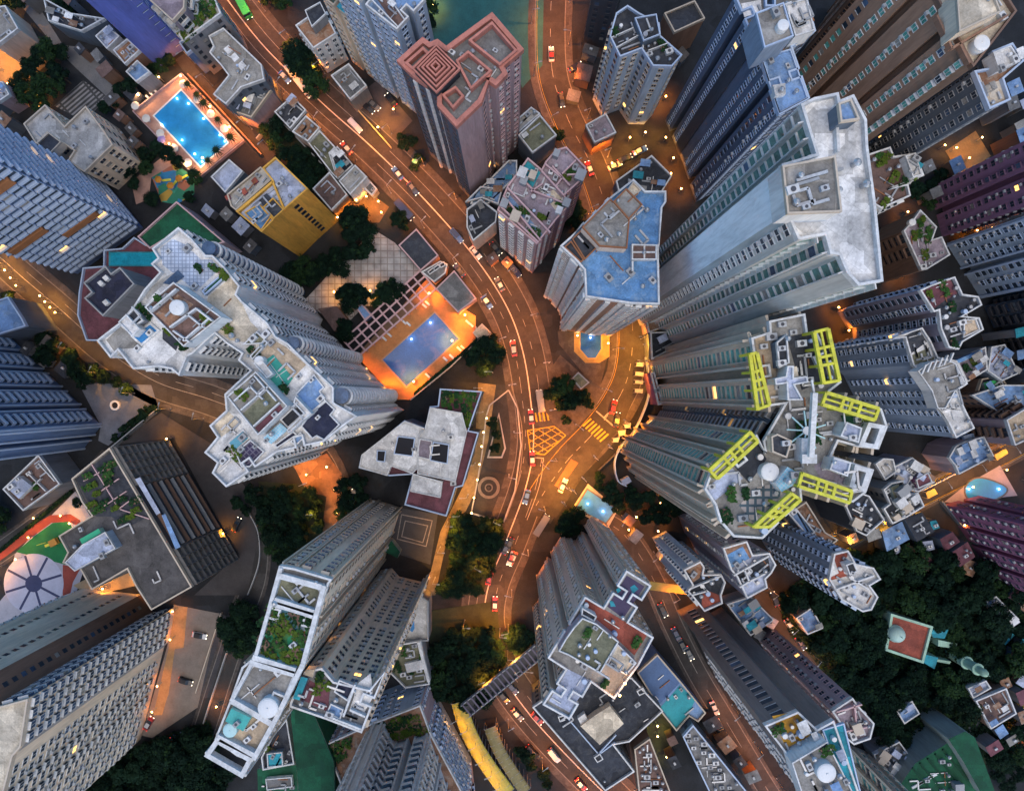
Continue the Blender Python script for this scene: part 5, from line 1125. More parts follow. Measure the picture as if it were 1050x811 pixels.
# ================================================================== ground, roads, pools, plazas
asphalt = mat('asphalt', (.036, .034, .034), .8, .45, .35, False, (.025, .025, .025), .5, bump=.3, cells=.16)
asphalt2 = mat('asphalt_worn', (.042, .04, .04), .85, .35, .3, False, (.03, .03, .03), .6, bump=.3, cells=.2)
paving = mat('pavement', (.065, .058, .055), .85, .45, .5, False, (.04, .036, .034), .5, bump=.3, cells=.3, grid=.8)
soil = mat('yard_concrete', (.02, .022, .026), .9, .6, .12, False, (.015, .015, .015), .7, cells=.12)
white_p = mat('paint_line_white', (.25, .24, .23), .7, .45, .9); yellow_p = mat('paint_line_yellow', (.42, .27, .02), .7, .3, .9)
kerb_m = mat('kerb_stone', (.15, .14, .13), .8, .25, 1)
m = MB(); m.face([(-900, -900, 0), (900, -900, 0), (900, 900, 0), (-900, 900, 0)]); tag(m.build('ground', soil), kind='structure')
MAIN = smooth(P('G', '214,-30 268,42 330,103 385,152 440,207 490,265 522,315 538,360 546,410 549,455 541,500 521,555 503,600 499,640 512,682 540,725 580,770 640,830'))
SIDE = smooth(P('G', '566,-20 564,30 567,80 583,125 606,170 622,215 640,270 648,330 645,380 630,415 607,445 583,470 562,498 545,525'))
LEFT = smooth(P('G', '-30,235 15,278 62,318 110,360 160,392 215,410 270,432 316,462 338,500 342,540'))
LOWER = smooth(P('G', '610,530 640,548 668,590 690,640 715,690 745,740 775,790 800,830'))
LANE = smooth(P('G', '845,567 880,545 940,512 990,487 1060,450'))
HILL = smooth(P('G', '770,590 792,630 815,665 845,700'))
ALLEY = smooth(P('G', '185,58 205,85 235,118 262,148 280,165'))
SCHOOL = smooth(P('G', '-20,580 30,545 78,508 115,470'))
LINK = smooth(P('G', '655,565 690,590 730,610'))
WEST = smooth(P('G', '180,811 205,760 225,700 245,640 262,590 262,540 245,510'))
DRIVE = smooth(P('G', '508,395 517,430 515,470 500,510 470,560 452,600 450,640'))
for nm, ln, w, a, label in (('road', MAIN, 5.6, asphalt, 1), ('road', SIDE, 4.6, asphalt, 1), ('road', LEFT, 4.6, asphalt2, 1), ('road', LOWER, 2.8, asphalt2, 1), ('road', LANE, 3.0, asphalt2, 1), ('road', HILL, 2.8, asphalt2, 1),
                            ('alley', ALLEY, 2.0, asphalt2, 0), ('road', SCHOOL, 3.0, asphalt2, 1), ('alley', LINK, 2.4, asphalt2, 0), ('road', WEST, 3.2, asphalt2, 1)):
    pv = 2.4 if w > 4 else 1.2
    if label:
        for sd in (1, -1): strip('pavement', ln, sd * w, sd * (w + pv), paving, .02, .12)
        for sd in (1, -1): strip('kerb', ln, sd * w, sd * (w + .28), kerb_m, .024, .12)
    strip(nm, ln, -w, w, a, None if w < 5 else .16)
# junction mouth between main road and side road, lifted over the pavements
m = MB(); J = WP(P('F2', '330,325 470,250 700,250 760,160 900,180 840,320 640,580 500,800 250,780 330,500')); m.face([(x, y, .175) for x, y in J]); tag(m.build('road_junction', asphalt), kind='structure')
for q in ('470,40 440,250 490,330 560,380 700,240 745,120 620,60 520,-30',): m = MB(); m.prism(WP(P('F2', q)), 0, .24); tag(m.build('traffic_island', paving), kind='structure')
def line(pts, w, m, dash=None, z=.185, off=0): return strip('lane_marking', pts, off - w / 2, off + w / 2, m, z, dash=dash)
line(MAIN, .34, mat('paint_line_bright', (.50, .42, .36), .6, .3, 1), None, .185, -.6)  # one continuous line, paler than the dashed ones
line(MAIN, .14, white_p, 2.2, .185, 2.4); line(MAIN, .14, white_p, 2.2, .185, -3.2)
line(SIDE, .16, white_p, 2.2, .185, .1); line(SIDE, .12, yellow_p, None, .185, -4.2)
line(LEFT, .2, white_p, None, .185, .2); line(LEFT, .14, white_p, 2, .185, 2.4); line(LOWER, .15, white_p, 2, .185, 0); line(LANE, .16, yellow_p, None, .185, 2.7); line(LANE, .16, yellow_p, None, .185, -2.7)
def bars(name, pts, m, label=None):
    mb = MB()
    for q in pts: mb.face([(x, y, .19) for x, y in WP(q)])
    return tag(mb.build(name, m), kind='structure')
bars('zebra_crossing', [P('F2', '%g,%g %g,%g %g,%g %g,%g' % (632 + 14.5 * k, 330 + 13 * k, 674 + 14.5 * k, 292 + 13 * k, 680 + 14.5 * k, 298 + 13 * k, 638 + 14.5 * k, 336 + 13 * k)) for k in range(7)], yellow_p)
bars('zebra_crossing', [P('F2', '%g,%g %g,%g %g,%g %g,%g' % (388 + 20 * k, 265 - 2 * k, 396 + 20 * k, 264 - 2 * k, 404 + 20 * k, 310 - 2 * k, 396 + 20 * k, 311 - 2 * k)) for k in range(5)], yellow_p)
bx = [Vector(p) for p in P('F2', '352,355 488,334 548,380 440,478 368,470')]
mb = MB(); bw = [Vector((*W(p), .19)) for p in bx]
for a, b in zip(bw, bw[1:] + bw[:1]): mb.bar(a, b, .3, .012)
bpoly = [(v.x, v.y) for v in bw]
for dx, dy in ((1, .55), (1, -.62)):
    for k in range(-12, 14):
        pts = []
        c = Vector(W(P('F2', '440,410')[0])) + Vector((-dy, dx)).normalized() * k * 2.1; d = Vector((dx, dy)).normalized()
        st = [c + d * (t * .1) for t in range(-140, 141)]; ins = [p for p in st if inside((p.x, p.y), bpoly)]
        if len(ins) > 4: mb.bar((*ins[0], .191), (*ins[-1], .191), .22, .01)
tag(mb.build('box_junction', yellow_p), kind='structure')
bars('stop_line', [P('F2', '700,258 706,254 792,328 786,334'), P('F2', '388,490 436,494 436,500 388,496'), P('F2', '738,290 765,262 770,266 743,295')], white_p)
line(smooth(P('F2', '434,496 425,580 400,680 350,811')), .2, white_p)
bars('bus_bay_marking', [P('F2', '575,500 612,520 520,650 490,635')], mat('bay_red', (.20, .09, .05), .85, .3))
# plazas and yards
pink_pave = mat('deck_pink', (.42, .25, .20), .8, .25, .6, False, (.30, .18, .15), .4); orange_pave = mat('deck_terracotta', (.52, .21, .07), .8, .25, .6)
ground_patch('plaza', P('A0', '-30,60 60,110 190,170 200,250 90,330 80,440 -30,480'), mat('plaza_tan', (.13, .10, .075), .85, .35, .3))
ground_patch('ramp', P('A0', '55,-10 130,-10 250,180 330,190 490,350 440,400 300,270 230,200'), mat('ramp_concrete', (.15, .15, .155), .85, .3, .3))
ground_patch('terrace_steps', P('A0', '215,420 330,320 430,390 330,480'), brick_mat('step_stripes', (.24, .23, .23), (.22, .21, .21), (.05, .05, .05), .4, w=4, h=.5, ms=.14, rot=-.7))
ground_patch('pool_deck', P('A0', '525,440 718,292 962,556 780,705'), pink_pave, .3)
water_lit = mat('water_lit_blue', (.02, .30, .62), .06, .25, .5, emit=((.01, .22, .60), .05)); water = MATS['water_blue']
def pool(pts, m, label, z=.3, rim=kerb_m, cat='swimming pool'):
    pl = WP(pts, z); r = empty('swimming_pool', (pl[0][0], pl[0][1], 0), 0, label, cat)
    mb = MB(); mb.ring(offset(pl, .45), pl, z - .3, z + .12); mb.build('pool_rim', rim, r)
    mb = MB(); mb.face([(x, y, z + .05) for x, y in pl]); mb.build('water_surface', m, r); return r
pool(P('A0', '612,460 718,360 902,565 795,660'), mat('water_turquoise', (.025, .25, .58), .06, .2, .4), 'bright turquoise lit pool on a pink deck in the upper left', .34, mat('rim_white', (.7, .72, .72), .5, .1))
ground_patch('playground', P('A0', '600,700 690,650 770,700 770,770 700,811 640,800'), tint_mat('play_floor', (.03, .20, .12), [(.04, .16, .34), (.45, .28, .05), (.05, .30, .20), (.30, .12, .08), (.03, .20, .40)], .35))
ground_patch('play_path', P('A0', '520,720 660,610 690,650 600,705 590,790 540,811'), pink_pave)
ground_patch('sports_court', P('C0', '-330,-30 145,-30 140,260 60,350 20,250 -330,180'), mat('court_teal', (.02, .10, .10), .85, .3, .3))
ground_patch('car_park', P('B0', '375,405 490,320 630,480 540,575'), mat('car_park', (.065, .055, .06), .85, .3, .3))
ground_patch('courtyard', P('F8', '715,580 860,460 990,560 940,640 800,640'), mat('court_rust', (.14, .08, .045), .85, .3, .4))
ground_patch('tiled_plaza', P('B1', '200,420 330,280 480,140 560,190 660,300 500,440 440,440 350,530'), brick_mat('plaza_tiles', (.40, .39, .38), (.34, .33, .33), (.24, .21, .20), .24, ms=.04, rot=0))
ground_patch('pool_deck', P('B1', '410,640 720,380 880,480 880,570 620,811 570,811'), orange_pave, .3)
pool(P('B1', '512,652 718,468 812,570 605,758'), mat('water_deep_blue', (.04, .14, .42), .06, .5, .10, False, (.34, .26, .42), .4), 'blue pool with pink reflection on a terracotta deck beside the pergola', .34, mat('rim_terracotta', (.55, .30, .18), .7, .1))  # pink reflection painted into the water colour as patches
ground_patch('pavement', P('C1', '200,540 300,520 390,540 395,650 370,750 320,730 205,590'), paving, .25)
pool(P('C1', '290,540 372,540 372,610 350,645 320,645 290,610'), mat('water_navy', (.03, .12, .36), .06, .4, .3), 'small navy pool with cut corners at the foot of the blue roofed octagon block', .3, mat('rim_ochre', (.55, .36, .10), .7, .1))
ground_patch('pool_deck', P('C2', '255,470 320,370 440,470 400,545'), mat('deck_beige', (.45, .40, .30), .8, .2), .3)
pool(P('C2', '275,465 318,395 430,470 390,525'), mat('water_soft_blue', (.07, .28, .62), .06, .25, .4), 'small blue pool between the lower road and the cream tower', .34)
ground_patch('pool_deck', P('F4', '540,580 680,470 890,350 1000,540 830,560 680,600'), mat('deck_lilac', (.34, .30, .34), .8, .2), .2)
kp = [(805 + 128 * math.cos(t) + 12 * math.sin(2 * t), 502 + 70 * math.sin(t) - 14 * math.sin(2 * t + .4)) for t in [k * 6.283 / 28 for k in range(28)]]
pool(P('F4', ' '.join('%g,%g' % p for p in kp)), MATS['water_turquoise'], 'kidney shaped pool beside the maroon tower', .24)
ground_patch('forecourt', P('B2', '740,-40 1000,-20 1045,60 1060,200 1030,400 990,525 860,490 900,300 900,180 800,60'), mat('forecourt_grey', (.028, .03, .033), .85, .4, .3, cells=.15))
ground_patch('side_street', P('B2', '890,-30 960,-20 930,200 880,400 840,480 780,520 720,811 680,811 740,560 830,380 880,160'), mat('side_street_buff', (.20, .15, .08), .85, .4, .4, cells=.3))
bedsh = MB(); bedsh.ring(WP(P('B2', '972,88 1000,230 985,268 925,268')), offset(WP(P('B2', '972,88 1000,230 985,268 925,268')), -.5), 0, .9); tag(bedsh.build('kerb', trim_g), kind='structure')
pl = offset(WP(P('B2', '972,88 1000,230 985,268 925,268')), -.5); m = MB(); m.face([(x, y, .4) for x, y in pl]); tag(m.build('planting_bed', mat('bed_soil', (.03, .04, .025), .9, .3)), kind='structure')
x, y = W(P('B2', '932,385')[0]); fr = empty('fountain', (x, y, 0), 0, 'round stone fountain ring on the grey forecourt', 'fountain')
m = MB(); c1 = [(x + 3.5 * math.cos(k * .2618), y + 3.5 * math.sin(k * .2618)) for k in range(24)]; m.ring(c1, offset(c1, -.9), .05, .7); m.build('outer_ring', kerb_m, fr)
m = MB(); c1 = [(x + 1.3 * math.cos(k * .2618), y + 1.3 * math.sin(k * .2618)) for k in range(24)]; m.ring(c1, offset(c1, -.4), .05, .9); m.build('inner_ring', kerb_m, fr); m = MB(); m.cyl(x, y, .5, .05, 1.2, 12); m.build('centre_stone', paving, fr)
ground_patch('sunken_court', P('B2', '560,462 730,490 700,690 545,640'), mat('court_slate', (.05, .055, .065), .8, .25, .4))
for q in ('585,490 710,515 685,620 568,590', '600,515 692,535 672,605 585,580'):
    pl = WP(P('B2', q)); m = MB(); m.ring(pl, offset(pl, -.28), .1, .19 + _zl[0] * .1); tag(m.build('court_line', white_p), kind='structure')
ground_patch('courtyard', P('A2', '310,-30 600,-20 625,60 430,220 390,200 400,140'), mat('court_blue_grey', (.13, .145, .18), .85, .3, .3))
x, y = W(P('A2', '460,60')[0]); fr = empty('round_planter', (x, y, 0), 0, 'round stone planter in the blue grey courtyard, left side', 'planter')
m = MB(); c1 = [(x + 1.6 * math.cos(k * .3142), y + 1.6 * math.sin(k * .3142)) for k in range(20)]; m.ring(c1, offset(c1, -.6), .05, .8); m.build('stone_ring', tank_w, fr); m = MB(); m.cyl(x, y, 1.0, .05, .6, 16); m.build('soil', dark, fr)
ground_patch('forecourt', P('A2', '450,215 640,90 850,220 1000,420 1020,600 980,811 770,811 940,655 690,190'), mat('forecourt_school', (.05, .046, .048), .85, .3, .2))
ground_patch('car_park', P('A3', '685,75 865,110 780,480 600,600 560,590 660,240'), mat('car_park_beige', (.21, .175, .15), .85, .25, .3))
ground_patch('bay_marking', P('A3', '690,80 740,85 725,245 690,250 665,430 660,440 640,510 605,510 665,250'), mat('bay_ochre', (.36, .22, .10), .85, .3, .4))
ground_patch('ramp', P('A3', '860,105 915,130 830,440 770,450'), mat('ramp_dark', (.05, .05, .057), .85, .3, .3), .12)
# playground by the school
ground_patch('playground', P('A2', '30,800 60,650 180,520 300,400 360,500 330,720 270,900 0,960 -20,860'), mat('play_pale', (.40, .38, .42), .8, .2))
ground_patch('running_track', P('A2', '-20,650 120,540 200,495 280,490 320,515 320,540 270,520 205,525 130,580 -20,690'), mat('track_red', (.30, .06, .04), .85, .25))
ground_patch('running_track', P('A2', '250,690 320,705 290,760 270,850 250,850'), MATS['track_red'])
ground_patch('play_lawn', P('A2', '65,640 140,575 210,525 270,520 300,560 260,690'), mat('play_green', (.015, .16, .05), .85, .25))
x, y = W(P('A2', '135,765')[0]); zc = lay(); m = MB(); m.cyl(x, y, 9.5, 0.02, zc + .004, 40); tag(m.build('round_plaza', mat('plaza_lilac', (.48, .47, .56), .8, .15)), kind='structure')
m = MB()
for k in range(8): t = k * .785 + .3; m.bar((x, y, zc + .01), (x + 9.3 * math.cos(t), y + 9.3 * math.sin(t), zc + .01), .75, .01)
m.cyl(x, y, 2.7, zc, zc + .018, 24); tag(m.build('plaza_pattern', mat('plaza_navy', (.05, .055, .12), .8, .15)), kind='structure')
ground_patch('courtyard', P('A3', '290,0 370,-40 520,-60 540,0 430,25 330,25'), mat('court_tan', (.40, .30, .18), .85, .3))
ground_patch('temple_court', P('D0', '730,600 850,520 910,620 790,700'), mat('court_gold', (.16, .11, .055), .85, .3))
ground_patch('wood_floor', P('D2', '250,680 560,640 1043,760 1100,1150 1043,1500 560,1500 120,960 60,820'), mat('wood_soil', (.025, .035, .02), .95, .4, .3))
ground_patch('wood_floor', P('A3', '380,760 560,620 830,530 850,760 900,900 300,900'), mat('wood_soil', (.025, .035, .02), .95, .4, .3))
ground_patch('wood_floor', P('B2', '20,360 280,380 300,620 120,700 40,560'), MATS['wood_soil']); ground_patch('wood_floor', P('B3', '690,100 960,60 980,320 840,460 700,390'), MATS['wood_soil']); ground_patch('wood_floor', P('B2', '800,500 980,510 960,700 900,811 750,811'), MATS['wood_soil'])
ground_patch('garden_ground', P('F8', '310,170 410,95 690,385 600,470'), MATS['wood_soil'])
ground_patch('orange_court', P('D3', '960,560 1050,520 1050,680 1000,640'), mat('court_orange', (.40, .14, .05), .85, .3)); ground_patch('path', P('D3', '800,560 1043,440 1060,480 850,600'), mat('path_blue', (.25, .27, .33), .85, .3)); ground_patch('path', P('D3', '600,300 660,330 640,450 600,440'), mat('path_blue', (.25, .27, .33), .85, .3))
ground_patch('orange_path', P('B2', '160,300 290,250 350,330 350,545 270,560 290,420 210,400'), mat('path_terracotta', (.20, .11, .06), .85, .3, .5, cells=.3))
# walls and rails
wallrun(smooth(P('F2', '960,-20 975,80 970,200 900,360 830,440 800,520 815,610 860,640')), .35, 2.6, trim_b, 'curved pale wall round the podium of the yellow framed tower')
wallrun(smooth(P('F2', '270,125 320,310 325,470 300,640 240,811')), .3, 1.1, kerb_m, 'pale kerb rail along the left side of the main road by the forecourt')
wallrun(P('B1', '620,811 780,680 890,575 880,520'), .3, 2.2, wall('tan'), 'boundary wall below the terracotta pool deck')
wallrun(P('A0', '525,440 718,290 965,556 780,708 525,440'), .3, 1.4, wall('rose'), 'pink parapet wall round the upper left pool deck')
wallrun(P('F8', '310,210 410,92 690,385 600,475'), .3, 2.4, trim_g, 'grey wall round the walled garden beside the main road')
wallrun(P('A3', '870,110 770,425'), .3, 1.2, trim_t, 'dotted wall between beige car park and dark ramp'); wallrun(P('A3', '920,180 830,450 800,545'), .3, 1.4, trim_g, 'outer wall of the dark ramp')
wallrun(P('A2', '620,75 440,225 290,345'), .3, 3, trim_g, 'long boundary wall between courtyard and school forecourt'); wallrun(smooth(P('A2', '980,480 1020,560 1025,680 980,811')), .3, 1.2, trim_g, 'curved kerb wall at the edge of the school forecourt')
wallrun(P('B0', '380,398 545,585'), .3, 1.2, mat('wall_ochre', (.55, .45, .22), .8, .2), 'ochre wall between the car park and the main road')
wallrun(P('A0', '742,292 1035,612'), .4, 2.6, wall('brown'), 'tall brown wall beside the orange lit alley'); wallrun(P('F2', '715,560 830,450'), .3, 1.6, trim_d, 'dark fence beside the small blue pool')
wallrun(P('D2', '640,400 920,255'), .3, 1.4, trim_w, 'white parapet wall on the upper side of the lane'); wallrun(P('D2', '720,440 950,720'), .5, 2, wall('slate'), 'slate wall along the steps beside the maroon tower')
# pergola by the pool
x, y = W(P('B1', '540,490')[0]); pg = empty('pergola', (x, y, 0), 0, 'long pink pergola of square beams between tiled plaza and pool', 'pergola')
pa, pb_, pc, pd = [Vector((*W(p, 4.2), 4.2)) for p in P('B1', '355,575 660,300 722,372 415,640')]
for t in (0, .3, .66, 1): m = MB(); u, v = pa.lerp(pd, t), pb_.lerp(pc, t); m.bar(u, v, .5, .4); m.build('long_beam', trim_p, pg)
for k in range(12):
    t = k / 11; m = MB(); u, v = pa.lerp(pb_, t), pd.lerp(pc, t); u.z = v.z = 4.32; m.bar(u, v, .5, .3); m.build('cross_beam', trim_p, pg)
    for q in (u, v): m = MB(); m.cyl(q.x, q.y, .18, .3, 4.1, 8); m.build('post', trim_p, pg)
m = MB(); m.face([(*W(p), .36) for p in P('B1', '440,600 690,330 720,372 415,640')]); tag(m.build('pergola_floor', mat('floor_rust', (.22, .13, .08), .8, .3)), kind='structure')
for nm, q in (('dark roofed pavilion at the upper end of the pergola', '575,200 645,135 732,240 662,300'), ('slate roofed pavilion at the right end of the pergola', '722,372 795,300 882,410 810,465')):
    b = B('pavilion', nm, 'pavilion', P('B1', q), 6, 'rose', 'dark' if '575' in q else 'grey', 'p', fs='none', ph=.3)
sk = B('pavilion', 'small white arched skylight roof between the two pavilions', 'pavilion', P('B1', '665,305 740,262 768,275 760,310 715,345'), 5, 'rose', 'grey', 'w', fs='none', ph=.3)
for q in ('690,305 712,288 720,300 698,316', '712,290 732,275 740,287 720,302', '735,275 755,265 760,280 742,290'): sk.box('skylight', P('B1', q), .5, 'slate', 'dark', 'w')
b = B('pavilion', 'small blue glass kiosk at the corner of the tiled plaza', 'pavilion', P('B1', '405,445 430,432 468,475 440,495'), 4, 'midblue', 'sky', 'p', fs='none', ph=.2)
B('pavilion', 'rust roofed lean-to at the lower corner of the tiled plaza', 'pavilion', P('B1', '255,450 330,440 370,490 320,540'), 4, 'brown', 'brown', None, fs='none')
B('kiosk', 'tan pool kiosk at the right end of the terracotta deck', 'kiosk', P('B1', '868,545 905,510 945,550 900,580'), 3.2, 'tan', 'tan', 't', fs='none', ph=.2)
B('kiosk', 'green roofed kiosk on the traffic island at the fork', 'kiosk', P('F2', '580,90 612,58 668,110 625,145'), 3.4, 'greengrey', 'olive', 'g', fs='none', ph=.2)
B('kiosk', 'pale square kiosk below the curved podium wall', 'kiosk', P('F2', '830,610 870,590 885,615 845,638'), 3, 'white', 'lilac', None, fs='none')
# covered walkways and footbridge at the bottom
def canopy(name, pts, w, label, m, z=5.0, ribs=True):
    pts = smooth(pts, 8); ww = [Vector(W(p, z)) for p in pts]; o = empty(name, (*ww[0], 0), 0, label, 'covered walkway' if name != 'footbridge' else 'footbridge'); n = len(ww)
    nn = []
    for i in range(n): d = (ww[min(i + 1, n - 1)] - ww[max(i - 1, 0)]).normalized(); nn.append(Vector((-d.y, d.x)))
    mb = MB()
    for i in range(n - 1):
        for j in range(6):
            t0, t1 = math.pi * j / 6, math.pi * (j + 1) / 6
            q = [ww[i] + nn[i] * (w * math.cos(t0)), ww[i] + nn[i] * (w * math.cos(t1)), ww[i + 1] + nn[i + 1] * (w * math.cos(t1)), ww[i + 1] + nn[i + 1] * (w * math.cos(t0))]
            zz = [z + .5 * math.sin(t0), z + .5 * math.sin(t1), z + .5 * math.sin(t1), z + .5 * math.sin(t0)]
            mb.face([(*a, b) for a, b in zip(q, zz)])
    mb.build('roof_shell', m, o, smooth=True)
    for i in range(0, n, 2):
        mb = MB()
        for sd in (1, -1): p = ww[i] + nn[i] * w * sd; mb.cyl(p.x, p.y, .14, 0, z, 8); mb.build('column', trim_g, o); mb = MB()
        mb.bar((*(ww[i] - nn[i] * w), z + .42), (*(ww[i] + nn[i] * w), z + .42), .06, .1); mb.build('rib', trim_g, o)
    return o
canopy('covered_walkway', P('F5', '350,395 385,510 435,620 505,730 600,860'), 2.4, 'long yellow vaulted walkway roof beside the main road, bottom centre', mat('sheet_yellow', (.42, .36, .05), .5, .35, .4))
canopy('covered_walkway', P('F5', '510,525 555,640 615,740 690,850'), 1.9, 'narrow dim yellow walkway roof on the central reserve, bottom centre', mat('sheet_olive', (.20, .165, .06), .5, .35, .4))
fa, fb = P('F5', '385,430 760,125'); fb_ = empty('footbridge', (*W(fa, 6), 0), 0, 'dark ribbed footbridge crossing the main road below the tree clump', 'footbridge')
A_, B_ = Vector((*W(fa, 6), 6)), Vector((*W(fb, 6), 6)); d_ = (B_ - A_); L_ = d_.length; d_.normalize(); n_ = Vector((-d_.y, d_.x, 0))
m = MB(); m.bar(A_, B_, 4.2, .5); m.build('deck', trim_d, fb_)
for sd in (1, -1): m = MB(); m.bar(A_ + n_ * 2.1 * sd + Vector((0, 0, 1.2)), B_ + n_ * 2.1 * sd + Vector((0, 0, 1.2)), .3, 1.6); m.build('side_rail', trim_g, fb_)
for k in range(int(L_ / 1.7)): m = MB(); c = A_ + d_ * (k * 1.7 + .8) + Vector((0, 0, 2.3)); m.bar(c - n_ * 2.2, c + n_ * 2.2, .45, .3); m.build('roof_rib', mat('steel_violet', (.13, .11, .15), .6, .2), fb_)
for k in (.15, .5, .85): c = A_ + d_ * L_ * k; m = MB(); m.cyl(c.x, c.y, .5, 0, 5.8, 12); m.build('pier', paving, fb_)
wallrun(P('F6', '130,350 330,375'), 2.6, .4, mat('deck_ochre', (.34, .24, .06), .8, .3), 'ochre footbridge deck between cream tower and blue grey tower', 'footbridge', 5)
for q, lb in (('425,520 480,495 500,530 440,560', 'yellow roofed stair hood at the lower end of the lane'), ('855,285 930,245 945,275 875,320', 'yellow roofed stair hood half way up the lane')):
    pl = WP(P('F4', q), 3.2); r = empty('stair_hood', (*pl[0], 0), 0, lb, 'stair hood'); m = MB(); m.prism(pl, 3, 3.25, 0, True, True); m.build('roof_sheet', mat('sheet_gold', (.45, .33, .08), .6, .3, .8), r)
    for p in pl: m = MB(); m.cyl(p[0], p[1], .12, 0, 3, 8); m.build('post', trim_g, r)
# long lit bus shelters on the kerb under the yellow framed tower
for k, q in enumerate(('910,8 948,8 945,30 908,28', '905,55 945,58 944,78 903,76', '903,98 943,100 942,118 902,116', '902,142 942,145 940,165 900,162', '845,325 880,318 878,340 850,345', '815,358 855,352 850,378 820,385', '790,395 825,388 815,415 790,415')):
    pl = WP(P('F2', q), 3); r = empty('kerb_shelter', (*pl[0], 0), 0, 'small flat roofed shelter in the lit row on the kerb below the yellow framed tower', 'shelter', 'kerb shelters')
    m = MB(); m.prism(pl, 2.9, 3.1, 0, True, True); m.build('roof_sheet', trim_g, r)
    for p in pl: m = MB(); m.cyl(p[0], p[1], .08, 0, 2.9, 6); m.build('post', trim_g, r)
# pool furniture
lg_b = MB(); lg_b.box(-.95, .5, -.32, .32, .3, .38); lg_b.bar((.45, 0, .34), (.95, 0, .75), .64, .08)
LNG = lg_b.mesh('bed', [tank_w]); lgl = MB(); [lgl.box(a, a + .06, b, b + .06, 0, .3) for a in (-.9, .4) for b in (-.3, .24)]; LNL = lgl.mesh('frame', [metal])
def lounger(p, ang, label, group):
    x, y = W(p); o = empty('sun_lounger', (x, y, .3), R(ang), label, 'sun lounger', group); link('bed', LNG, o); link('frame', LNL, o)
def parasol(p, label, group, m):
    x, y = W(p); o = empty('parasol', (x, y, .3), _rt.uniform(0, 1), label, 'parasol', group)
    k = ('par', m.name)
    if k not in _wm:
        c = MB(); c.cyl(0, 0, 1.35, 2.2, 2.75, 8, 0, .08); d = MB(); d.cyl(0, 0, .05, 0, 2.5, 6); d.cyl(0, 0, .35, 0, .12, 10); _wm[k] = (c.mesh('canopy', [m]), d.mesh('pole', [metal]))
    link('canopy', _wm[k][0], o); link('pole', _wm[k][1], o)
cloth = mat('cloth_cream', (.72, .68, .62), .8, .1)
for p in P('B1', '615,512 598,505 690,430 678,440 520,570 540,555 850,505 862,515 760,650 785,640 815,610 830,605 690,715'): lounger(p, -42, 'white sun lounger on the terracotta deck of the pergola pool', 'sun loungers at the pergola pool')
for p in P('A0', '590,390 605,378 620,366 650,540'): lounger(p, -42, 'white sun lounger on the pink deck of the turquoise pool', 'sun loungers at the turquoise pool')
for p in P('A0', '740,348 795,408 848,465 900,522 595,482 650,540 705,598 758,655 552,432'): parasol(p, 'cream parasol in the rows along the turquoise pool', 'parasols at the turquoise pool', cloth)
for p in P('A0', '655,565'): parasol(p, 'lilac parasol at the left edge of the turquoise pool deck', None, mat('cloth_lilac', (.40, .30, .62), .8, .1))
for p in P('B0', '648,648'): parasol(p, 'striped green and pink parasol in the roof yard by the salmon rimmed tower', None, tint_mat('cloth_motley', (.10, .50, .30), [(.6, .2, .35), (.2, .6, .4), (.6, .5, .2)], 1.2))
pz = empty('climbing_frame', (*W(P('A2', '215,605')[0]), 0), .5, 'yellow and orange climbing frame on the green play lawn', 'climbing frame')
m = MB(); m.box(.2, 2.6, -1, 1, 1.4, 1.6); m.prism([(.2, -1), (2.6, -1), (2.6, 1), (.2, 1)], 2.6, 2.75, 0, True, True); m.build('tower_deck', mat('play_orange', (.6, .25, .03), .5, .1), pz, org=tuple([0, 0, 0]))
m = MB(); m.bar((.2, 0, 1.5), (-3, .5, .2), .8, .1); m.bar((-1, 1.2, 1.8), (-4, 1.8, 1.8), .15, .15); m.build('slide', trim_y, pz, org=(0, 0, 0))
for a in (.25, 2.5):
    for c in (-.95, .95): m = MB(); m.cyl(a, c, .07, 0, 2.6, 6); m.build('post', trim_y, pz, org=(0, 0, 0))
for q, hh, ang in (('640,720', 2.2, 0), ('690,745', 2.6, 1), ('720,715', 2, .5)):
    x, y = W(P('A0', q)[0]); o = empty('play_tower', (x, y, 0), ang, {0: 'orange roofed play tower on the left of the coloured play floor', 1: 'orange roofed play tower in the middle of the coloured play floor', .5: 'orange roofed play tower on the right of the coloured play floor'}[ang], 'play tower')
    m = MB(); m.cyl(0, 0, 1.2, hh, hh + .9, 6, 0, .1); m.build('roof', MATS['play_orange'], o, org=(0, 0, 0)); m = MB(); m.bar((.5, 0, hh * .5), (3, .6, .1), .7, .1); m.build('slide', trim_y, o, org=(0, 0, 0)); m = MB(); m.cyl(0, 0, .7, hh * .45, hh * .5, 6); [m.cyl(.6 * math.cos(t), .6 * math.sin(t), .06, 0, hh, 6) for t in (0, 1.57, 3.14, 4.71)]; m.build('platform', trim_b, o, org=(0, 0, 0))

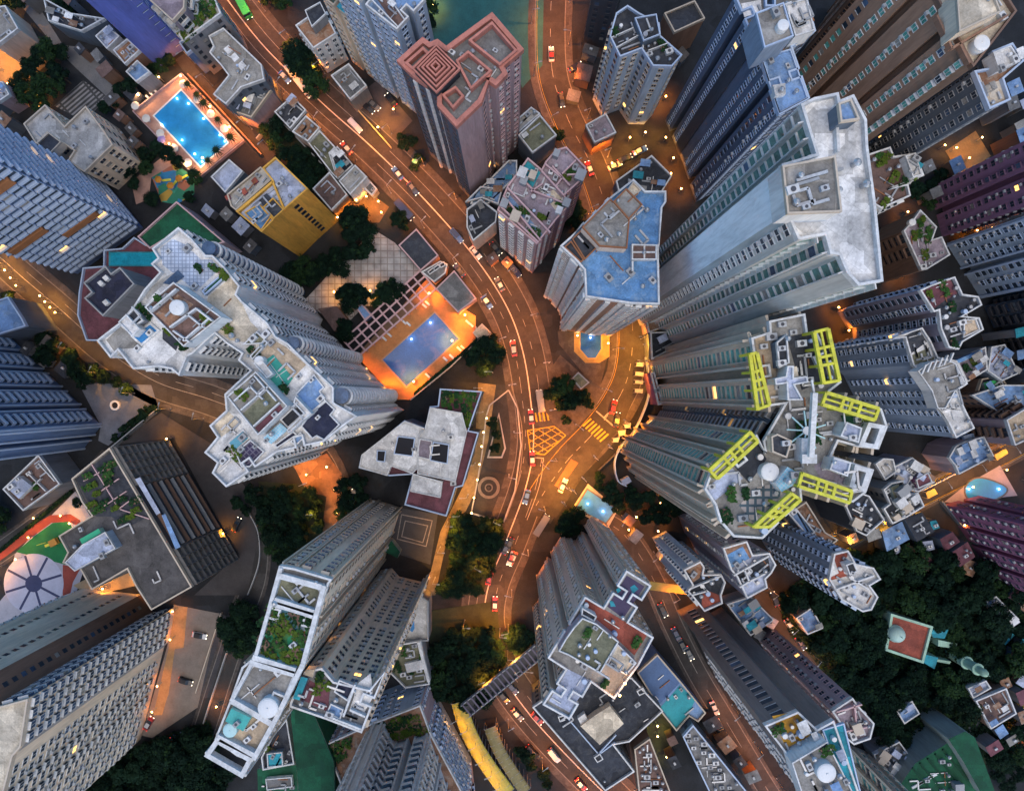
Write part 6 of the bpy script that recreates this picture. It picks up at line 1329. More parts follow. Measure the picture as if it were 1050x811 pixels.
# ================================================================== street lamps
LWT = .78
def LA(pts, step, side, label, group, col=ORANGE, w=2200, start=.5): lamps_along(pts, step, side, label, group, col, w * LWT, start)
LA(MAIN, 46, 22, 'amber street lamp on the right kerb of the main road', 'street lamps along the main road, right kerb', w=3600); LA(MAIN, 50, -22, 'amber street lamp on the left kerb of the main road', 'street lamps along the main road, left kerb', w=3200, start=.9)
LA(SIDE, 44, 19, 'amber street lamp on the right kerb of the side road', 'street lamps along the side road, right kerb', w=3600); LA(SIDE, 50, -19, 'amber street lamp on the left kerb of the side road', 'street lamps along the side road, left kerb', w=3200, start=.9)
LA(LEFT, 36, -20, 'yellow street lamp along the road below the blue banded tower', 'street lamps along the left road', YEL, 2000); LA(LOWER, 44, 14, 'amber street lamp along the lower side street', 'street lamps along the lower side street', w=2200)
LA(LANE, 38, 12, 'yellow street lamp along the lane by the kidney pool', 'street lamps along the lane', YEL, 2200); LA(HILL, 40, 10, 'amber street lamp along the hill street above the wood', 'street lamps along the hill street', w=1900)
LA(ALLEY, 30, 8, 'amber street lamp along the alley by the turquoise pool', 'street lamps along the alley', w=2600); LA(LINK, 36, 8, 'amber street lamp behind the blue grey tower', 'street lamps behind the blue grey tower', w=2600)
def L1(tile, pts, ang, label, group, col=ORANGE, w=2200, small=True):
    for p in P(tile, pts): lamp(p, ang, label, group, col, w * LWT, small)
L1('A0', '15,150 15,280 35,400 90,130 5,30', 0, 'yellow street lamp on the tan plaza in the top left corner', 'street lamps on the tan plaza', YEL, 6500, False)
L1('A1', '5,250 25,275 48,305 70,335 92,365 185,405 205,428 225,450 245,470', 0, 'yellow globe lamp in the lit row beside the left road', 'globe lamps beside the left road', YEL, 700)  # lamp row added in place of a continuous bright line
L1('A0', '180,395 185,440 60,350', 0, 'garden lamp in the trees beside the tan plaza', 'garden lamps by the tan plaza', YEL, 500)
L1('A0', '570,395 650,325 735,320 850,440 925,520 820,640 760,670 690,585', 0, 'warm globe lamp on the pink deck of the turquoise pool', 'globe lamps on the pink deck', WARM, 800)
L1('B1', '455,690 700,395 840,480 790,580 640,740 540,770', 0, 'amber globe lamp on the terracotta pool deck', 'globe lamps on the terracotta deck', ORANGE, 2600)
L1('F8', '765,548 835,540 795,578 865,480 885,520 725,590 740,625 945,545 960,600', 0, 'yellow globe lamp in the rust coloured lantern courtyard', 'globe lamps in the lantern courtyard', YEL, 650)
L1('B1', '470,385 330,390', 0, 'yellow globe lamp on the tiled plaza', 'globe lamps on the tiled plaza', YEL, 700)
L1('F2', '175,60 120,140 125,260 85,520 50,680 15,770', 180, 'yellow street lamp along the buff street beside the clubhouse', 'street lamps beside the clubhouse', YEL, 1700, False)
L1('B2', '770,520 740,620 720,740', 0, 'yellow street lamp on the path beside the dark tree clump', 'street lamps beside the dark tree clump', YEL, 2000, False)
L1('C1', '545,600 525,660 530,740 530,570', 180, 'yellow street lamp on the kerb under the podium of the yellow framed tower', 'street lamps under the podium', YEL, 2200, False)
L1('F2', '860,340 770,440 640,600 590,660 540,720', 135, 'yellow street lamp on the kerb beside the small blue pool', 'street lamps beside the small blue pool', YEL, 2600, False)
L1('F5', '600,130 690,190 560,20', 0, 'yellow street lamp beside the vaulted walkway and footbridge', 'street lamps by the vaulted walkway', YEL, 2800, False)
L1('F5', '400,480 440,560 475,630 520,700 560,760 350,430', 200, 'yellow street lamp in the row beside the vaulted walkway roof', 'street lamps in the walkway row', YEL, 300, False)  # lamps added so the roof looks lit all along its length
L1('B2', '925,110 912,165 905,220 897,290 888,350 875,420 866,480', 0, 'low white globe lamp on the rail of the grey forecourt', 'globe lamps on the forecourt rail', (1, .62, .32), 160)
L1('C2', '600,440 505,495 475,545 590,550', 0, 'amber lamp in the alley above the slim blue grey tower', 'lamps above the slim blue grey tower', ORANGE, 900)
L1('D0', '750,600 850,560 800,640 705,590', 0, 'bright yellow lamp in the temple court, right edge', 'lamps in the temple court', YEL, 650)
L1('D0', '410,700 560,850', 0, 'amber lamp in the dark alley behind the white slab tower', 'lamps behind the white slab tower', ORANGE, 1100); L1('D1', '480,180 540,320 500,270 290,450 330,540', 0, 'amber lamp in the alley right of the white slab tower', 'lamps right of the white slab tower', ORANGE, 1700)
L1('C1', '940,515', 0, 'bright orange lamp on the roof edge below the white slab tower', None, ORANGE, 900); L1('C1', '560,500 620,480', 0, 'amber lamp at the foot of the octagon block', 'lamps at the foot of the octagon block', ORANGE, 1500)
L1('C0', '480,560 540,540 620,560 410,660 500,625', 0, 'yellow lamp in the yard above the octagon block', 'lamps in the yard above the octagon block', YEL, 1200); L1('C0', '690,180 620,400 580,420 650,150', 0, 'amber lamp in the alley beside the dark twin slab', 'lamps beside the dark twin slab', ORANGE, 1600); L1('C0', '650,640 680,760 640,700', 0, 'amber lamp at the foot of the dark twin slab', 'lamps at the foot of the dark twin slab', ORANGE, 1500)
L1('B0', '690,20 715,45 560,450 500,520', 0, 'yellow lamp by the teal sports court and car park', 'lamps by the sports court', YEL, 1000)
L1('A2', '265,490 140,575 90,660 20,690 0,750 160,500 300,520', 0, 'yellow lamp round the school playground', 'lamps round the school playground', YEL, 500); L1('A2', '430,775 400,800 680,190 900,560 560,760', 0, 'yellow lamp round the school block', 'lamps round the school block', YEL, 800)
L1('A3', '700,90 690,200 640,380 620,480', 0, 'amber lamp on the ochre strip beside the beige car park', 'lamps on the ochre strip', ORANGE, 380); L1('A3', '940,230 870,460', 0, 'amber lamp on the street beside the dark ramp', 'lamps beside the dark ramp', ORANGE, 900)
L1('B2', '340,480 300,300 220,330 330,390', 0, 'amber lamp along the orange path below the white stepped tower', 'lamps along the orange path', ORANGE, 800); L1('C3', '585,575 620,655 585,535', 0, 'greenish yellow lamp behind the turquoise roofed hall', 'lamps behind the turquoise roofed hall', (.9, .75, .1), 500)
L1('F4', '890,372 680,478 555,600 628,715 710,790 1030,440', 0, 'amber lamp beside the kidney shaped pool', 'lamps beside the kidney pool', ORANGE, 450); L1('D1', '890,140 830,150', 0, 'amber lamp between the plum tower and the blue grey tower', 'lamps between plum and blue grey towers', ORANGE, 1300); L1('D2', '840,50 880,200', 0, 'amber lamp in the gap left of the tan roofed block', 'lamps left of the tan block', ORANGE, 1700)
L1('D3', '1010,470 980,560', 0, 'amber lamp at the right edge by the orange court', 'lamps by the orange court', ORANGE, 1500); L1('E4', '790,435', 0, 'amber lamp between green netting and gridded tower', None, ORANGE, 900); L1('E8', '570,720 540,790', 0, 'warm lamp on the corner terrace of the cream tower', 'lamps on the corner terrace', WARM, 300)
for o in [o for o in bpy.data.objects if o.get('label', '').startswith('warm lamp on the corner terrace')]: o.location.x *= (H - 68.2) / H; o.location.y *= (H - 68.2) / H; o.location.z = 68.1
# lamps under the water of the lit pools
uw = bpy.data.lights.new('pool_light', 'POINT'); uw.color = (.75, .95, 1); uw.energy = 28; uw.shadow_soft_size = .25
pool_ = [o for o in bpy.data.objects if o.name.startswith('swimming_pool')]
for o, tile, pts in ((pool_[0], 'A0', '640,495 700,390 745,410 805,470 870,535 890,560 770,610 800,640 720,555'), (pool_[1], 'B1', '700,505 625,570'), (pool_[2], 'C1', '330,565'), (pool_[4], 'F4', '700,500 890,500'), (pool_[3], 'C2', '320,450 380,480')):
    for p in P(tile, pts):
        x, y = W(p, .6); l = link('pool_light', uw, o, (x - o.location.x, y - o.location.y, 1.0))
        m = MB(); m.cyl(0, 0, .2, 0, .06, 10); link('pool_lamp', m.mesh('pool_lamp', [mat('pool_glow', (.8, .9, 1), .4, 0, emit=((.8, .95, 1), 6))]), o, (x - o.location.x, y - o.location.y, .42))

wallrun(P('B2', '1010,0 935,60 920,110 905,250 885,370 862,488 990,524 1035,400 1060,220 1045,70 1010,0'), .4, 1.0, trim_g, 'pale low wall outlining the looped grey forecourt beside the clubhouse')
ground_patch('pool_deck', P('C1', '265,530 405,530 405,640 365,665 310,665 265,620'), mat('deck_ochre_tiles', (.40, .25, .07), .7, .3, .6), .27)
L1('C1', '275,560 395,590', 0, 'yellow globe lamp on the ochre deck of the small navy pool', 'globe lamps at the small navy pool', YEL, 600)
# ================================================================== trees
T = trees_at
sheds(P('A0', '-20,420 80,440 110,500 60,520 -20,500'), 5, 4, 8, 'small roof between tan plaza and beige block', 'small roofs by the tan plaza', ('conc', 'grey', 'dark', 'rust'), -.7)
sheds(P('A0', '100,-10 380,-10 360,60 240,50 120,30'), 9, 5, 10, 'small roof at the top edge above the grey ramp', 'small roofs above the grey ramp', ('conc', 'grey', 'dark', 'lilac', 'brown'), -.8)
sheds(P('A0', '440,460 530,470 620,600 540,640 470,560'), 5, 3, 6, 'dim roof in the lane between beige block and pool deck', 'dim roofs by the pool deck lane', ('dark', 'brown', 'asph'), -.8)
sheds(P('A1', '0,580 200,470 300,640 330,760 200,811 60,700'), 9, 3, 6, 'dim roof below the left road, beside the slate tower', 'dim roofs below the left road', ('dark', 'grey', 'lilac', 'asph'), -.6)
sheds(P('C2', '440,480 560,540 700,620 640,640 500,580'), 8, 3, 7, 'dim roof in the alleys above the slim blue grey tower', 'dim roofs above the slim blue grey tower', ('dark', 'brown', 'rust', 'grey'), -.7)
sheds(P('B1', '870,180 1000,240 1043,330 960,300'), 4, 3, 5, 'small kiosk roof on the right pavement of the main road', 'kiosk roofs on the main road', ('rust', 'brown', 'dark'), -.9)
sheds(P('D2', '470,520 640,470 700,560 840,640 800,700 560,680'), 22, 3, 6, 'tin roofed hut in the huddle between lane and wood', 'huts between lane and wood', rot=-.5)
sheds(P('D2', '300,520 470,470 560,520 430,560 330,600'), 12, 4, 9, 'tin roofed hut at the foot of the yellow framed tower', 'huts at the foot of the yellow framed tower', rot=.4)
sheds(P('D3', '880,20 1060,0 1060,420 980,380 900,160'), 16, 3, 6, 'tin roofed hut at the right edge beside the mosque wood', 'huts at the right edge by the mosque wood', rot=-.6)
sheds(P('D3', '780,380 1040,330 1060,560 840,600'), 22, 4, 8, 'tin roofed hut near the brown roofed house, bottom right', 'huts near the brown roofed house', rot=.5)
sheds(P('D3', '420,600 560,570 640,640 560,760 470,740'), 16, 3, 6, 'tin roofed hut among the grey sheds above the netted halls', 'huts above the netted halls', rot=.4)
sheds(P('D1', '880,540 1060,560 1060,811 960,811'), 12, 8, 16, 'flat roofed hut block at the right edge above the lane', 'hut blocks at the right edge', rot=.3)
sheds(P('D0', '860,400 1060,380 1060,560 930,600'), 12, 6, 14, 'low flat roof between the dark ribbed tower and the plum tower', 'low roofs by the plum tower', rot=.4)
sheds(P('D0', '560,700 720,640 760,720 640,800'), 8, 4, 9, 'low flat roof in the dark alley beside the temple court', 'low roofs beside the temple court', rot=.4)
sheds(P('C0', '280,200 330,180 330,380 260,420 240,330'), 6, 3, 7, 'small dark roof in the yard left of the bluish tower', 'small roofs left of the bluish tower', ('dark', 'grey', 'asph', 'brown'), -.3)
sheds(P('C0', '560,150 700,120 660,330 580,330'), 8, 4, 9, 'small dark roof in the alley right of the bluish tower', 'small roofs right of the bluish tower', ('dark', 'grey', 'asph', 'brown'), .9)
sheds(P('C3', '860,60 1000,40 1043,160 960,200 880,120'), 16, 3, 6, 'small grey hut in the yard beside the grey violet tower', 'huts beside the grey violet tower', ('grey', 'lilac', 'sky', 'dark'), -.6)
sheds(P('C3', '760,520 830,500 960,720 900,760'), 14, 3, 6, 'dim hut along the lower side street', 'huts along the lower side street', ('dark', 'rust', 'brown', 'grey'), -1.0)
sheds(P('C3', '620,570 700,560 720,640 650,720'), 6, 3, 6, 'dim hut between the two low industrial roofs', 'huts between the industrial roofs', ('dark', 'brown', 'grey'), -1.0)
sheds(P('A0', '300,150 420,230 560,380 480,420 380,260'), 12, 3, 7, 'small dark roof beside the grey ramp, upper left', 'small roofs beside the grey ramp', ('dark', 'grey', 'asph', 'brown'), -.8)
sheds(P('F8', '60,560 230,620 330,720 300,811 120,740'), 8, 3, 6, 'low roof in the dark lane behind the mustard block', 'low roofs behind the mustard block', ('dark', 'grey', 'asph', 'lilac'), -.7)
sheds(P('B0', '-10,250 120,330 110,470 -10,430'), 8, 5, 9, 'dark low roof left of the main road, upper left', 'dark low roofs left of the main road', ('dark', 'grey', 'sky', 'asph'), -.8)
sheds(P('D1', '290,440 420,390 460,470 330,520'), 5, 3, 6, 'dim roof at the foot of the mauve grey tower', 'roofs at the foot of the mauve grey tower', ('brown', 'dark', 'maroon'), .2)
T(P('A0', '95,400 120,330 160,290 200,250 230,230 270,230 280,330 240,300 200,360 150,400 250,370 190,430 100,360'), 3.4, 'leafy tree in the clump beside the tan plaza, top left', 'trees beside the tan plaza')
T(P('A0', '20,10 60,20 100,30 270,20 300,60'), 3.2, 'dark tree at the top edge near the grey ramp', 'trees near the grey ramp')
T(P('A0', '580,330 620,300 660,280 690,262 550,360 500,380 470,420 440,440'), 2.6, 'round tree behind the upper edge of the turquoise pool deck', 'trees behind the turquoise pool')
T(P('A0', '930,560 880,615 840,650 785,700 765,355 800,395 830,430 880,490'), 2.0, 'palm tree on the pink deck of the turquoise pool', 'palms at the turquoise pool', palm=True)
T(P('A0', '590,620 640,600 600,680 690,630 720,655 790,720 770,790 550,740 530,690 620,800'), 2.4, 'bushy tree round the coloured play floor', 'trees round the coloured play floor')
T(P('A0', '780,30 830,70 760,100 800,60'), 2.0, 'small tree on the garden roof by the main road at the top', 'trees on the garden roof')
T(P('B0', '185,235 225,255 205,300 250,330 265,370 225,290 180,270'), 3.6, 'dense tree by the main road near the white bus', 'trees near the white bus'); T(P('B0', '70,15 110,5 140,25'), 3.4, 'tree beside the main road at the top edge', 'trees at the top of the main road'); T(P('B0', '690,60 700,110 680,150'), 3, 'dark tree left of the teal sports court', 'trees left of the sports court')
wood(P('F8', '325,180 405,110 670,385 600,455'), 3.2, 2.5, 'bushy tree inside the walled garden by the main road', 'trees in the walled garden')
T(P('B0', '590,560 600,590 630,570 660,640 640,670'), 1.8, 'small bush in the yard at the foot of the salmon rimmed tower', 'bushes by the salmon rimmed tower', 4)
T(P('B1', '400,110 440,130 460,160 410,160 430,100'), 3.6, 'large dark tree at the upper corner of the tiled plaza', 'trees at the upper corner of the plaza'); T(P('B1', '430,235 460,225 405,240'), 3, 'round dark tree on the left of the tiled plaza', 'trees on the left of the plaza')
T(P('B1', '340,250 320,300 360,300 290,280 260,310 240,330 200,340 170,310 150,340 220,300'), 3.2, 'dark tree between the mustard block and the tiled plaza', 'trees by the mustard block'); T(P('B1', '380,400 410,390 440,410 390,440 370,520 375,555'), 3.2, 'round tree at the lower end of the tiled plaza', 'trees at the lower end of the plaza'); T(P('B1', '520,385 550,365 580,385 500,420 540,400'), 2.7, 'tree between the tiled plaza and the pergola', 'trees by the pergola')
T(P('B1', '900,600 940,590 960,640 920,680 870,640'), 3.2, 'dark tree below the terracotta pool deck', 'trees below the terracotta deck'); T(P('B1', '570,110 590,90 600,130'), 2, 'small tree beside the main road above the dark pavilion', 'trees above the dark pavilion')
T(P('F2', '500,160 560,170 530,220 470,170 540,120 580,210 500,120 610,190'), 2.7, 'big dark tree on the traffic island at the fork', 'trees on the traffic island'); T(P('F2', '640,170 660,220 545,300'), 1.8, 'small green shrub tree on the traffic island', 'shrubs on the traffic island', 4)
T(P('F1', '300,130 350,80 400,60 470,480 500,440 510,520 480,400 330,40'), 2.7, 'dark tree beside the dusty pink block', 'trees beside the pink block')
wood(P('B2', '20,390 260,380 290,560 230,640 110,660 60,560'), 3.5, 2.9, 'dark tree in the grove below the white stepped tower', 'grove below the white stepped tower'); wood(P('B2', '340,340 450,350 470,440 360,500'), 3.8, 2.8, 'dark tree beside the clubhouse wall', 'trees beside the clubhouse wall')
wood(P('B2', '820,510 980,520 950,680 890,790 760,780 790,620'), 3.4, 2.9, 'dark tree in the clump between buff street and main road', 'clump between buff street and main road'); wood(P('F5', '205,110 330,20 470,0 590,110 570,260 500,360 330,390 240,330'), 3.5, 3.0, 'dark tree in the big clump above the footbridge', 'clump above the footbridge')
T(P('F5', '620,40 650,80 700,40 650,10'), 3.0, 'dark tree right of the main road beside the cream tower', 'trees beside the cream tower'); T(P('F5', '700,640 720,700 660,620 780,740 800,790'), 2.2, 'small dark tree on the reserve beside the walkway roof', 'trees on the reserve')
wood(P('C2', '330,330 370,330 470,440 420,470'), 3, 2.2, 'small tree beside the small blue pool', 'trees beside the small blue pool', 4); wood(P('C2', '480,390 640,450 690,500 560,520 490,450'), 3.4, 2.6, 'tree in the garden above the slim blue grey tower', 'trees above the slim blue grey tower'); T(P('C2', '230,500 270,480 250,530 220,540'), 3.2, 'round dark tree between the small blue pool and the road', 'trees by the small blue pool and road')
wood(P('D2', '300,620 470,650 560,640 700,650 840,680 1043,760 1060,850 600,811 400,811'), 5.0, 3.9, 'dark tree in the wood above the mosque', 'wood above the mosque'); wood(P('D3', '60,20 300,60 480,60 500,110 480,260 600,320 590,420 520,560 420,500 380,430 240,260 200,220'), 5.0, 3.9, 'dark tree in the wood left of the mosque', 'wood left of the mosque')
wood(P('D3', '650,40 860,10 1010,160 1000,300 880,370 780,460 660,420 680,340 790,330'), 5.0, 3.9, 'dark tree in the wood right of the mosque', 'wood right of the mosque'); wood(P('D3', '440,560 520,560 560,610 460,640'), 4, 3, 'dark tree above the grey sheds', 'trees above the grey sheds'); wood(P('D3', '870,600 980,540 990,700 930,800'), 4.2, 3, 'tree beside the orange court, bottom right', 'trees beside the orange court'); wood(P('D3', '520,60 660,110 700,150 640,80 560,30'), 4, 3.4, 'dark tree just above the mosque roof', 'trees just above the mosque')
wood(P('A3', '420,770 560,640 790,560 830,640 870,811 560,860'), 4.8, 3.7, 'dark tree in the wood below the beige car park', 'wood below the car park'); wood(P('A3', '910,110 1010,70 1020,180 960,250 920,170'), 3.8, 3.4, 'dark tree beside the dark ramp', 'trees beside the dark ramp')
wood(P('A2', '-20,420 40,430 70,490 40,560 -20,560'), 4, 3.4, 'dark tree left of the school road', 'trees left of the school road'); wood(P('A2', '460,190 620,60 640,85 480,215'), 2.6, 1.8, 'clipped tree along the courtyard wall', 'trees along the courtyard wall', 4); wood(P('A1', '60,400 160,430 220,560 330,650 400,760 330,700 200,640'), 4.2, 3.0, 'dark tree between the left road and the slate tower', 'trees by the left road'); T(P('A1', '440,720 480,740 520,770 400,690'), 2.4, 'small tree under the left corner of the white stepped tower', 'trees under the white stepped tower')
T(P('A2', '955,440 990,470 280,330 300,350 330,440 260,320'), 2.2, 'small tree on the edge of the school forecourt', 'trees by the school forecourt')
wood(P('B2', '950,110 985,240 940,255'), 2.6, 1.7, 'low shrub in the pointed bed of the forecourt', 'shrubs in the pointed bed', 4); wood(P('D2', '690,190 740,170 745,230 700,250'), 3.4, 2.6, 'dark tree right of the pale tower by the lane', 'trees by the lane'); wood(P('D0', '580,740 690,700 720,800 600,830'), 4, 3.2, 'dark tree behind the stepped white rimmed block', 'trees behind the stepped block')
wood(P('E4', '0,450 150,520 260,720 180,800 0,811'), 4.8, 3.7, 'dark tree in the wood left of the open roof frame', 'wood left of the open roof frame'); wood(P('E3', '210,400 300,340 400,360 360,600 260,480'), 3.6, 3.0, 'dark tree beside the long framed tower', 'trees beside the framed tower')
hedge(P('B1', '640,790')[0], P('B1', '885,585')[0], 1.3, 1.6, 'clipped hedge along the lower edge of the terracotta pool deck'); hedge(P('A2', '0,640')[0], P('A2', '290,400')[0], 1.0, 1.2, 'hedge between school road and playground'); hedge(P('A2', '480,160')[0], P('A2', '610,65')[0], 1.2, 1.4, 'hedge along the blue grey courtyard')
hedge(P('A0', '560,680')[0], P('A0', '640,590')[0], 1.6, 1.6, 'hedge between pool deck and play path')

def undergrowth(pts, n, label):
    pl = WP(pts); xs = [p[0] for p in pl]; ys = [p[1] for p in pl]; m = MB()
    for _ in range(n):
        x, y = _rt.uniform(min(xs), max(xs)), _rt.uniform(min(ys), max(ys))
        if not inside((x, y), pl) or not clear(x, y, .6): continue
        z0, k = _rt.uniform(.2, 2.2), _rt.choice((0, 0, 0, 1, 1, 2))
        for _ in range(5):
            px, py, z = x + _rt.uniform(-.8, .8), y + _rt.uniform(-.8, .8), z0 + _rt.uniform(-.2, .6); t = _rt.uniform(0, 6.28); r = _rt.uniform(.25, .6); e = _rt.uniform(-.7, .7)
            m.face([(px + r * math.cos(t + w), py + r * .7 * math.sin(t + w), z + e * r * math.sin(w)) for w in (0, 1.57, 3.14, 4.71)], k)
    tag(m.build('undergrowth', leaf_m), label, None, None, 'stuff')
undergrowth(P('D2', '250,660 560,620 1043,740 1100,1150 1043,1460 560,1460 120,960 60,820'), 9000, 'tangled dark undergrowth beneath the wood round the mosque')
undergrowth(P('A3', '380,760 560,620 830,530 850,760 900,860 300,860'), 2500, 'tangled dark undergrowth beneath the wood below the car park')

# ================================================================== vehicles
def C(kind, tile, xy, ang, col, top, label, **k): car(kind, P(tile, xy)[0], ang, col, top, label, z=.19, **k)
C('bus', 'B0', '186,330', -52, 'white', 'white', 'long white bus at the left kerb under the trees'); C('bus', 'A0', '960,15', -62, 'green', 'green', 'bright green bus at the top edge of the main road')
C('car', 'B0', '125,310', -48, 'blue', 'silver', 'blue car beside the white bus'); C('car', 'B0', '370,590', 131, 'red', 'silver', 'red taxi with silver roof on the main road above the white tin roof'); C('van', 'B0', '405,503', -46, 'white', 'white', 'white van on the right carriageway beside the car park')
C('car', 'B0', '572,690', 128, 'blue', 'white', 'pale blue car right of the main road by the salmon rimmed tower'); C('car', 'B0', '632,750', -52, 'navy', 'grey', 'dark blue car behind the pale blue car on the main road'); C('van', 'B0', '398,353', 30, 'white', 'silver', 'white van parked on the grey roof left of the car park', name='van')
C('car', 'B0', '425,385', -40, 'navy', 'navy', 'dark blue car in the upper corner of the car park'); C('car', 'B0', '455,432', -40, 'black', 'black', 'black car in the middle of the car park'); C('car', 'B0', '478,420', -40, 'grey', 'grey', 'grey car beside the black car in the car park'); C('car', 'B0', '545,400', 130, 'black', 'black', 'black car against the right wall of the car park')
C('truck', 'B1', '600,65', -47, 'navy', 'navy', 'dark lorry on the main road above the dark pavilion'); C('van', 'B1', '805,165', -48, 'blue', 'navy', 'dark blue van on the main road opposite the dark pavilion'); C('car', 'B1', '880,230', -50, 'white', 'white', 'white car on the main road opposite the skylight roof', ); C('car', 'B1', '815,300', 128, 'navy', 'black', 'navy car next to the slate roofed pavilion'); C('car', 'B1', '975,355', 118, 'grey', 'silver', 'grey car on the bend of the main road by the slate pavilion'); C('car', 'B1', '925,425', -55, 'blue', 'white', 'blue car with pale roof on the bend by the pool kiosk'); C('car', 'B1', '1030,605', 98, 'red', 'silver', 'red taxi with silver roof on the bend below the pool kiosk'); C('car', 'B1', '960,215', -50, 'black', 'black', 'black car at the right kerb below the dark slate roof')
C('minibus', 'F2', '418,205', 98, 'silver', 'grey', 'pale grey minibus waiting left of the traffic island'); C('car', 'F2', '371,285', 95, 'red', 'silver', 'red taxi with silver roof beside the yellow crossing bars'); C('car', 'F2', '377,498', 92, 'red', 'white', 'red taxi with white roof at the stop line below the box junction'); C('car', 'F2', '348,692', 255, 'blue', 'blue', 'bright blue car on the main road below the box junction'); C('car', 'F2', '533,635', 65, 'white', 'white', 'white car with dark windscreen in the middle of the fork'); C('car', 'F2', '790,235', 75, 'red', 'red', 'dark red car waiting at the stop line of the side road'); C('car', 'F2', '808,300', 80, 'black', 'black', 'black car by the side road crossing'); C('truck', 'C2', '135,530', 58, 'black', 'grey', 'black lorry at the right kerb above the cream tower')
C('car', 'C2', '22,665', 245, 'red', 'silver', 'red taxi with silver roof left of the cream tower'); C('car', 'C2', '8,610', 245, 'black', 'black', 'black car behind the red taxi left of the cream tower'); C('car', 'B2', '1000,620', 68, 'navy', 'navy', 'navy car on the main road beside the dark tree clump'); C('car', 'B2', '1020,665', 248, 'white', 'red', 'white and red car beside the dark tree clump'); C('car', 'B2', '935,740', 75, 'red', 'red', 'red car beside the lower end of the dark tree clump'); C('car', 'B3', '952,70', 88, 'red', 'white', 'red taxi with white roof on the curve above the footbridge')
C('car', 'C0', '175,220', 92, 'white', 'red', 'white and red car on the side road near the teal court'); C('car', 'C0', '215,400', -80, 'black', 'black', 'black car with lit headlights on the side road'); C('car', 'C0', '325,670', 110, 'red', 'white', 'red taxi with white roof beside the dusty pink block'); C('car', 'C0', '525,600', 25, 'blue', 'silver', 'pale blue car in the yard above the octagon block'); C('car', 'C0', '465,632', 25, 'black', 'black', 'black car in the yard above the octagon block'); C('car', 'C0', '425,660', 25, 'cream', 'cream', 'cream car with lit lamps in the yard above the octagon block'); C('car', 'C0', '270,270', 30, 'black', 'black', 'black car in the yard left of the bluish tower')
C('car', 'C1', '25,610', 100, 'red', 'white', 'red taxi with pale roof on the main road left of the octagon block'); C('van', 'C1', '30,300', -50, 'navy', 'navy', 'dark van under the dusty pink block'); C('van', 'C3', '100,650', -48, 'black', 'grey', 'black flatbed van on the lower main road'); C('van', 'C3', '185,665', -52, 'white', 'silver', 'white van on the lower main road beside the black roofed hall'); C('car', 'C3', '290,780', -50, 'red', 'white', 'red taxi with white roof at the bottom of the main road'); C('car', 'C3', '40,505', -48, 'grey', 'silver', 'small grey car beside the footbridge'); C('car', 'C3', '118,520', -45, 'red', 'red', 'red car against the wall of the black roofed hall'); C('car', 'B3', '1020,400', -50, 'navy', 'navy', 'navy car below the footbridge'); C('car', 'B3', '985,435', -50, 'black', 'black', 'black car left of the navy car below the footbridge')
for k, (xy, c) in enumerate((('612,95', 'black'), ('665,190', 'navy'), ('690,235', 'black'), ('715,265', 'grey'))): C('car', 'C3', xy, -62, c, c, ('black car at the top of the lower side street', 'navy car parked first in the row beside the brown slab', 'black car parked second in the row beside the brown slab', 'grey car parked third in the row beside the brown slab')[k])
for k, (xy, c) in enumerate((('815,480', 'silver'), ('835,550', 'cream'), ('850,585', 'grey'))): C('car', 'C3', xy, -65, c, c, ('silver car with lit lamps in the lower side street', 'cream car in the queue of the lower side street', 'grey car at the end of the queue in the lower side street')[k])
C('car', 'D3', '112,155', -55, 'silver', 'silver', 'silver car on the hill street by the grey shed'); C('car', 'D3', '155,225', -55, 'navy', 'navy', 'navy car further down the hill street'); C('car', 'F6', '765,415', 110, 'navy', 'navy', 'navy car on the hill street beside the grey violet tower')
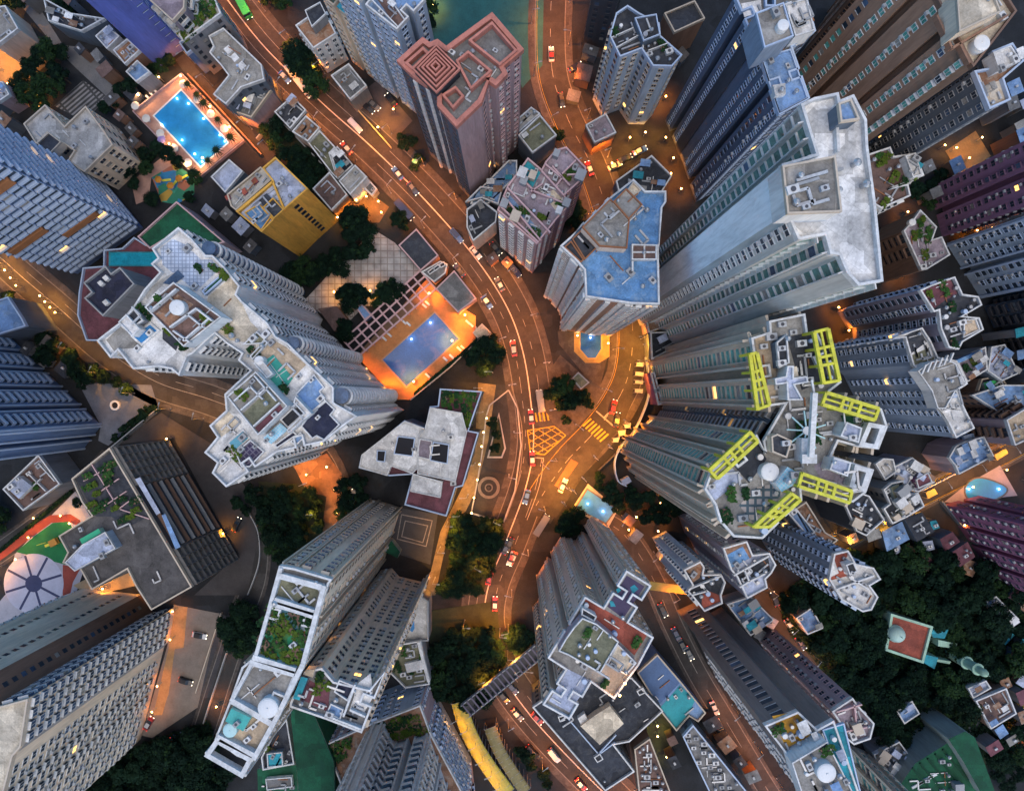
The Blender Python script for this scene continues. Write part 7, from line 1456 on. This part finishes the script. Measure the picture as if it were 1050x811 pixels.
C('car', 'A3', '790,195', -12, 'white', 'black', 'white car with black roof on the beige car park'); C('car', 'A3', '735,375', -18, 'black', 'black', 'black car on the beige car park'); C('car', 'A3', '705,590', 25, 'blue', 'silver', 'pale blue car at the lower corner of the beige car park'); C('car', 'A2', '940,530', 65, 'black', 'black', 'black car on the school forecourt by the pale kerb'); C('car', 'B2', '395,420', 80, 'white', 'blue', 'white and blue car in the yard beside the clubhouse'); C('van', 'E4', '640,785', 110, 'navy', 'navy', 'dark van beside the netted site building'); C('car', 'A3', '590,540', 60, 'red', 'silver', 'red taxi at the lower corner of the massive brown striped tower'); C('car', 'A3', '960,205', 80, 'red', 'grey', 'red car in the street beside the dark ramp')
# ================================================================== sky, sun, camera
w = bpy.data.worlds.new('World'); SC.world = w; w.use_nodes = True
nt = w.node_tree; bg = nt.nodes['Background']; sky = nt.nodes.new('ShaderNodeTexSky')
sky.sky_type = 'NISHITA'; sky.sun_disc = False; sky.sun_elevation = R(SUN_EL); sky.sun_rotation = R(SUN_ROT); sky.air_density = 1.2; sky.dust_density = .6; sky.ozone_density = 5.5
nt.links.new(sky.outputs[0], bg.inputs[0]); bg.inputs[1].default_value = SKY
sl_ = bpy.data.lights.new('sun', 'SUN'); sl_.energy = SUN; sl_.angle = R(65); sl_.color = (1, .87, .71)
so = bpy.data.objects.new('sun', sl_); COL.objects.link(so)
az = R(SUN_ROT)   # 0 = towards +Y, clockwise
d = Vector((math.sin(az) * math.cos(R(SUN_EL2)), math.cos(az) * math.cos(R(SUN_EL2)), math.sin(R(SUN_EL2))))
so.rotation_euler = (-d).to_track_quat('-Z', 'Y').to_euler()
cam = bpy.data.cameras.new('camera'); cam.sensor_width = 36; cam.lens = 36 * F / 1050; cam.clip_end = 3000
co = bpy.data.objects.new('camera', cam); COL.objects.link(co); co.location = (0, 0, H); SC.camera = co
SC.view_settings.view_transform = 'Standard'; SC.view_settings.look = 'None'; SC.view_settings.gamma = 1; SC.view_settings.exposure = EXPO
SC.render.engine = 'CYCLES'; cy = SC.cycles
cy.max_bounces = 5; cy.diffuse_bounces = 2; cy.glossy_bounces = 3; cy.use_denoising = True; cy.sample_clamp_indirect = 6
try: cy.denoiser = 'OPENIMAGEDENOISE'
except Exception: pass
cy.caustics_reflective = False; cy.caustics_refractive = False
